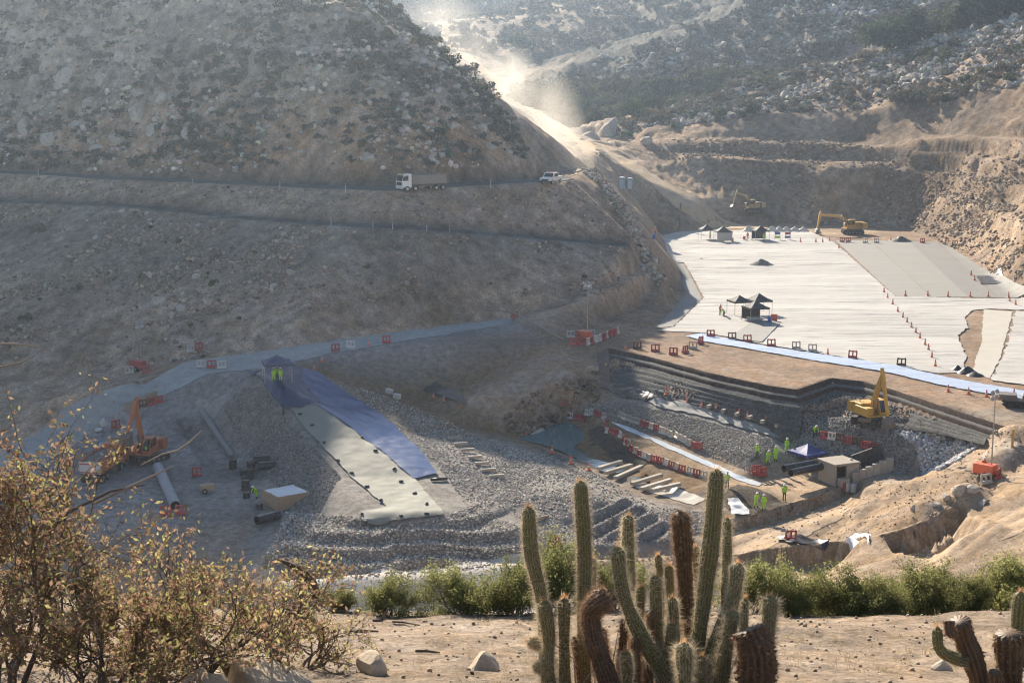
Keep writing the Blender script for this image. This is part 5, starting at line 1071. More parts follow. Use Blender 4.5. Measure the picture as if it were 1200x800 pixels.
for k, (pts, wpx, dy, dead, lab) in enumerate([
    ([(646, 850), (638, 760), (632, 700), (624, 650), (619, 593)], 17, .0, 0, None),
    ([(688, 850), (684, 740), (681, 650), (680, 563)], 18, .25, 0, None),
    ([(745, 840), (740, 740), (737, 660), (736, 603)], 16, .5, 0, None),
    ([(792, 850), (778, 800), (755, 745), (732, 695), (723, 640)], 18, -.15, 0, None),
    ([(664, 850), (662, 780), (661, 700)], 15, -.1, 0, None),
    ([(655, 850), (648, 790), (641, 750), (637, 703)], 16, -.25, 0, None),
    ([(728, 850), (715, 800), (698, 750), (692, 722), (700, 706), (716, 698)], 25, -.4, 1, 'dead brown stem with a bent shaggy top'),
    ([(698, 840), (696, 720), (694, 653)], 11, .7, 0, None),
    ([(755, 840), (752, 760), (751, 686)], 13, .2, 0, None),
    ([(778, 840), (772, 750), (768, 674)], 16, .1, 0, None),
    ([(774, 780), (772, 700), (771, 650)], 9, .8, 0, None),
    ([(787, 800), (785, 720), (784, 662)], 11, .75, 0, None),
    ([(806, 850), (803, 740), (799, 660), (797, 599)], 21, .45, .6, 'dead brown stem with a pointed dry top'),
    ([(808, 860), (818, 770), (828, 690), (835, 620), (840, 549)], 20, .0, 0, None),
    ([(846, 800), (850, 700), (852, 606)], 13, .35, 0, None),
    ([(815, 850), (832, 770), (854, 705), (865, 659)], 18, -.1, 0, None),
    ([(838, 860), (848, 780), (860, 714)], 17, -.3, 0, None),
    ([(893, 840), (897, 760), (903, 697)], 17, -.2, 0, None),
    ([(801, 870), (801, 800), (801, 752)], 18, -.6, 0, None),
    ([(790, 840), (789, 760), (788, 699)], 12, .05, 0, None),
    ([(787, 850), (787, 790), (788, 728)], 13, -.15, 0, None),
    ([(898, 880), (890, 800), (882, 760), (877, 737)], 40, -.5, 1, 'thick dead brown stump with flaking bark'),
    ([(830, 850), (822, 800), (818, 700), (815, 640)], 12, .6, 0, None),
    ([(635, 756), (628, 752), (618, 750)], 14, -.1, 0, 'short round side bud'),
    ([(640, 782), (633, 780), (626, 776)], 13, -.15, 0, 'short round side bud'),
    ([(733, 850), (733, 800), (733, 762)], 13, -.3, 0, None),
    ([(705, 860), (708, 790), (706, 735)], 11, .15, .5, 'thin dry grey brown stem'),
    ([(722, 860), (727, 790), (733, 722)], 12, .25, .5, 'thin dry grey brown stem'),
    ([(762, 860), (760, 790), (763, 715)], 12, .0, .5, 'thin dry grey brown stem'),
    ([(745, 860), (748, 800), (744, 745)], 12, -.2, .5, 'thin dry grey brown stem'),
    ([(815, 870), (808, 800), (806, 725)], 12, .3, .5, 'thin dry grey brown stem'),
    ([(835, 870), (838, 800), (836, 745)], 12, -.05, .5, 'thin dry grey brown stem'),
    ([(865, 860), (868, 790), (873, 700)], 11, .3, 0, None),
    ([(672, 870), (675, 800), (672, 745)], 11, .2, .5, 'thin dry grey brown stem'),
    ([(822, 860), (818, 805), (822, 768)], 13, -.4, 0, None)]):
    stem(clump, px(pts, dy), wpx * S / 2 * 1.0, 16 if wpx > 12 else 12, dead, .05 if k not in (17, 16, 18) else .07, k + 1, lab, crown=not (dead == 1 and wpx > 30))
for k in range(26):
    u = random.uniform(650, 880); dd = random.uniform(-.3, .5); p = Y(u, 800, 9.0 + dd); gz_ = float(near_h(p[0], p[1]))
    o = MB().tube([(p[0], p[1], gz_), (p[0] + random.uniform(-.12, .12), p[1] + random.uniform(-.1, .1), gz_ + random.uniform(.12, .3)), (p[0] + random.uniform(-.25, .25), p[1] + random.uniform(-.1, .1), gz_ + random.uniform(.2, .45))], [.006, .004, .002], 5).build('dry_stalk', m_wood2); tag(o, 'thin dry stalk standing among the cactus stems', 'stalk', 'dry stalks among the cacti')
c2 = thing('cactus', 'broken brown cactus with a curved green arm near the right corner', 'cactus', (0, 0, 0))
stem(c2, px([(1158, 850), (1146, 790), (1135, 750), (1124, 728)], -.2), 28 * S / 2, 13, .5, .02, 41, 'brown broken main stem', crown=False)
stem(c2, px([(1135, 776), (1118, 772), (1104, 758), (1098, 733)], -.25), 15 * S / 2, 11, 0, .03, 42, 'curved green arm')
stem(c2, px([(1118, 742), (1113, 738), (1112, 727)], -.3), 14 * S / 2, 9, .8, .02, 43, 'dry knob on top', crown=False)
c3 = thing('cactus', 'cactus with a thick brown stump and a green arm cut by the right edge', 'cactus', (0, 0, 0))
stem(c3, px([(1188, 860), (1184, 800), (1182, 742)], -.2), 32 * S / 2, 13, .6, .025, 44, 'thick brown stump', crown=False)
stem(c3, px([(1196, 780), (1193, 745), (1196, 692)], -.1), 17 * S / 2, 11, 0, .035, 45, 'green arm')
stem(c3, px([(1172, 830), (1168, 800), (1166, 786)], -.35), 14 * S / 2, 9, .8, .02, 46, 'low dry knob', crown=False)
# ================================================================ machines
m_yel = mat('machine_yellow', (.50, .28, .03), .55, var=.2, scale=1.5); m_org = mat('machine_orange', (.48, .15, .05), .55, var=.2, scale=1.5)
m_blk = mat('black_rubber', (.02, .02, .02), .8, var=.4, scale=3); m_stl = mat('dusty_steel', (.16, .14, .12), .6, .3, var=.3, scale=2)
m_gls = mat('dark_glass', (.012, .018, .02), .08, var=.1, spec=.6); m_wht = mat('white_paint', (.74, .72, .68), .45, var=.08, scale=2)
m_red = mat('red_plastic', (.38, .045, .035), .5, var=.2, scale=2); m_wpl = mat('white_plastic', (.54, .51, .46), .5, var=.12, scale=2)
m_lime = mat('lime_fabric', (.34, .62, .03), .8, var=.15, scale=4); m_conc = mat('concrete', (.40, .35, .28), .9, var=.18, scale=1.5, bump=.01, bscale=12)
m_cone = mat('orange_plastic', (.72, .12, .025), .5, var=.12, scale=3); m_dk = mat('dark_fabric', (.035, .036, .042), .75, var=.3, scale=3)
m_galv = mat('galvanised', (.38, .38, .37), .45, .5, var=.15, scale=3); m_wdn = mat('timber', (.36, .26, .16), .85, var=.25, scale=4)
m_bpl = mat('black_pipe_plastic', (.018, .02, .023), .3, var=.3, scale=2, spec=.5); m_navyc = mat('navy_canopy', (.05, .06, .13), .6, var=.15, scale=2); m_bluec = mat('blue_canopy', (.05, .07, .27), .55, var=.12, scale=2)
m_grit = ground_mat('load_gravel', s1=.7, s2=3, s3=9, dist=.08, var=.3, attr=False, col=(.17, .16, .15))
def seg(mb, p, q, w0, h0, w1=None, h1=None):
    """tapered box beam in the local xz plane from p to q"""
    w1 = w1 or w0; h1 = h1 or h0; p, q = Vector(p), Vector(q); t = (q - p).normalized(); n = Vector((-t.z, 0, t.x)); s = Vector((0, 1, 0))
    vs = [c + n * (a * h / 2) + s * (b * w / 2) for c, w, h in ((p, w0, h0), (q, w1, h1)) for a, b in ((-1, -1), (-1, 1), (1, 1), (1, -1))]
    mb.add(vs, [(0, 1, 2, 3), (7, 6, 5, 4), (0, 4, 5, 1), (1, 5, 6, 2), (2, 6, 7, 3), (3, 7, 4, 0)])
def excavator(label, loc, heading, paint, boom, swing=0, s=1.0, group='excavators on the site', worker=False):
    t = thing('excavator', label, 'excavator', loc, heading, group, s)
    for sd_ in (-1, 1):
        mb = MB(); ol = []
        for k in range(10): a = -math.pi / 2 + math.pi * k / 9; ol.append((1.75 + .45 * math.cos(a), .48 + .45 * math.sin(a)))
        for k in range(10): a = math.pi / 2 + math.pi * k / 9; ol.append((-1.75 + .45 * math.cos(a), .48 + .45 * math.sin(a)))
        M = Matrix.Rotation(-swing, 4, 'Z')
        mb.prism(ol, sd_ * 1.25 - .3, sd_ * 1.25 + .3, 'y', M); tr_ = mb.build('track', m_blk, t)
        mb = MB()
        for k in range(14): mb.box((-1.85 + k * .285, sd_ * 1.25, .955), (.2, .66, .05), M); mb.box((-1.85 + k * .285, sd_ * 1.25, .015), (.2, .66, .05), M)
        for k in range(5): mb.lathe([(.2, -.31), (.2, .31)], 12, (-1.3 + k * .65, sd_ * 1.25, .32), 'y', M)
        mb.build('track_shoes', m_stl, tr_)['kind'] = 'stuff'
    MB().box((0, 0, .55), (2.6, 2.1, .5), Matrix.Rotation(-swing, 4, 'Z'), .05).lathe([(.75, .75), (.75, 1.1)], 20).build('undercarriage', m_stl, t)
    MB().prism([(-2.6, 1.15), (-2.75, 1.5), (-2.75, 2.1), (-2.5, 2.35), (-1.6, 2.4), (-1.6, 1.1)], -1.35, 1.35, 'y').build('counterweight', paint, t)
    MB().box((.0, -.85, 1.65), (3.1, .95, 1.0), None, .06).box((-.4, .3, 1.6), (2.2, 1.1, .9), None, .06).box((-.8, 0, 2.28), (1.5, 2.3, .3), None, .05).box((.3, 0, 1.16), (3.3, 2.6, .14)).build('body', paint, t)
    c = MB().prism([(-.1, 1.22), (1.62, 1.22), (1.66, 1.9), (1.25, 3.0), (.0, 3.05), (-.15, 2.2)], .42, 1.36, 'y').build('cab', paint, t)
    g = MB().prism([(1.0, 1.95), (1.56, 1.95), (1.22, 2.85), (1.0, 2.87)], 1.365, 1.372, 'y').prism([(.1, 2.0), (.9, 1.95), (.9, 2.87), (.12, 2.9)], 1.365, 1.372, 'y')
    g.add([(1.68, .5, 1.6), (1.68, 1.28, 1.6), (1.70, 1.28, 1.9), (1.70, .5, 1.9), (1.31, .5, 2.92), (1.31, 1.28, 2.92)], [(0, 1, 2, 3), (3, 2, 5, 4)]); g.build('window', m_gls, c)
    if worker: MB().box((1.69, .9, 1.95), (.02, .3, .42)).build('operator_vest', m_lime, c)
    knee, tip, wr_, bk = boom
    b = MB(); seg(b, (.5, 0, 1.75), knee, .42, .45, .42, .62); seg(b, knee, tip, .42, .62, .36, .4); bo = b.build('boom', paint, t)
    h = MB(); h.tube([(1.0, .3, 1.5), ((knee[0] + .5) / 2 + .35, .3, (knee[2] + 1.75) / 2 + .2)], .085, 8); h.tube([(1.0, -.3, 1.5), ((knee[0] + .5) / 2 + .35, -.3, (knee[2] + 1.75) / 2 + .2)], .085, 8)
    h.tube([(knee[0], 0, knee[2] + .45), (tip[0], 0, tip[2] + .5)], .09, 8); h.build('cylinder', m_stl, bo)
    st = MB(); tv = (Vector(wr_) - Vector(tip)).normalized(); seg(st, Vector(tip) - tv * .8, tip, .3, .3, .34, .5); seg(st, tip, wr_, .34, .5, .28, .28); st.build('stick', paint, t)
    d = (Vector(bk) - Vector(wr_)); L = d.length; d.normalize(); n = Vector((-d.z, 0, d.x)); B = MB()
    pr = [Vector(wr_) - n * .25, Vector(wr_) + n * .3 + d * .05, Vector(wr_) + n * .75 + d * L * .5, Vector(wr_) + n * .55 + d * L, Vector(wr_) - n * .3 + d * L * 1.05, Vector(wr_) - n * .2 + d * L * .5]
    B.prism([(p.x, p.z) for p in pr], -.62, .62, 'y'); bu = B.build('bucket', m_stl, t)
    T = MB()
    for k in range(5): T.box((0, 0, 0), (.1, .1, .22), Matrix.Translation(pr[4] + Vector((0, -.5 + k * .25, -.06))))
    T.build('teeth', m_stl, bu)
    MB().tube([(-.9, -1.2, 2.4), (-.9, -1.2, 2.9), (.6, -1.2, 2.9), (.6, -1.2, 2.2)], .025, 6).tube([(-.9, 1.2, 2.4), (-.9, 1.2, 2.9), (-1.6, 1.2, 2.9), (-1.6, 1.2, 2.4)], .025, 6).build('handrail', m_stl, t)
    MB().lathe([(.07, 2.4), (.07, 2.95), (.09, 2.96)], 10, (-1.3, -.5, 0)).build('exhaust', m_stl, t)
    return t
def hd(dx, dy): return math.atan2(dy, dx)
excavator('orange excavator lifting its bucket beside the haul road at left', on(172, 540, dz=.05), hd(-.25, -.97), m_org, ((1.5, 0, 4.6), (2.0, 0, 7.3), (4.2, 0, 4.3), (4.4, 0, 2.9)), .5, .95, worker=True)
excavator('yellow excavator standing on the gravel pile below the plateau', on(1018, 497, dz=.15), hd(.34, -.94), m_yel, ((1.5, 0, 4.3), (2.5, 0, 6.4), (3.9, 0, 1.6), (3.8, 0, .2)), .9, .88)
excavator('yellow excavator with its boom stretched left at the back of the plateau', G(*Z(999, 274, 9.6)[:2], .1), hd(-1, -.1), m_yel, ((2.6, 0, 3.6), (6.9, 0, 3.9), (7.4, 0, 1.2), (7.0, 0, .2)), .2, 1.12)
excavator('distant haze-dulled yellow excavator under the right cut slope', on(882, 249, dz=.05), hd(-.95, -.3), mat('hazed_yellow', (.34, .25, .12), .7, var=.25), ((1.8, 0, 3.8), (4.2, 0, 4.6), (5.0, 0, 2.0), (4.8, 0, 1.0)), .3, 1.05)  # yellow paint dulled: distance haze is put into its colour
# ---- tipper truck on the upper road
def wheel(parent, c, r=.52, w=.34):
    wh = MB().lathe([(r * .8, -w / 2), (r, -w / 2 + .05), (r, w / 2 - .05), (r * .8, w / 2)], 20, c, 'y').build('wheel', m_blk, parent)
    MB().lathe([(r * .5, -w / 2 - .015), (r * .55, 0), (r * .5, w / 2 + .015)], 14, c, 'y').build('rim', m_galv, wh)
def tipper(label, loc, rz, s, cab_mat, bed_mat, rear_open=False, stripes=False, group='tipper trucks', load=True):
    t = thing('tipper_truck', label, 'truck', loc, rz, group, s)
    MB().box((-.2, .45, .85), (8.0, .16, .28)).box((-.2, -.45, .85), (8.0, .16, .28)).box((.5, 0, .7), (1.2, 2.2, .5)).build('chassis', m_stl, t)
    cab = MB().prism([(2.5, .75), (4.15, .75), (4.22, 1.75), (3.98, 2.85), (3.7, 3.0), (2.55, 3.0), (2.5, 2.8)], -1.2, 1.2, 'y').build('cab', cab_mat, t)
    MB().add([(4.235, -1.08, 1.8), (4.235, 1.08, 1.8), (4.02, 1.08, 2.75), (4.02, -1.08, 2.75)], [(0, 1, 2, 3)]).build('windscreen', m_gls, cab)
    for sd_ in (-1, 1): MB().prism([(3.1, 1.85), (4.05, 1.85), (3.85, 2.7), (3.1, 2.75)], sd_ * 1.205, sd_ * 1.215, 'y').build('side_window', m_gls, cab)
    MB().box((4.22, 0, 1.35), (.08, 1.7, .55)).build('grille', m_blk, cab)
    MB().box((4.2, 0, .72), (.3, 2.4, .42), None, .04).build('bumper', cab_mat, cab)
    for sd_ in (-1, 1): MB().box((4.36, sd_ * .9, .78), (.04, .34, .2)).build('headlight', m_wht, cab)
    MB().box((3.95, 0, 3.03), (.35, 2.3, .12)).build('roof_beacon_bar', m_yel, cab)
    for sd_ in (-1, 1): MB().box((4.1, sd_ * 1.42, 2.2), (.1, .18, .6)).tube([(4.0, sd_ * 1.2, 2.6), (4.1, sd_ * 1.42, 2.5)], .02, 5).build('mirror', m_blk, cab)
    b = MB(); L0, L1, z0, z1 = -4.2, 2.25, 1.2, 2.75
    b.box(((L0 + L1) / 2, 0, z0 + .05), (L1 - L0, 2.4, .1))
    for sd_ in (-1, 1):
        b.box(((L0 + L1) / 2, sd_ * 1.2, (z0 + z1) / 2), (L1 - L0, .08, z1 - z0))
        for k in range(8): b.box((L0 + .3 + k * (L1 - L0 - .6) / 7, sd_ * 1.27, (z0 + z1) / 2), (.12, .08, z1 - z0 - .1))
        for k in range(3): b.box(((L0 + L1) / 2, sd_ * 1.26, z0 + .25 + k * .6), (L1 - L0 - .1, .05, .09))
    b.box((L1, 0, (z0 + z1) / 2 + .15), (.1, 2.48, z1 - z0 + .3)); bed = b.build('bed', bed_mat, t)
    tg = MB().box((L0 - .06, 0, (z0 + z1) / 2 - .1), (.09, 2.44, z1 - z0 - .2)).build('tailgate', m_wht if stripes else bed_mat, bed)
    if stripes: MB().box((L0 - .115, 0, z1 - .45), (.015, 2.4, .16)).box((L0 - .115, 0, z0 + .15), (.015, 2.4, .14)).build('reflective_stripe', m_red, bed)
    if load:
        xs = np.linspace(L0 + .1, L1 - .1, 16); ys = np.linspace(-1.12, 1.12, 9); vs = [(a, c, z1 - .35 + .45 * math.sin((a - L0) / (L1 - L0) * 3.14) * (1 - (c / 1.3) ** 2) + .06 * float(vnoise(a * 3, c * 3, 4))) for a in xs for c in ys]
        mesh_np('load', np.array(vs), np.array([(i * 9 + j, i * 9 + j + 1, i * 9 + j + 10, i * 9 + j + 9) for i in range(15) for j in range(8)]), m_grit, bed, True)
    for x in (3.3, 1.75, -2.3, -3.6):
        for sd_ in (-1, 1): wheel(t, (x, sd_ * 1.05, .52))
    for x in (-2.3, -3.6):
        for sd_ in (-1, 1): MB().box((x, sd_ * 1.05, 1.1), (1.2, .4, .05)).build('mudguard', m_blk, t)
    return t
m_bed = mat('worn_steel_bed', (.24, .21, .175), .7, .2, var=.3, scale=1.5)
p = on(494, 224.5, dz=.1); tipper('white cab tipper truck driving along the upper hillside road', p, hd(-.84, -.5), .88, m_wht, m_bed)
p = on(124, 556); tipper('tipper truck with striped tailgate being loaded by the orange excavator', p, hd(.12, 1), .95, m_org, m_org, True, True)
# ---- pickup
t = thing('pickup_truck', 'white pickup coming down the dusty upper road behind the tipper', 'pickup', on(646, 216, dz=.12), hd(-.42, -.9), None, 1.0)
pb = MB().prism([(-2.6, .55), (2.55, .55), (2.6, .85), (2.45, 1.05), (1.25, 1.12), (.65, 1.75), (-.75, 1.78), (-.95, 1.15), (-2.6, 1.15)], -.9, .9, 'y').build('body', m_wht, t)
MB().add([(1.27, -.78, 1.14), (1.27, .78, 1.14), (.70, .70, 1.71), (.70, -.70, 1.71)], [(0, 1, 2, 3)]).build('windscreen', m_gls, pb)
for sd_ in (-1, 1):
    MB().prism([(.95, 1.15), (-.7, 1.17), (-.62, 1.66), (.55, 1.66)], sd_ * .905, sd_ * .912, 'y').build('side_window', m_gls, pb)
    MB().box((2.585, sd_ * .66, .82), (.05, .36, .16)).build('headlight', m_galv, pb)
    for x in (1.6, -1.6): wheel(t, (x, sd_ * .8, .38), .38, .25)
MB().box((2.6, 0, .7), (.12, 1.0, .26)).box((2.62, 0, .48), (.14, 1.75, .2)).build('grille', m_blk, pb)
MB().box((0, 0, 1.85), (.3, 1.0, .1)).build('light_bar', m_cone, pb)
MB().tube([(-.9, -.8, 1.15), (-.95, -.8, 1.95), (-.95, .8, 1.95), (-.9, .8, 1.15)], .04, 6).build('roll_bar', m_blk, t)
# ---- light towers
def tower(label, loc, rz, h, body, hazelamps=4, s=1.0):
    t = thing('light_tower', label, 'light tower', loc, rz, 'mobile light towers', s)
    bd = MB().box((0, 0, .85), (2.0, 1.2, .95), None, .06).build('generator_box', body, t)
    MB().box((0, -.605, .8), (1.2, .02, .5)).build('vent', m_blk, bd)
    MB().box((0, 0, .32), (2.3, 1.3, .1)).tube([(1.1, 0, .32), (2.0, 0, .3)], .05, 6).build('frame', m_stl, t)
    for sd_ in (-1, 1):
        wheel(t, (-.3, sd_ * .68, .3), .3, .18); MB().tube([(.9, sd_ * .5, .35), (.9, sd_ * 1.1, .05)], .04, 6).lathe([(.12, 0), (.12, .04)], 10, (.9, sd_ * 1.1, 0)).build('outrigger', m_stl, t)
    MB().tube([(-.6, 0, 1.2), (-.6, 0, h * .6)], .07, 8).tube([(-.6, 0, h * .5), (-.6, 0, h)], .05, 8).build('mast', m_galv, t)
    MB().box((-.6, 0, h), (.08, 1.3, .08)).build('crossbar', m_galv, t)
    for k in range(4):
        M = Matrix.Translation((-.6 + .05, -.45 + .9 * (k % 2), h + (.28 if k < 2 else -.28))) @ Matrix.Rotation(.5, 4, 'Y')
        lm = MB().box((0, 0, 0), (.16, .5, .4), M, .03).build('lamp', m_galv, t); MB().box((.09, 0, 0), (.02, .44, .34), M).build('lens', m_wht, lm)
    return t
tower('light tower with red generator at the left bend of the haul road', on(162, 434), 2.6, 6.0, m_red)
tower('light tower with orange generator inside the ring of barriers below the abutment', on(685, 399), 2.2, 7.4, m_cone)
tower('light tower with orange generator on the tan slope at right', on(1154, 559), 2.4, 8.0, m_cone)
# ---- machine cut by the right edge
t = thing('tracked_dumper', 'dark tracked dumper cut by the right edge on the brown strip', 'dumper', G(*Z(1192, 476, 9.5)[:2], .03), hd(-1, .3))
for sd_ in (-1, 1): MB().prism([(-1.5, .1), (-1.2, .02), (1.2, .02), (1.6, .3), (1.4, .6), (-1.3, .6)], sd_ * .85 - .2, sd_ * .85 + .2, 'y').build('track', m_blk, t)
MB().box((0, 0, .6), (2.6, 1.5, .3)).box((-.9, 0, 1.0), (.9, 1.4, .6), None, .05).build('body', m_stl, t)
MB().prism([(.0, .75), (1.7, .75), (1.9, 1.3), (.1, 1.3)], -.85, .85, 'y').build('skip', m_stl, t)
# ================================================================ people
def person_mat(name, top, legs, vest=None):
    if name in MATS: return MATS[name]
    m, n, l, b = new_mat(name); tc = n.new('ShaderNodeAttribute'); tc.attribute_name = 'bodyz'
    r = n.new('ShaderNodeValToRGB'); r.color_ramp.interpolation = 'CONSTANT'; l.new(tc.outputs['Fac'], r.inputs[0])
    e = r.color_ramp.elements; e[0].position = 0; e[0].color = (.03, .025, .02, 1); e[1].position = .12; e[1].color = (*legs, 1)
    for pos, c in ((.31, (.6, .6, .58)), (.34, legs), (.52, top), (.66, (.6, .6, .58)), (.69, top), (.855, (.36, .2, .13))):
        q = e.new(pos); q.color = (*c, 1)
    l.new(r.outputs[0], b.inputs['Base Color']); b.inputs['Roughness'].default_value = .8; MATS[name] = m; return m
def body_mesh(pose):
    """joints per pose (x: right, y: facing -y, z up)"""
    lean = 0.0; J = {}
    if pose == 'stand': arms = [((.24, .02, 1.12), (.25, -.06, .86)), ((-.24, .02, 1.12), (-.25, -.06, .86))]; hip = (0, 0, .93); ch = (0, -.01, 1.30); nk = (0, -.01, 1.46); hdp = (0, -.04, 1.60); feet = [(.12, 0), (-.12, .02)]
    elif pose == 'work': arms = [((.27, -.10, 1.12), (.18, -.34, 1.10)), ((-.27, -.10, 1.12), (-.12, -.36, 1.02))]; hip = (0, .02, .92); ch = (0, -.05, 1.28); nk = (0, -.08, 1.43); hdp = (0, -.15, 1.56); feet = [(.15, -.05), (-.15, .1)]
    else: arms = [((.24, -.42, .90), (.16, -.50, .62)), ((-.24, -.42, .90), (-.14, -.52, .60))]; hip = (0, .12, .86); ch = (0, -.22, 1.10); nk = (0, -.36, 1.20); hdp = (0, -.47, 1.27); feet = [(.16, -.08), (-.16, .08)]
    V_ = [hip, ((hip[0] + ch[0]) / 2, (hip[1] + ch[1]) / 2 - .01, (hip[2] + ch[2]) / 2), ch, nk, (hdp[0], hdp[1] + .01, hdp[2] - .06), (hdp[0], hdp[1], hdp[2] + .07)]; Rr = [.155, .145, .165, .065, .085, .085]; Ed = [(0, 1), (1, 2), (2, 3), (3, 4), (4, 5)]; nat = [.55, .6, .78, .83, .92, .97]
    for sd_, (el, ha) in zip((1, -1), arms):
        o = len(V_); sh = (sd_ * .2, ch[1], ch[2] + .08); V_ += [sh, el, ((el[0] + ha[0]) / 2, (el[1] + ha[1]) / 2, (el[2] + ha[2]) / 2), ha]; Rr += [.07, .055, .048, .042]; Ed += [(2, o), (o, o + 1), (o + 1, o + 2), (o + 2, o + 3)]; nat += [.8, .72, .72, .9]
    for sd_, (fx_, fy_) in zip((1, -1), feet):
        o = len(V_); V_ += [(sd_ * .1, hip[1], hip[2] - .1), ((sd_ * .1 + fx_) / 2, fy_ - .04, .50), (fx_, fy_ + .02, .09), (fx_, fy_ - .14, .05)]; Rr += [.1, .075, .06, .05]; Ed += [(0, o), (o, o + 1), (o + 1, o + 2), (o + 2, o + 3)]; nat += [.5, .29, .06, .02]
    me = bpy.data.meshes.new('body'); me.from_pydata(V_, Ed, []); ob = bpy.data.objects.new('tmp_body', me); COL.objects.link(ob)
    md = ob.modifiers.new('skin', 'SKIN')
    for i, sv in enumerate(me.skin_vertices[0].data): sv.radius = (Rr[i] * (1.15 if i in (0, 1, 2) else 1), Rr[i] * (.8 if i in (0, 1, 2) else 1)); sv.use_root = (i == 0)
    ob.modifiers.new('sub', 'SUBSURF').render_levels = 1; ob.modifiers['sub'].levels = 1
    bpy.context.view_layer.update(); dg = bpy.context.evaluated_depsgraph_get(); m2 = bpy.data.meshes.new_from_object(ob.evaluated_get(dg)); bpy.data.objects.remove(ob)
    co = np.array([v.co[:] for v in m2.vertices]); Va = np.array(V_); k = np.argmin(((co[:, None] - Va[None]) ** 2).sum(2), 1); zz = np.array(nat)[k]
    at_ = m2.attributes.new('bodyz', 'FLOAT', 'POINT'); at_.data.foreach_set('value', zz.astype(np.float32))
    for p_ in m2.polygons: p_.use_smooth = True
    return m2, hdp
BODY = {k: body_mesh(k) for k in ('stand', 'work', 'bend')}
pm_lime = person_mat('lime_workwear', (.36, .66, .03), (.33, .60, .03)); pm_dark = person_mat('lime_vest_dark_trousers', (.36, .62, .03), (.03, .035, .06)); pm_org = person_mat('orange_workwear', (.66, .16, .03), (.05, .06, .10))
HEL = {}
def person(label, loc, rz, pose='stand', clothes=None, hat=None, s=1.0):
    me, h = BODY[pose]; m_ = clothes or pm_lime; t = thing('person', label, 'person', loc, rz, 'workers on the site', s)
    bm_ = me.copy(); bm_.materials.clear(); bm_.materials.append(m_); link(bpy.data.objects.new('body', bm_), t)
    MB().lathe([(.155, .04), (.15, .06), (.125, .075), (.12, .13), (.085, .185), (.03, .205)], 14, (h[0], h[1], h[2])).build('helmet', hat or m_wht, t)
    MB().box((h[0], h[1] - .10, h[2] - .005), (.10, .03, .025)).box((h[0], h[1] - .115, h[2] - .03), (.03, .03, .05)).build('face', mat('skin', (.36, .2, .13), .6), t)
    return t
for u, v, rz, pose, cl, lab in [
    (900, 545, .3, 'work', None, 'worker in lime workwear bending over near the pit edge, left of a pair'),
    (909, 541, -.4, 'stand', None, 'worker in lime workwear standing right in the pair near the pit edge'),
    (922, 531.5, .2, 'stand', None, 'worker in lime workwear standing left of the blue gazebo'),
    (919, 587, 2.6, 'stand', pm_dark, 'worker in lime vest and dark trousers standing below the black pipes'),
    (886, 596, .5, 'work', None, 'worker in lime workwear in the dark ditch, left of two'),
    (895, 599, -.3, 'stand', None, 'worker in lime workwear in the dark ditch, right of two'),
    (995, 556, 1.5, 'work', pm_dark, 'worker in lime vest beside the concrete culvert opening'),
    (887, 538, .4, 'stand', pm_dark, 'worker partly hidden at the left end of the pit group'),
    (955, 513, .1, 'bend', pm_dark, 'worker bending behind the blue gazebo'),
    (852, 572, .1, 'stand', pm_dark, 'worker behind the tallest cactus stem'),
    (321, 448, 0, 'stand', None, 'worker in lime workwear at left under the navy gazebo'),
    (329, 448, .3, 'stand', None, 'worker in lime workwear at right under the navy gazebo'),
    (325, 445.5, .1, 'work', pm_dark, 'worker in lime vest in the middle under the navy gazebo'),
    (301, 584, -.8, 'bend', None, 'worker in lime workwear bending at the timber box on the left'),
    (843, 284, .4, 'stand', None, 'worker in lime workwear in front of the back gazebo pair'),
    (895, 283.5, -.3, 'stand', None, 'worker in lime workwear at the third back gazebo'),
    (832, 280.5, .9, 'stand', pm_dark, 'worker under the leftmost back gazebo'),
    (876, 281.5, .3, 'stand', pm_org, 'worker in orange between the back gazebos'),
    (844, 370, .7, 'stand', pm_org, 'worker in orange left of the near plateau gazebos'),
    (848, 372, -.7, 'bend', pm_dark, 'worker bending left of the near plateau gazebos'),
    (1152, 556, .4, 'work', pm_org, 'worker in orange beside the light tower on the tan slope'),
    (768, 277, .2, 'stand', pm_org, 'worker in orange at the back left corner of the plateau')]:
    person(lab, on(u, v, dz=.0 if v > 300 else .1), rz, pose, cl)
# ================================================================ barriers, cones, gazebos and other site gear
def barrier_mesh(name, material):
    mb = MB(); mb.prism([(-.24, 0), (.24, 0), (.24, .14), (.10, .3), (-.10, .3), (-.24, .14)], -.55, .55, 'x')
    mb.box((0, 0, .86), (1.1, .16, .16), None, .03)
    for x in (-.47, 0, .47): mb.box((x, 0, .54), (.16, .15, .5))
    mb.lathe([(.06, .94), (.06, 1.0)], 10, (.42, 0, 0)).lathe([(.06, .94), (.06, 1.0)], 10, (-.42, 0, 0))
    o = mb.build(name, material); me = o.data; bpy.data.objects.remove(o); return me
m_bdk = mat('dusty_dark_plastic', (.09, .045, .035), .6, var=.3); m_bei = mat('dusty_white_plastic', (.52, .46, .37), .6, var=.2)
BM = {'R': barrier_mesh('barrier', m_red), 'W': barrier_mesh('barrier', m_wpl), 'D': barrier_mesh('barrier', m_bdk), 'B': barrier_mesh('barrier', m_bei)}
CN = {'R': 'red', 'W': 'white', 'D': 'dark red', 'B': 'dusty beige'}
def barrier(u, v, c, label, rz=0.0, group=None, loc=None, s=1.0, tilt=0):
    o = bpy.data.objects.new('plastic_barrier', BM[c]); COL.objects.link(o); o.location = loc or on(u, v, dz=.06 if v > 300 else .12)
    o.rotation_euler = (tilt + random.gauss(0, .03), random.gauss(0, .04), rz + random.gauss(0, .12)); o.scale = (s, s, s)
    return tag(o, label, 'barrier', group or 'plastic site barriers')
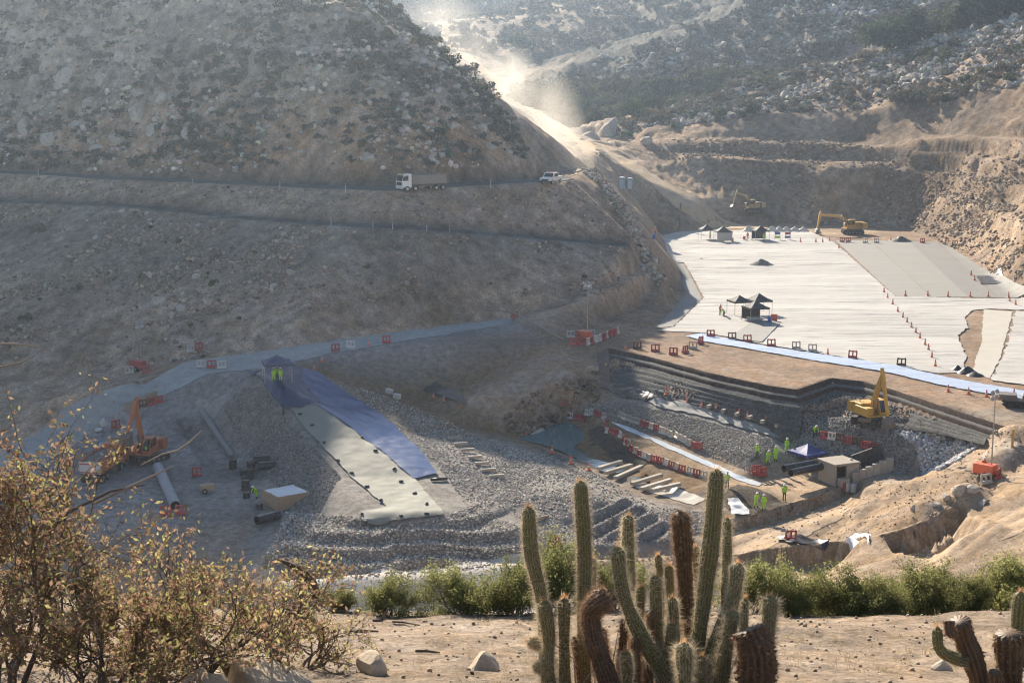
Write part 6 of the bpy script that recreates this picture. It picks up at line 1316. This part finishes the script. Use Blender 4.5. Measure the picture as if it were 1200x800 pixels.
def row(pts, cols, where, s=1.0, group=None, step=1.14, jitter=.06):
    P = [Vector(on(u, v)) for u, v in pts]; k = 0; acc = 0.0
    items = []
    for a, b in zip(P[:-1], P[1:]):
        L = (b - a).to_2d().length; d = acc
        while d < L:
            q = a + (b - a) * (d / L); items.append((q, math.atan2((b - a).y, (b - a).x))); d += step * s
        acc = d - L
    for k, (q, rz) in enumerate(items):
        c = cols[k % len(cols)]; x, y = q.x + random.gauss(0, jitter), q.y + random.gauss(0, jitter)
        barrier(0, 0, c, '%s barrier, %s from left %s' % (CN[c], ORD[k] if k < 20 else 'number %d' % (k + 1), where), rz, group, G(x, y, .02), s)
    return len(items)
for u, v, c, rz, lab in [(224, 413, 'W', .5, 'white barrier by the haul road next to the light tower bend'), (233.5, 410.5, 'R', .55, 'red barrier touching the white one above the haul road'),
    (236, 431, 'W', 0, 'white barrier at the left of three below the haul road'), (248, 431.5, 'R', 0, 'red barrier in the middle of three below the haul road'), (260, 432, 'W', 0, 'white barrier at the right of three below the haul road'),
    (152, 438, 'W', .2, 'white barrier beside the left light tower'), (172, 437, 'R', .5, 'red barrier tipped beside the left light tower'), (393, 412, 'R', .3, 'red barrier on the haul road right of the navy gazebo'), (411, 408, 'W', .3, 'lone white barrier on the haul road edge'), (453, 402, 'R', .3, 'lone red barrier at the right part of the haul road'),
    (603, 373, 'R', -.4, 'red barrier at the right end of the haul road'), (669, 396, 'W', -.3, 'white barrier left of the middle light tower'), (693, 395, 'W', .2, 'white barrier right of the middle light tower'), (680, 399, 'R', 0, 'red barrier in front of the middle light tower'),
    (652, 640, 'R', -.7, 'red barrier lying at the foot of the trench steps'), (893, 558, 'R', .5, 'red barrier left of the black pipes'), (886, 556, 'R', .2, 'red barrier, left one of two near the black pipes'), (231, 558, 'R', .3, 'dull red barrier in the left pipe yard'), (212, 603, 'R', .1, 'red barrier below the grey pipe end'), (194, 604, 'R', .1, 'red barrier left below the grey pipe'),
    (926, 633, 'R', .2, 'small red barrier on the low earth mound'), (1156, 567, 'B', .2, 'beige barrier in front of the right light tower'), (1170, 561, 'R', .9, 'red barrier at the right of the right light tower'), (1167, 557, 'W', .9, 'white barrier behind the red one at the right light tower'),
    (747, 409, 'D', -.3, 'dark barrier at the left end of the brown strip'), (768, 412, 'R', -.3, 'red barrier on the brown strip, second from its left end'), (789, 416, 'R', -.3, 'red barrier on the brown strip, third from its left end'), (803, 414, 'R', .7, 'red barrier turned sideways on the brown strip'), (812, 409, 'B', -.4, 'beige barrier beside the tip of the blue liner'), (821, 403, 'R', .8, 'red barrier standing on the tip of the blue liner'), (833, 395, 'R', -.3, 'red barrier at the upper edge of the blue liner tip'),
    (858, 398, 'D', -.2, 'dark barrier in front of the plateau gazebos'), (876, 401, 'R', -.2, 'red barrier in front of the plateau gazebos'), (904, 406, 'R', -.2, 'red barrier right of the plateau gazebos along the liner'), (933, 409, 'B', -.2, 'beige barrier along the liner, left of a beige pair'), (952, 412, 'B', -.2, 'beige barrier along the liner, right of a beige pair'), (999, 420, 'R', -.2, 'red barrier in the middle of the liner'), (1056, 429, 'D', -.2, 'dark barrier on the liner near the yellow excavator boom'),
    (987, 284, 'R', 0, 'red barrier at the back of the grey liner, left of two'), (994, 284, 'R', 0, 'red barrier at the back of the grey liner, right of two'), (1014, 285, 'B', 0, 'beige barrier at the back of the grey liner, left of two'), (1027, 285, 'B', 0, 'beige barrier at the back of the grey liner, right of two'), (1081, 285, 'R', 0, 'red barrier right of the dark heap at the back'), (1119, 288, 'D', 0, 'dark barrier under the right hillside'), (136, 502, 'R', .9, 'red barrier beside the white sacks at left')]:
    barrier(u, v, c, lab, rz)
row([(672, 404), (686, 405), (712, 396), (728, 390)], 'RRWRWWRW', 'in the front row below the abutment')
row([(662, 478), (690, 485), (709, 492)], 'RWRRWWR', 'in the row at the far end of the pool', .8)
row([(709, 492), (711, 508), (735, 522)], 'RWRRR', 'in the curved row beside the mud mound', .8)
row([(735, 523), (762, 540), (800, 553), (832, 562)], 'BRBRBBRRBRBR', 'in the lower row along the stream', .8)
row([(727, 489), (760, 502), (790, 513), (820, 528)], 'BBBBBRRBRBB', 'in the upper row along the stream', .8)
row([(966, 514), (1000, 521), (1030, 530)], 'RBDRDR', 'in the row behind the concrete culvert', .85)
row([(158, 478), (180, 474), (196, 470)], 'RDR', 'in the row behind the orange excavator', .9)
# ---- cones
def cone_mesh():
    o = MB().box((0, 0, .02), (.42, .42, .04), None, .015).lathe([(.155, .04), (.10, .3), (.045, .68), (.035, .72)], 14).build('cone', m_cone); me = o.data; bpy.data.objects.remove(o)
    o = MB().lathe([(.118, .26), (.092, .40)], 14).build('c', m_wpl); m2 = o.data; bpy.data.objects.remove(o); return me, m2
CM = cone_mesh()
def cone(u, v, label, group, s=1.0, loc=None):
    t = thing('traffic_cone', label, 'cone', loc or on(u, v, dz=.05 if v > 300 else .1), random.uniform(0, 1.5), group, s)
    link(bpy.data.objects.new('body', CM[0]), t); link(bpy.data.objects.new('reflective_band', CM[1]), t)
    t.rotation_euler = (random.uniform(-.03, .03), random.uniform(-.03, .03), random.uniform(0, 1.5))
def cones(l, where, group, s=1.0):
    for k, (u, v) in enumerate(l): cone(u, v, 'orange cone, %s %s' % (ORD[k], where), group, s)
cones([(1036, 343), (1040, 350), (1046, 357), (1052, 366), (1058, 373), (1063, 379), (1068, 385), (1073, 391), (1078, 397), (1084, 405), (1088, 411), (1092, 420), (1096, 430)], 'from the far end of the diagonal row across the sheet', 'cones in the diagonal row', 1.25)
cones([(1111, 459), (1135, 462), (1156, 465), (1171, 468), (1188, 463)], 'from the left in the row along the front of the blue liner', 'cones along the liner', 1.1)
cones([(938, 284), (956, 284), (964, 284), (972, 283), (983, 291)], 'from the left in the row at the back of the white sheet', 'cones at the back', 1.3)
cones([(1061, 347), (1087, 347), (1111, 348), (1137, 348), (1158, 348), (1182, 349)], 'from the left along the front of the grey liner', 'cones along the grey liner', 1.3)
cones([(1138, 323), (1142, 329), (1150, 333), (1165, 321), (1183, 354), (1190, 358)], 'of the loose cones under the right hillside', 'cones under the right hillside', 1.3)
cones([(781, 463), (805, 471), (822, 478), (839, 481), (866, 488), (876, 490), (897, 496), (915, 502)], 'from the left on the bench below the dam front', 'cones on the bench', 1.15)
cones([(617, 515), (647, 531), (669, 543), (690, 551)], 'from the left beside the pool', 'cones beside the pool', 1.2)
cones([(368, 434), (377, 424), (432, 405), (733, 409), (520, 470), (508, 467), (540, 478)], 'of those beside the left haul road and embankment', 'single cones at left')
cones([(970, 416), (1025, 281), (1044, 282), (1100, 283), (1111, 283)], 'of the single cones scattered on the plateau', 'single cones on the plateau', 1.2)
# ---- gazebos
def gazebo(label, loc, rz, w_, h, canopy, group, peak=.9, walls=(), legs=True, wallm=None):
    t = thing('gazebo', label, 'gazebo', loc, rz, group); e = w_ / 2
    vs = []; n = 6                                              # slightly sagging pyramid
    for i in range(n + 1):
        f = i / n; r = e * (1 - f); z = h + peak * (f ** 1.35)
        vs += [(-r, -r, z), (0, -r * .985, z - .04 * (1 - f)), (r, -r, z), (r * .985, 0, z - .04 * (1 - f)), (r, r, z), (0, r * .985, z - .04 * (1 - f)), (-r, r, z), (-r * .985, 0, z - .04 * (1 - f))]
    fs = [(i * 8 + k, i * 8 + (k + 1) % 8, i * 8 + 8 + (k + 1) % 8, i * 8 + 8 + k) for i in range(n) for k in range(8)]
    c = MB().add(vs, fs).build('canopy', canopy, t)
    v2 = MB()
    for a in range(4):
        M = Matrix.Rotation(a * math.pi / 2, 4, 'Z'); v2.box((0, -e - .005, h - .12), (w_ - .02, .02, .25), M)
    v2.build('valance', canopy, c)
    for sx in (-1, 1):
        for sy in (-1, 1): MB().box((sx * (e - .05), sy * (e - .05), h / 2), (.05, .05, h)).box((sx * (e - .05), sy * (e - .05), .01), (.16, .16, .02)).build('leg', m_galv, t)
    tr_ = MB()
    for a in range(4):
        M = Matrix.Rotation(a * math.pi / 2, 4, 'Z'); tr_.tube([(-e + .05, -e + .05, h - .3), (0, -e + .05, h - .05), (e - .05, -e + .05, h - .3)], .02, 5, True, M)
    tr_.build('truss', m_galv, t)
    for a in walls:
        M = Matrix.Rotation(a * math.pi / 2, 4, 'Z'); MB().box((0, -e + .03, h * .55), (w_ - .15, .02, h * .85), M).build('side_wall', wallm or canopy, t)
    return t
gz = 'gazebos on the site'
gazebo('navy gazebo over two workers beside the left haul road', on(325, 447, dz=.15), .25, 3.2, 2.15, m_navyc, gz, .85)
gazebo('small dark gazebo, leftmost of the near plateau group', G(*Z(866, 369, 9.5)[:2], .1), .3, 2.8, 2.1, m_dk, gz, .8)
gazebo('dark gazebo with side walls in front of the near plateau group', G(*Z(885, 377, 9.5)[:2], .12), .3, 3.0, 2.1, m_dk, gz, .9, (2,))
gazebo('dark gazebo at the back right of the near plateau group', G(*Z(889, 368, 9.5)[:2], .12), .3, 3.0, 2.1, m_dk, gz, .95)
gazebo('leftmost dark gazebo at the back of the plateau', G(*Z(828, 281, 9.5)[:2], .12), .1, 3.2, 2.3, m_dk, gz, .95)
gazebo('dark gazebo with a white wall at the back of the plateau', G(*Z(847, 283.5, 9.5)[:2], .12), .1, 3.4, 2.3, m_dk, gz, 1.0, (0, 1), True, m_wpl)
gazebo('third dark gazebo from the left at the back of the plateau', G(*Z(891, 282.5, 9.5)[:2], .12), .1, 3.2, 2.3, m_dk, gz, 1.0, (2,))
gazebo('bright blue gazebo in the pit beside the black pipes', on(946, 541, dz=-.5), .55, 3.1, 1.7, m_bluec, gz, .8)
def table(u, v, lab, rz=.3):
    t = thing('work_table', lab, 'table', on(u, v, dz=.12), rz); MB().box((0, 0, .74), (1.7, .7, .05)).build('top', m_wdn, t)
    for sx in (-1, 1):
        for sy in (-1, 1): MB().box((sx * .78, sy * .3, .36), (.05, .05, .72)).build('leg', m_galv, t)
table(882, 378, 'work table under the near plateau gazebo'); table(849, 284, 'work table under the back gazebo with the white wall', .1)
def drum(u, v, m_, lab, g='drums and tanks'):
    t = thing('drum', lab, 'drum', on(u, v, dz=.1), 0, g); MB().lathe([(.28, 0), (.3, .02), (.3, .28), (.315, .3), (.3, .32), (.3, .58), (.315, .6), (.3, .62), (.3, .88), (.28, .9)], 16).build('body', m_, t); MB().lathe([(.04, .9), (.04, .93)], 8, (.15, 0, 0)).build('bung', m_blk, t)
m_bp = mat('blue_plastic', (.04, .10, .32), .45, var=.15)
drum(902, 379, m_bp, 'blue drum at the right of the near plateau gazebos'); drum(766, 281, m_bp, 'blue drum at the back left corner of the plateau'); drum(858, 284, m_yel, 'yellow drum beside the back gazebo with the white wall'); drum(872, 282, m_cone, 'orange drum between the back gazebos')
drum(1000, 578, m_wpl, 'white drum at the near end of the concrete wing wall'); drum(988, 576, m_red, 'red drum near the end of the black pipes'); drum(993, 577, m_wpl, 'second white drum near the end of the black pipes')
def rack(u, v, m1, m2, lab):
    t = thing('tool_rack', lab, 'rack', on(u, v, dz=.1), .15, 'tool racks at the back')
    for x in (-.6, .6): MB().box((x, 0, .95), (.06, .06, 1.9)).box((x, 0, .03), (.08, .7, .06)).build('post', m_dk, t)
    MB().box((0, 0, 1.5), (1.2, .05, .6)).build('upper_panel', m1, t); MB().box((0, 0, .7), (1.2, .05, .5)).build('lower_panel', m2, t)
rack(911, 282, m_bp, m_lime, 'blue and lime tool rack right of the back gazebos'); rack(923, 282, m_red, m_bp, 'red and blue tool rack right of the back gazebos')
o = MB().box((0, 0, .5), (.9, .06, 1.0)).box((0, .25, .02), (.9, .6, .04)).build('orange_board', m_cone); o.location = on(907, 377, dz=.1); tag(o, 'orange board standing right of the near plateau gazebos', 'board')
# ---- heaps
def cone_heap(loc, r, h, material, label, name='heap', group=None, seed=0):
    n, mr = 28, 8; vs = [(0, 0, h)]
    for i in range(1, mr + 1):
        for k in range(n):
            a = 2 * math.pi * k / n; q = r * i / mr * (1 + .12 * float(vnoise(math.cos(a) * 2 + seed, math.sin(a) * 2, 3))); vs.append((q * math.cos(a), q * math.sin(a), h * (1 - i / mr) ** 1.05 + .22 * h * float(vnoise(q * math.cos(a) * 2 + seed, q * math.sin(a) * 2, 5)) * (1 - i / mr) - (.05 if i == mr else 0)))
    fs = [(0, 1 + k, 1 + (k + 1) % n) for k in range(n)] + [(1 + (i - 1) * n + k, 1 + i * n + k, 1 + i * n + (k + 1) % n, 1 + (i - 1) * n + (k + 1) % n) for i in range(1, mr) for k in range(n)]
    o = MB().add(vs, fs).build(name, material, None, True); o.location = loc; return tag(o, label, 'heap', group)
m_ws = ground_mat('white_sand', s1=.5, s2=2, s3=7, dist=.05, var=.15, attr=False, col=(.62, .55, .45))
cone_heap(G(*Z(893, 311, 9.5)[:2], .1), 2.3, 1.1, m_grit, 'dark gravel heap alone on the white sheet')
cone_heap(G(*Z(822, 304.5, 9.5)[:2], .1), .8, .3, m_grit, 'tiny gravel heap on the white sheet left of the large one', seed=4)
for k, u in enumerate((877, 905, 913, 922, 931, 941)): cone_heap(G(*Z(u, 271.5, 9.5)[:2], .05), 1.6, 1.3, m_ws, 'white sand heap in the row behind the plateau, %s from the left' % ORD[k], group='white sand heaps', seed=k)
for k, (u, v, r, h) in enumerate([(1056, 283, 2.4, 1.1), (1134, 437, 1.2, .8), (1122, 434, .9, .6), (1143, 440, 1.0, .5)]): cone_heap(on(u, v, dz=.05), r, h, m_black, ['large black sheet covered heap at the back of the grey liner', 'black heap at the end of the beige lane', 'small black heap left of the beige lane end', 'flat black heap right of the beige lane end'][k], 'black_heap', 'black heaps', k)
o = drape('black_sheet', pz(9.5, (1144, 324), (1172, 324), (1176, 333), (1150, 334)), .13, .4, m_black, wr(.05, .5, .5, 61), edge=.1); tag(o, 'black rectangular sheet on the grey liner under the right hillside', 'tarp')
for k, (u, v, sz) in enumerate([(1125, 577, .9), (1140, 574, .7), (1108, 583, .6), (1152, 590, .5), (1098, 592, .5), (1070, 596, .4)]): boulder(on(u, v), sz, 'grey rock lying on the tan slope below the right light tower, %s in the line' % ORD[k], 'rocks on the tan slope')
# ---- concrete: sleepers, blocks, culvert, walls
def beam(p, q, w_, h, material, label, name, group, cat='beam'):
    p, q = Vector(p), Vector(q); c = (p + q) / 2; L = (q - p).length; o = MB().box((0, 0, h / 2), (L, w_, h), None, .03).build(name, material)
    o.location = c; o.rotation_euler = ((0), -math.asin(max(-1, min(1, (q.z - p.z) / L))), math.atan2(q.y - p.y, q.x - p.x)); return tag(o, label, cat, group)
for k, (u, v) in enumerate([(533, 516), (540, 523), (548, 530), (557, 538), (565, 545), (573, 553), (582, 560)]):
    a = Vector(on(u - 8, v + 1)); b = Vector(on(u + 8, v - 1)); z = max(a.z, b.z) + .05; d = Vector((1, .25, 0)).normalized() * .78; c = Vector(((a.x + b.x) / 2, (a.y + b.y) / 2, z)); beam(c - d, c + d, .32, .3, m_conc, 'concrete sleeper, %s from the top in the row on the left mound' % ORD[k], 'concrete_sleeper', 'sleepers on the left mound', 'sleeper')
for k, (a, b) in enumerate([((701, 552), (728, 544)), ((709, 558), (740, 548)), ((721, 563), (752, 552)), ((740, 570), (775, 562)), ((751, 576), (786, 566)), ((764, 580), (797, 570))]):
    a = Vector(on(*a)); b = Vector(on(*b)); z = max(a.z, b.z) + .12; beam((a.x, a.y, z), (b.x, b.y, z), .5, .35, m_conc, 'long concrete sleeper over the ditch, %s from the pool' % ORD[k], 'concrete_sleeper', 'sleepers over the ditch', 'sleeper')
for k, (u, v) in enumerate([(833, 478), (850, 483), (866, 487), (881, 491), (896, 496), (913, 501), (932, 508)]):
    c = Vector(on(u, v)); beam(c + Vector((-.45, -.55, .05)), c + Vector((.45, .55, .05)), .4, .38, m_conc, 'pale block on the bench below the dam front, %s from the left' % ORD[k], 'concrete_block', 'blocks on the bench', 'block')
a, b = Vector(on(235, 482)), Vector(on(271, 536)); beam(a + Vector((0, 0, .1)), b + Vector((0, 0, .1)), .55, .3, mat('grey_concrete', (.27, .26, .25), .9, var=.15, scale=2), 'long grey concrete strip on the left edge of the mound', 'concrete_strip', None, 'beam')
# culvert
cp = on(985, 567); t = thing('box_culvert', 'beige concrete box culvert with a dark opening in the pit', 'culvert', (cp[0], cp[1] + 1.2, cp[2] - .1), .42, None, .95)
for c, d in (((-1.45, 0, 1.1), (.3, 3.0, 2.2)), ((1.45, 0, 1.1), (.3, 3.0, 2.2)), ((0, 1.35, 1.1), (2.6, .3, 2.2)), ((.65, -1.36, 1.1), (1.3, .25, 2.2))): MB().box(c, d, None, .03).build('wall', m_conc, t)
MB().box((0, 0, 2.33), (3.4, 3.3, .26), None, .03).build('roof_slab', m_conc, t)
MB().box((2.3, .6, .8), (1.3, 1.6, 1.6), None, .04).build('side_chamber', m_conc, t)
a, b = Vector(on(998, 571)), Vector(on(1046, 550)); t = thing('wing_wall', 'pale concrete wing wall running back from the culvert', 'wall', a[:], math.atan2(b.y - a.y, b.x - a.x)); L = (b - a).to_2d().length
for k in range(6): MB().box(((k + .5) * L / 6, 0, .55 + (b.z - a.z) * (k + .5) / 6), (L / 6 - .03, .35 + .02 * (k % 2), 1.7), None, .03).build('panel', m_conc, t)
a, b = Vector(on(1002, 548)), Vector(on(1036, 536)); o = beam(a, b, .3, 1.4, m_dk, 'dark shuttering wall between culvert and wing wall', 'shuttering', None, 'wall')
o = MB().box((0, 0, .45), (1.1, .9, .9), None, .06).build('concrete_block', m_conc); o.location = on(988, 570); o.rotation_euler = (0, 0, .4); tag(o, 'beige concrete block at the mouth of the culvert', 'block')
# pipes
for k, (a, b) in enumerate([((918, 570), (974, 546)), ((926, 574), (981, 550))]):
    a = Vector(on(*a)); b = Vector(on(*b)); z = max(a.z, b.z) + .55; mb = MB().pipe((a.x, a.y, z), (b.x, b.y, z + .1), .4, .35, 24); o = mb.build('black_pipe', m_bpl, None, False)
    tag(o, '%s of the two long black pipes leading to the culvert' % ('upper left one', 'lower right one')[k], 'pipe', 'twin black pipes')
a, b = Vector(on(185, 552)), Vector(on(206, 598)); o = MB().pipe((a.x, a.y, a.z + .5), (b.x, b.y, b.z + .5), .55, .47, 24).build('grey_pipe', mat('grey_pipe', (.30, .31, .32), .6, var=.15)); tag(o, 'long grey pipe with open end in the left yard', 'pipe')
for k, (u, v, kind) in enumerate([(273, 549, 'v'), (294, 552, 'v'), (293, 561, 'v'), (285, 557, 's'), (287, 564, 's'), (288, 574, 'v'), (294, 576, 's'), (289, 583, 's'), (304, 596, 's'), (307, 543, 'h'), (313, 550, 'h'), (314, 611, 'o')]):
    c = Vector(on(u, v)); mb = MB(); r = .42 if kind != 's' else .36; hh = {'v': 1.1, 's': .55, 'h': 0, 'o': 0}[kind]
    if hh:
        for q in range(3): mb.lathe([(r, hh * q / 3 + .02), (r * 1.07, hh * (q + .3) / 3), (r * 1.07, hh * (q + .6) / 3), (r, hh * (q + .95) / 3)], 18)
        mb.pipe((0, 0, 0), (0, 0, hh + .03), r * 1.0, r * .86, 18)
    else:
        mb.pipe((-.9, -.2 if kind == 'h' else -1.1, .45), (.9, .2 if kind == 'h' else .8, .45), .45, .39, 20)
    o = mb.build('pipe_piece', m_bpl); o.location = c; tag(o, ['standing black pipe piece, leftmost in the yard beside the gravel', 'tall black pipe piece behind the cluster', 'tall black pipe piece in the middle of the cluster', 'short black pipe ring at the upper left of the cluster', 'short black pipe ring in the middle left of the cluster', 'black pipe piece in the lower middle of the cluster', 'short black pipe ring near the timber box', 'black pipe ring at the lower end of the cluster', 'black pipe ring below the timber box worker', 'black pipe lying on the gravel, upper of two', 'black pipe lying on the gravel, lower of two', 'open black pipe end below the timber box'][k], 'pipe', 'black pipe pieces')
# timber box with sheet
q = [Vector(on(*p_)) for p_ in ((313, 585), (343, 603), (356, 588), (330, 572))]; z0 = min(p_.z for p_ in q) - .1; cx = sum(p_.x for p_ in q) / 4; cyy = sum(p_.y for p_ in q) / 4
t = thing('timber_box', 'square timber walled box covered with a pale sheet in the left yard', 'box', (cx, cyy, z0), .62)
for k, (c, d) in enumerate((((0, -1.75, .75), (3.6, .1, 1.5)), ((0, 1.75, .75), (3.6, .1, 1.5)), ((-1.75, 0, .75), (.1, 3.4, 1.5)), ((1.75, 0, .75), (.1, 3.4, 1.5)))):
    wl = MB()
    for r_ in range(4): wl.box((c[0], c[1], .19 + r_ * .375), (d[0], d[1], .36), None, .012)
    wl.build('wall', m_wdn, t)
gxs = np.linspace(-1.68, 1.68, 22); sv = [(a, b, 1.36 + .09 * float(fbm(np.array([a * 1.1]), np.array([b * 1.1]), 3, 66)[0]) + (.1 if max(abs(a), abs(b)) > 1.5 else 0)) for a in gxs for b in gxs]
mesh_np('sheet', np.array(sv), np.array([(i * 22 + j, i * 22 + j + 1, i * 22 + j + 23, i * 22 + j + 22) for i in range(21) for j in range(21)]), m_wcr, t, True)
# long tan board and sacks behind the excavator
a, b = Vector(on(148, 484)), Vector(on(186, 468)); o = beam(a, b, .12, 1.2, mat('tan_board', (.34, .27, .20), .85, var=.15), 'long tan board wall behind the orange excavator', 'board_wall', None, 'board')
for k, (u, v) in enumerate([(121, 497), (117, 506), (119, 525)]): o = boulder(on(u, v, dz=.2), .55, 'white bulk sack beside the haul road at left, %s from the top' % ORD[k], 'white sacks', material=m_wpl, name='bulk_sack'); o['category'] = 'sack'
t = thing('site_trailer', 'small tan hand trailer with black wheels in the left yard', 'trailer', on(243, 577), .3); MB().box((0, 0, .65), (1.5, .9, .5), None, .04).build('body', m_wdn, t); wheel(t, (-.3, .52, .28), .28, .16); wheel(t, (-.3, -.52, .28), .28, .16); MB().tube([(.75, 0, .5), (1.4, 0, .35)], .03, 6).build('drawbar', m_stl, t)
o = MB().box((0, 0, .06), (1.7, .5, .12)).build('plank', m_galv); o.location = on(207, 421, dz=.05); o.rotation_euler = (0, 0, -.5); tag(o, 'pale plank lying at the inner edge of the haul road', 'plank')
for k, (u, v, rz) in enumerate([(456, 461, -.6), (465, 467, -.5)]): o = MB().box((0, 0, .3), (.9, .6, .6), None, .05).build('white_crate', m_wpl); o.location = on(u, v); o.rotation_euler = (0, .1, rz); tag(o, 'pale crate at the foot of the embankment, %s of the two' % ('left', 'right')[k], 'crate', 'pale crates')
# posts, pole, toilets
for k, (u, v) in enumerate([(45, 206), (226, 217.5), (328, 223), (405, 226), (575, 220.5), (653, 217)]):
    t = thing('marker_post', 'white marker post along the truck road, %s from the left' % ORD[k], 'post', on(u, v, dz=.1), 0, 'marker posts of the truck road'); MB().tube([(0, 0, -.2), (.02, 0, 1.25)], .06, 8).build('post', m_wpl, t); MB().tube([(.017, 0, 1.0), (.02, 0, 1.15)], .066, 8).build('band', m_red, t)
for k, (u, v) in enumerate([(388, 264), (437, 267), (460, 269), (500, 271), (527, 273)]):
    t = thing('marker_post', 'thin pale post on the lower bench, %s from the left' % ORD[k], 'post', on(u, v, dz=.05), 0, 'posts of the lower bench'); MB().tube([(0, 0, -.2), (.03, 0, 1.0)], .05, 8).build('post', m_wpl, t); MB().tube([(.024, 0, .8), (.028, 0, .92)], .055, 8).build('band', m_red, t)
t = thing('pole', 'tall dark pole at the back left of the plateau', 'pole', on(797, 268), 0); MB().tube([(0, 0, -.3), (0, 0, 6.0)], .24, 12).build('shaft', m_stl, t); MB().lathe([(.5, 0), (.5, .12)], 12).build('base', m_conc, t)
for k, (u, v) in enumerate([(728.5, 222), (738, 222)]):
    t = thing('portable_toilet', 'pale blue portable toilet, %s of two beside the valley road' % ('left', 'right')[k], 'toilet', on(u, v, dz=-.05), -.2 + .1 * k, 'portable toilets', 1.15)
    m_tb = mat('toilet_blue', (.20, .36, .46), .5, var=.1); bd = MB().box((0, 0, 1.1), (1.1, 1.1, 2.1), None, .05).build('cabin', m_tb, t); MB().box((0, -.56, 1.05), (.8, .03, 1.8), None, .01).build('door', mat('toilet_grey', (.45, .52, .55), .5), t); MB().prism([(-.6, 2.15), (.6, 2.15), (.35, 2.4), (-.35, 2.4)], -.6, .6, 'y').build('roof', m_wht, t)
o = MB().tube([(0, 0, 0), (.05, 0, 1.9)], .12, 8).build('yellow_post', m_yel); o.location = on(1186, 524, dz=-.1); tag(o, 'short yellow post on the tan slope at right', 'post')
t = thing('short_post', 'short dark post on the left mound below the navy tarpaulin', 'post', on(332, 486), 0); MB().tube([(0, 0, -.2), (0, 0, 1.1)], .07, 8).build('post', m_blk, t); MB().lathe([(.1, 1.1), (.1, 1.16)], 10).build('cap', m_blk, t)
for k, (a, b) in enumerate([((505, 564), (524, 563)), ((628, 611), (642, 607))]):
    a = Vector(on(*a)); b = Vector(on(*b)); o = MB().tube([a + Vector((0, 0, .2)), b + Vector((0, 0, .2))], .16, 12).build('roll', m_black if k == 0 else m_wdn, None, True); tag(o, ('black roll at the lower end of the blue membrane', 'tan roll beside the trench steps')[k], 'roll')
o = MB().tube([on(562, 366, dz=.6), on(604, 374, dz=.9), on(640, 392, dz=.6), on(660, 402, dz=.5)], .12, 8).build('hose', mat('tan_hose', (.33, .28, .22), .8), None, True); tag(o, 'long tan hose hanging down from the haul road end', 'hose')
o = MB().tube([on(622, 515, dz=.3), on(636, 508, dz=.35)], .35, 12).build('log', m_conc, None, True); tag(o, 'thick pale log at the near edge of the pool', 'log')
# ================================================================ the dusty air of the valley
def vol_mat(name, col, dens, aniso):
    m = bpy.data.materials.new(name); m.use_nodes = True; n = m.node_tree.nodes
    n.remove(n['Principled BSDF']); v = n.new('ShaderNodeVolumePrincipled')
    v.inputs['Color'].default_value = (*col, 1); v.inputs['Density'].default_value = dens; v.inputs['Anisotropy'].default_value = aniso
    m.node_tree.links.new(v.outputs[0], n['Material Output'].inputs['Volume']); return m, n, v
hm, _, _ = vol_mat('haze', (.66, .82, 1.0), .0002, .8)
hb = MB().box((60, 560, 76), (1120, 1200, 160)).build('haze', hm)
tag(hb, kind='stuff', label='thin bluish dusty haze filling the valley', cat='haze')
# dust plume thrown up along the valley road
dm, n, v = vol_mat('dust', (.88, .82, .73), 0, .3); l = dm.node_tree.links
tc = n.new('ShaderNodeTexCoord'); g = n.new('ShaderNodeTexNoise'); g.inputs['Scale'].default_value = .085; g.inputs['Detail'].default_value = 4; g.inputs['Roughness'].default_value = .6; g.inputs['Distortion'].default_value = .8
l.new(tc.outputs['Object'], g.inputs['Vector']); gr = n.new('ShaderNodeTexGradient'); gr.gradient_type = 'SPHERICAL'
mp = n.new('ShaderNodeMapping'); mp.inputs['Scale'].default_value = (2, 2, 2); mp.inputs['Location'].default_value = (-1, -1, -1); l.new(tc.outputs['Generated'], mp.inputs['Vector']); l.new(mp.outputs[0], gr.inputs['Vector'])
r = n.new('ShaderNodeMapRange'); r.inputs['From Min'].default_value = .36; r.inputs['From Max'].default_value = .68; l.new(g.outputs['Fac'], r.inputs['Value'])
m1 = n.new('ShaderNodeMath'); m1.operation = 'MULTIPLY'; l.new(gr.outputs['Fac'], m1.inputs[0]); l.new(r.outputs[0], m1.inputs[1])
m2 = n.new('ShaderNodeMath'); m2.operation = 'MULTIPLY'; m2.inputs[1].default_value = .034; l.new(m1.outputs[0], m2.inputs[0]); l.new(m2.outputs[0], v.inputs['Density'])
def puff(loc, sc, rz, lab, m_=None):
    bm = bmesh.new(); bmesh.ops.create_icosphere(bm, subdivisions=3, radius=1.0); me = bpy.data.meshes.new('dust_cloud')
    for q in bm.verts: q.co = Vector((q.co.x * sc[0], q.co.y * sc[1], q.co.z * sc[2]))
    bm.to_mesh(me); bm.free(); me.materials.append(m_ or dm); o = link(bpy.data.objects.new('dust_cloud', me)); o.location = loc; o.rotation_euler = (0, 0, rz); return tag(o, lab, 'dust', 'dust plume over the valley road', 'stuff')
dm2 = dm.copy(); [q for q in dm2.node_tree.nodes if q.type == 'MATH' and abs(q.inputs[1].default_value - .034) < 1e-6][0].inputs[1].default_value = .011
puff(Y(652, 178, 300), (7, 24, 11), -.2, 'pale dust billowing where the valley road meets the hillside')
puff(Y(638, 148, 350), (10, 34, 15), -.02, 'pale dust rising over the valley road behind the hill')
puff(Y(596, 100, 430), (9, 45, 12), .06, 'pale dust hanging over the upper valley road')
puff(Y(550, 66, 560), (13, 60, 12), .12, 'thin dust drifting up the far valley road', dm2)
puff(Y(510, 30, 700), (22, 95, 14), .12, 'faint dust veil at the top of the far valley road', dm2)
puff(Y(668, 196, 268), (5, 14, 6), -.3, 'low dust at the bend behind the pickup')
cy.volume_step_rate = 3.0; cy.volume_max_steps = 96
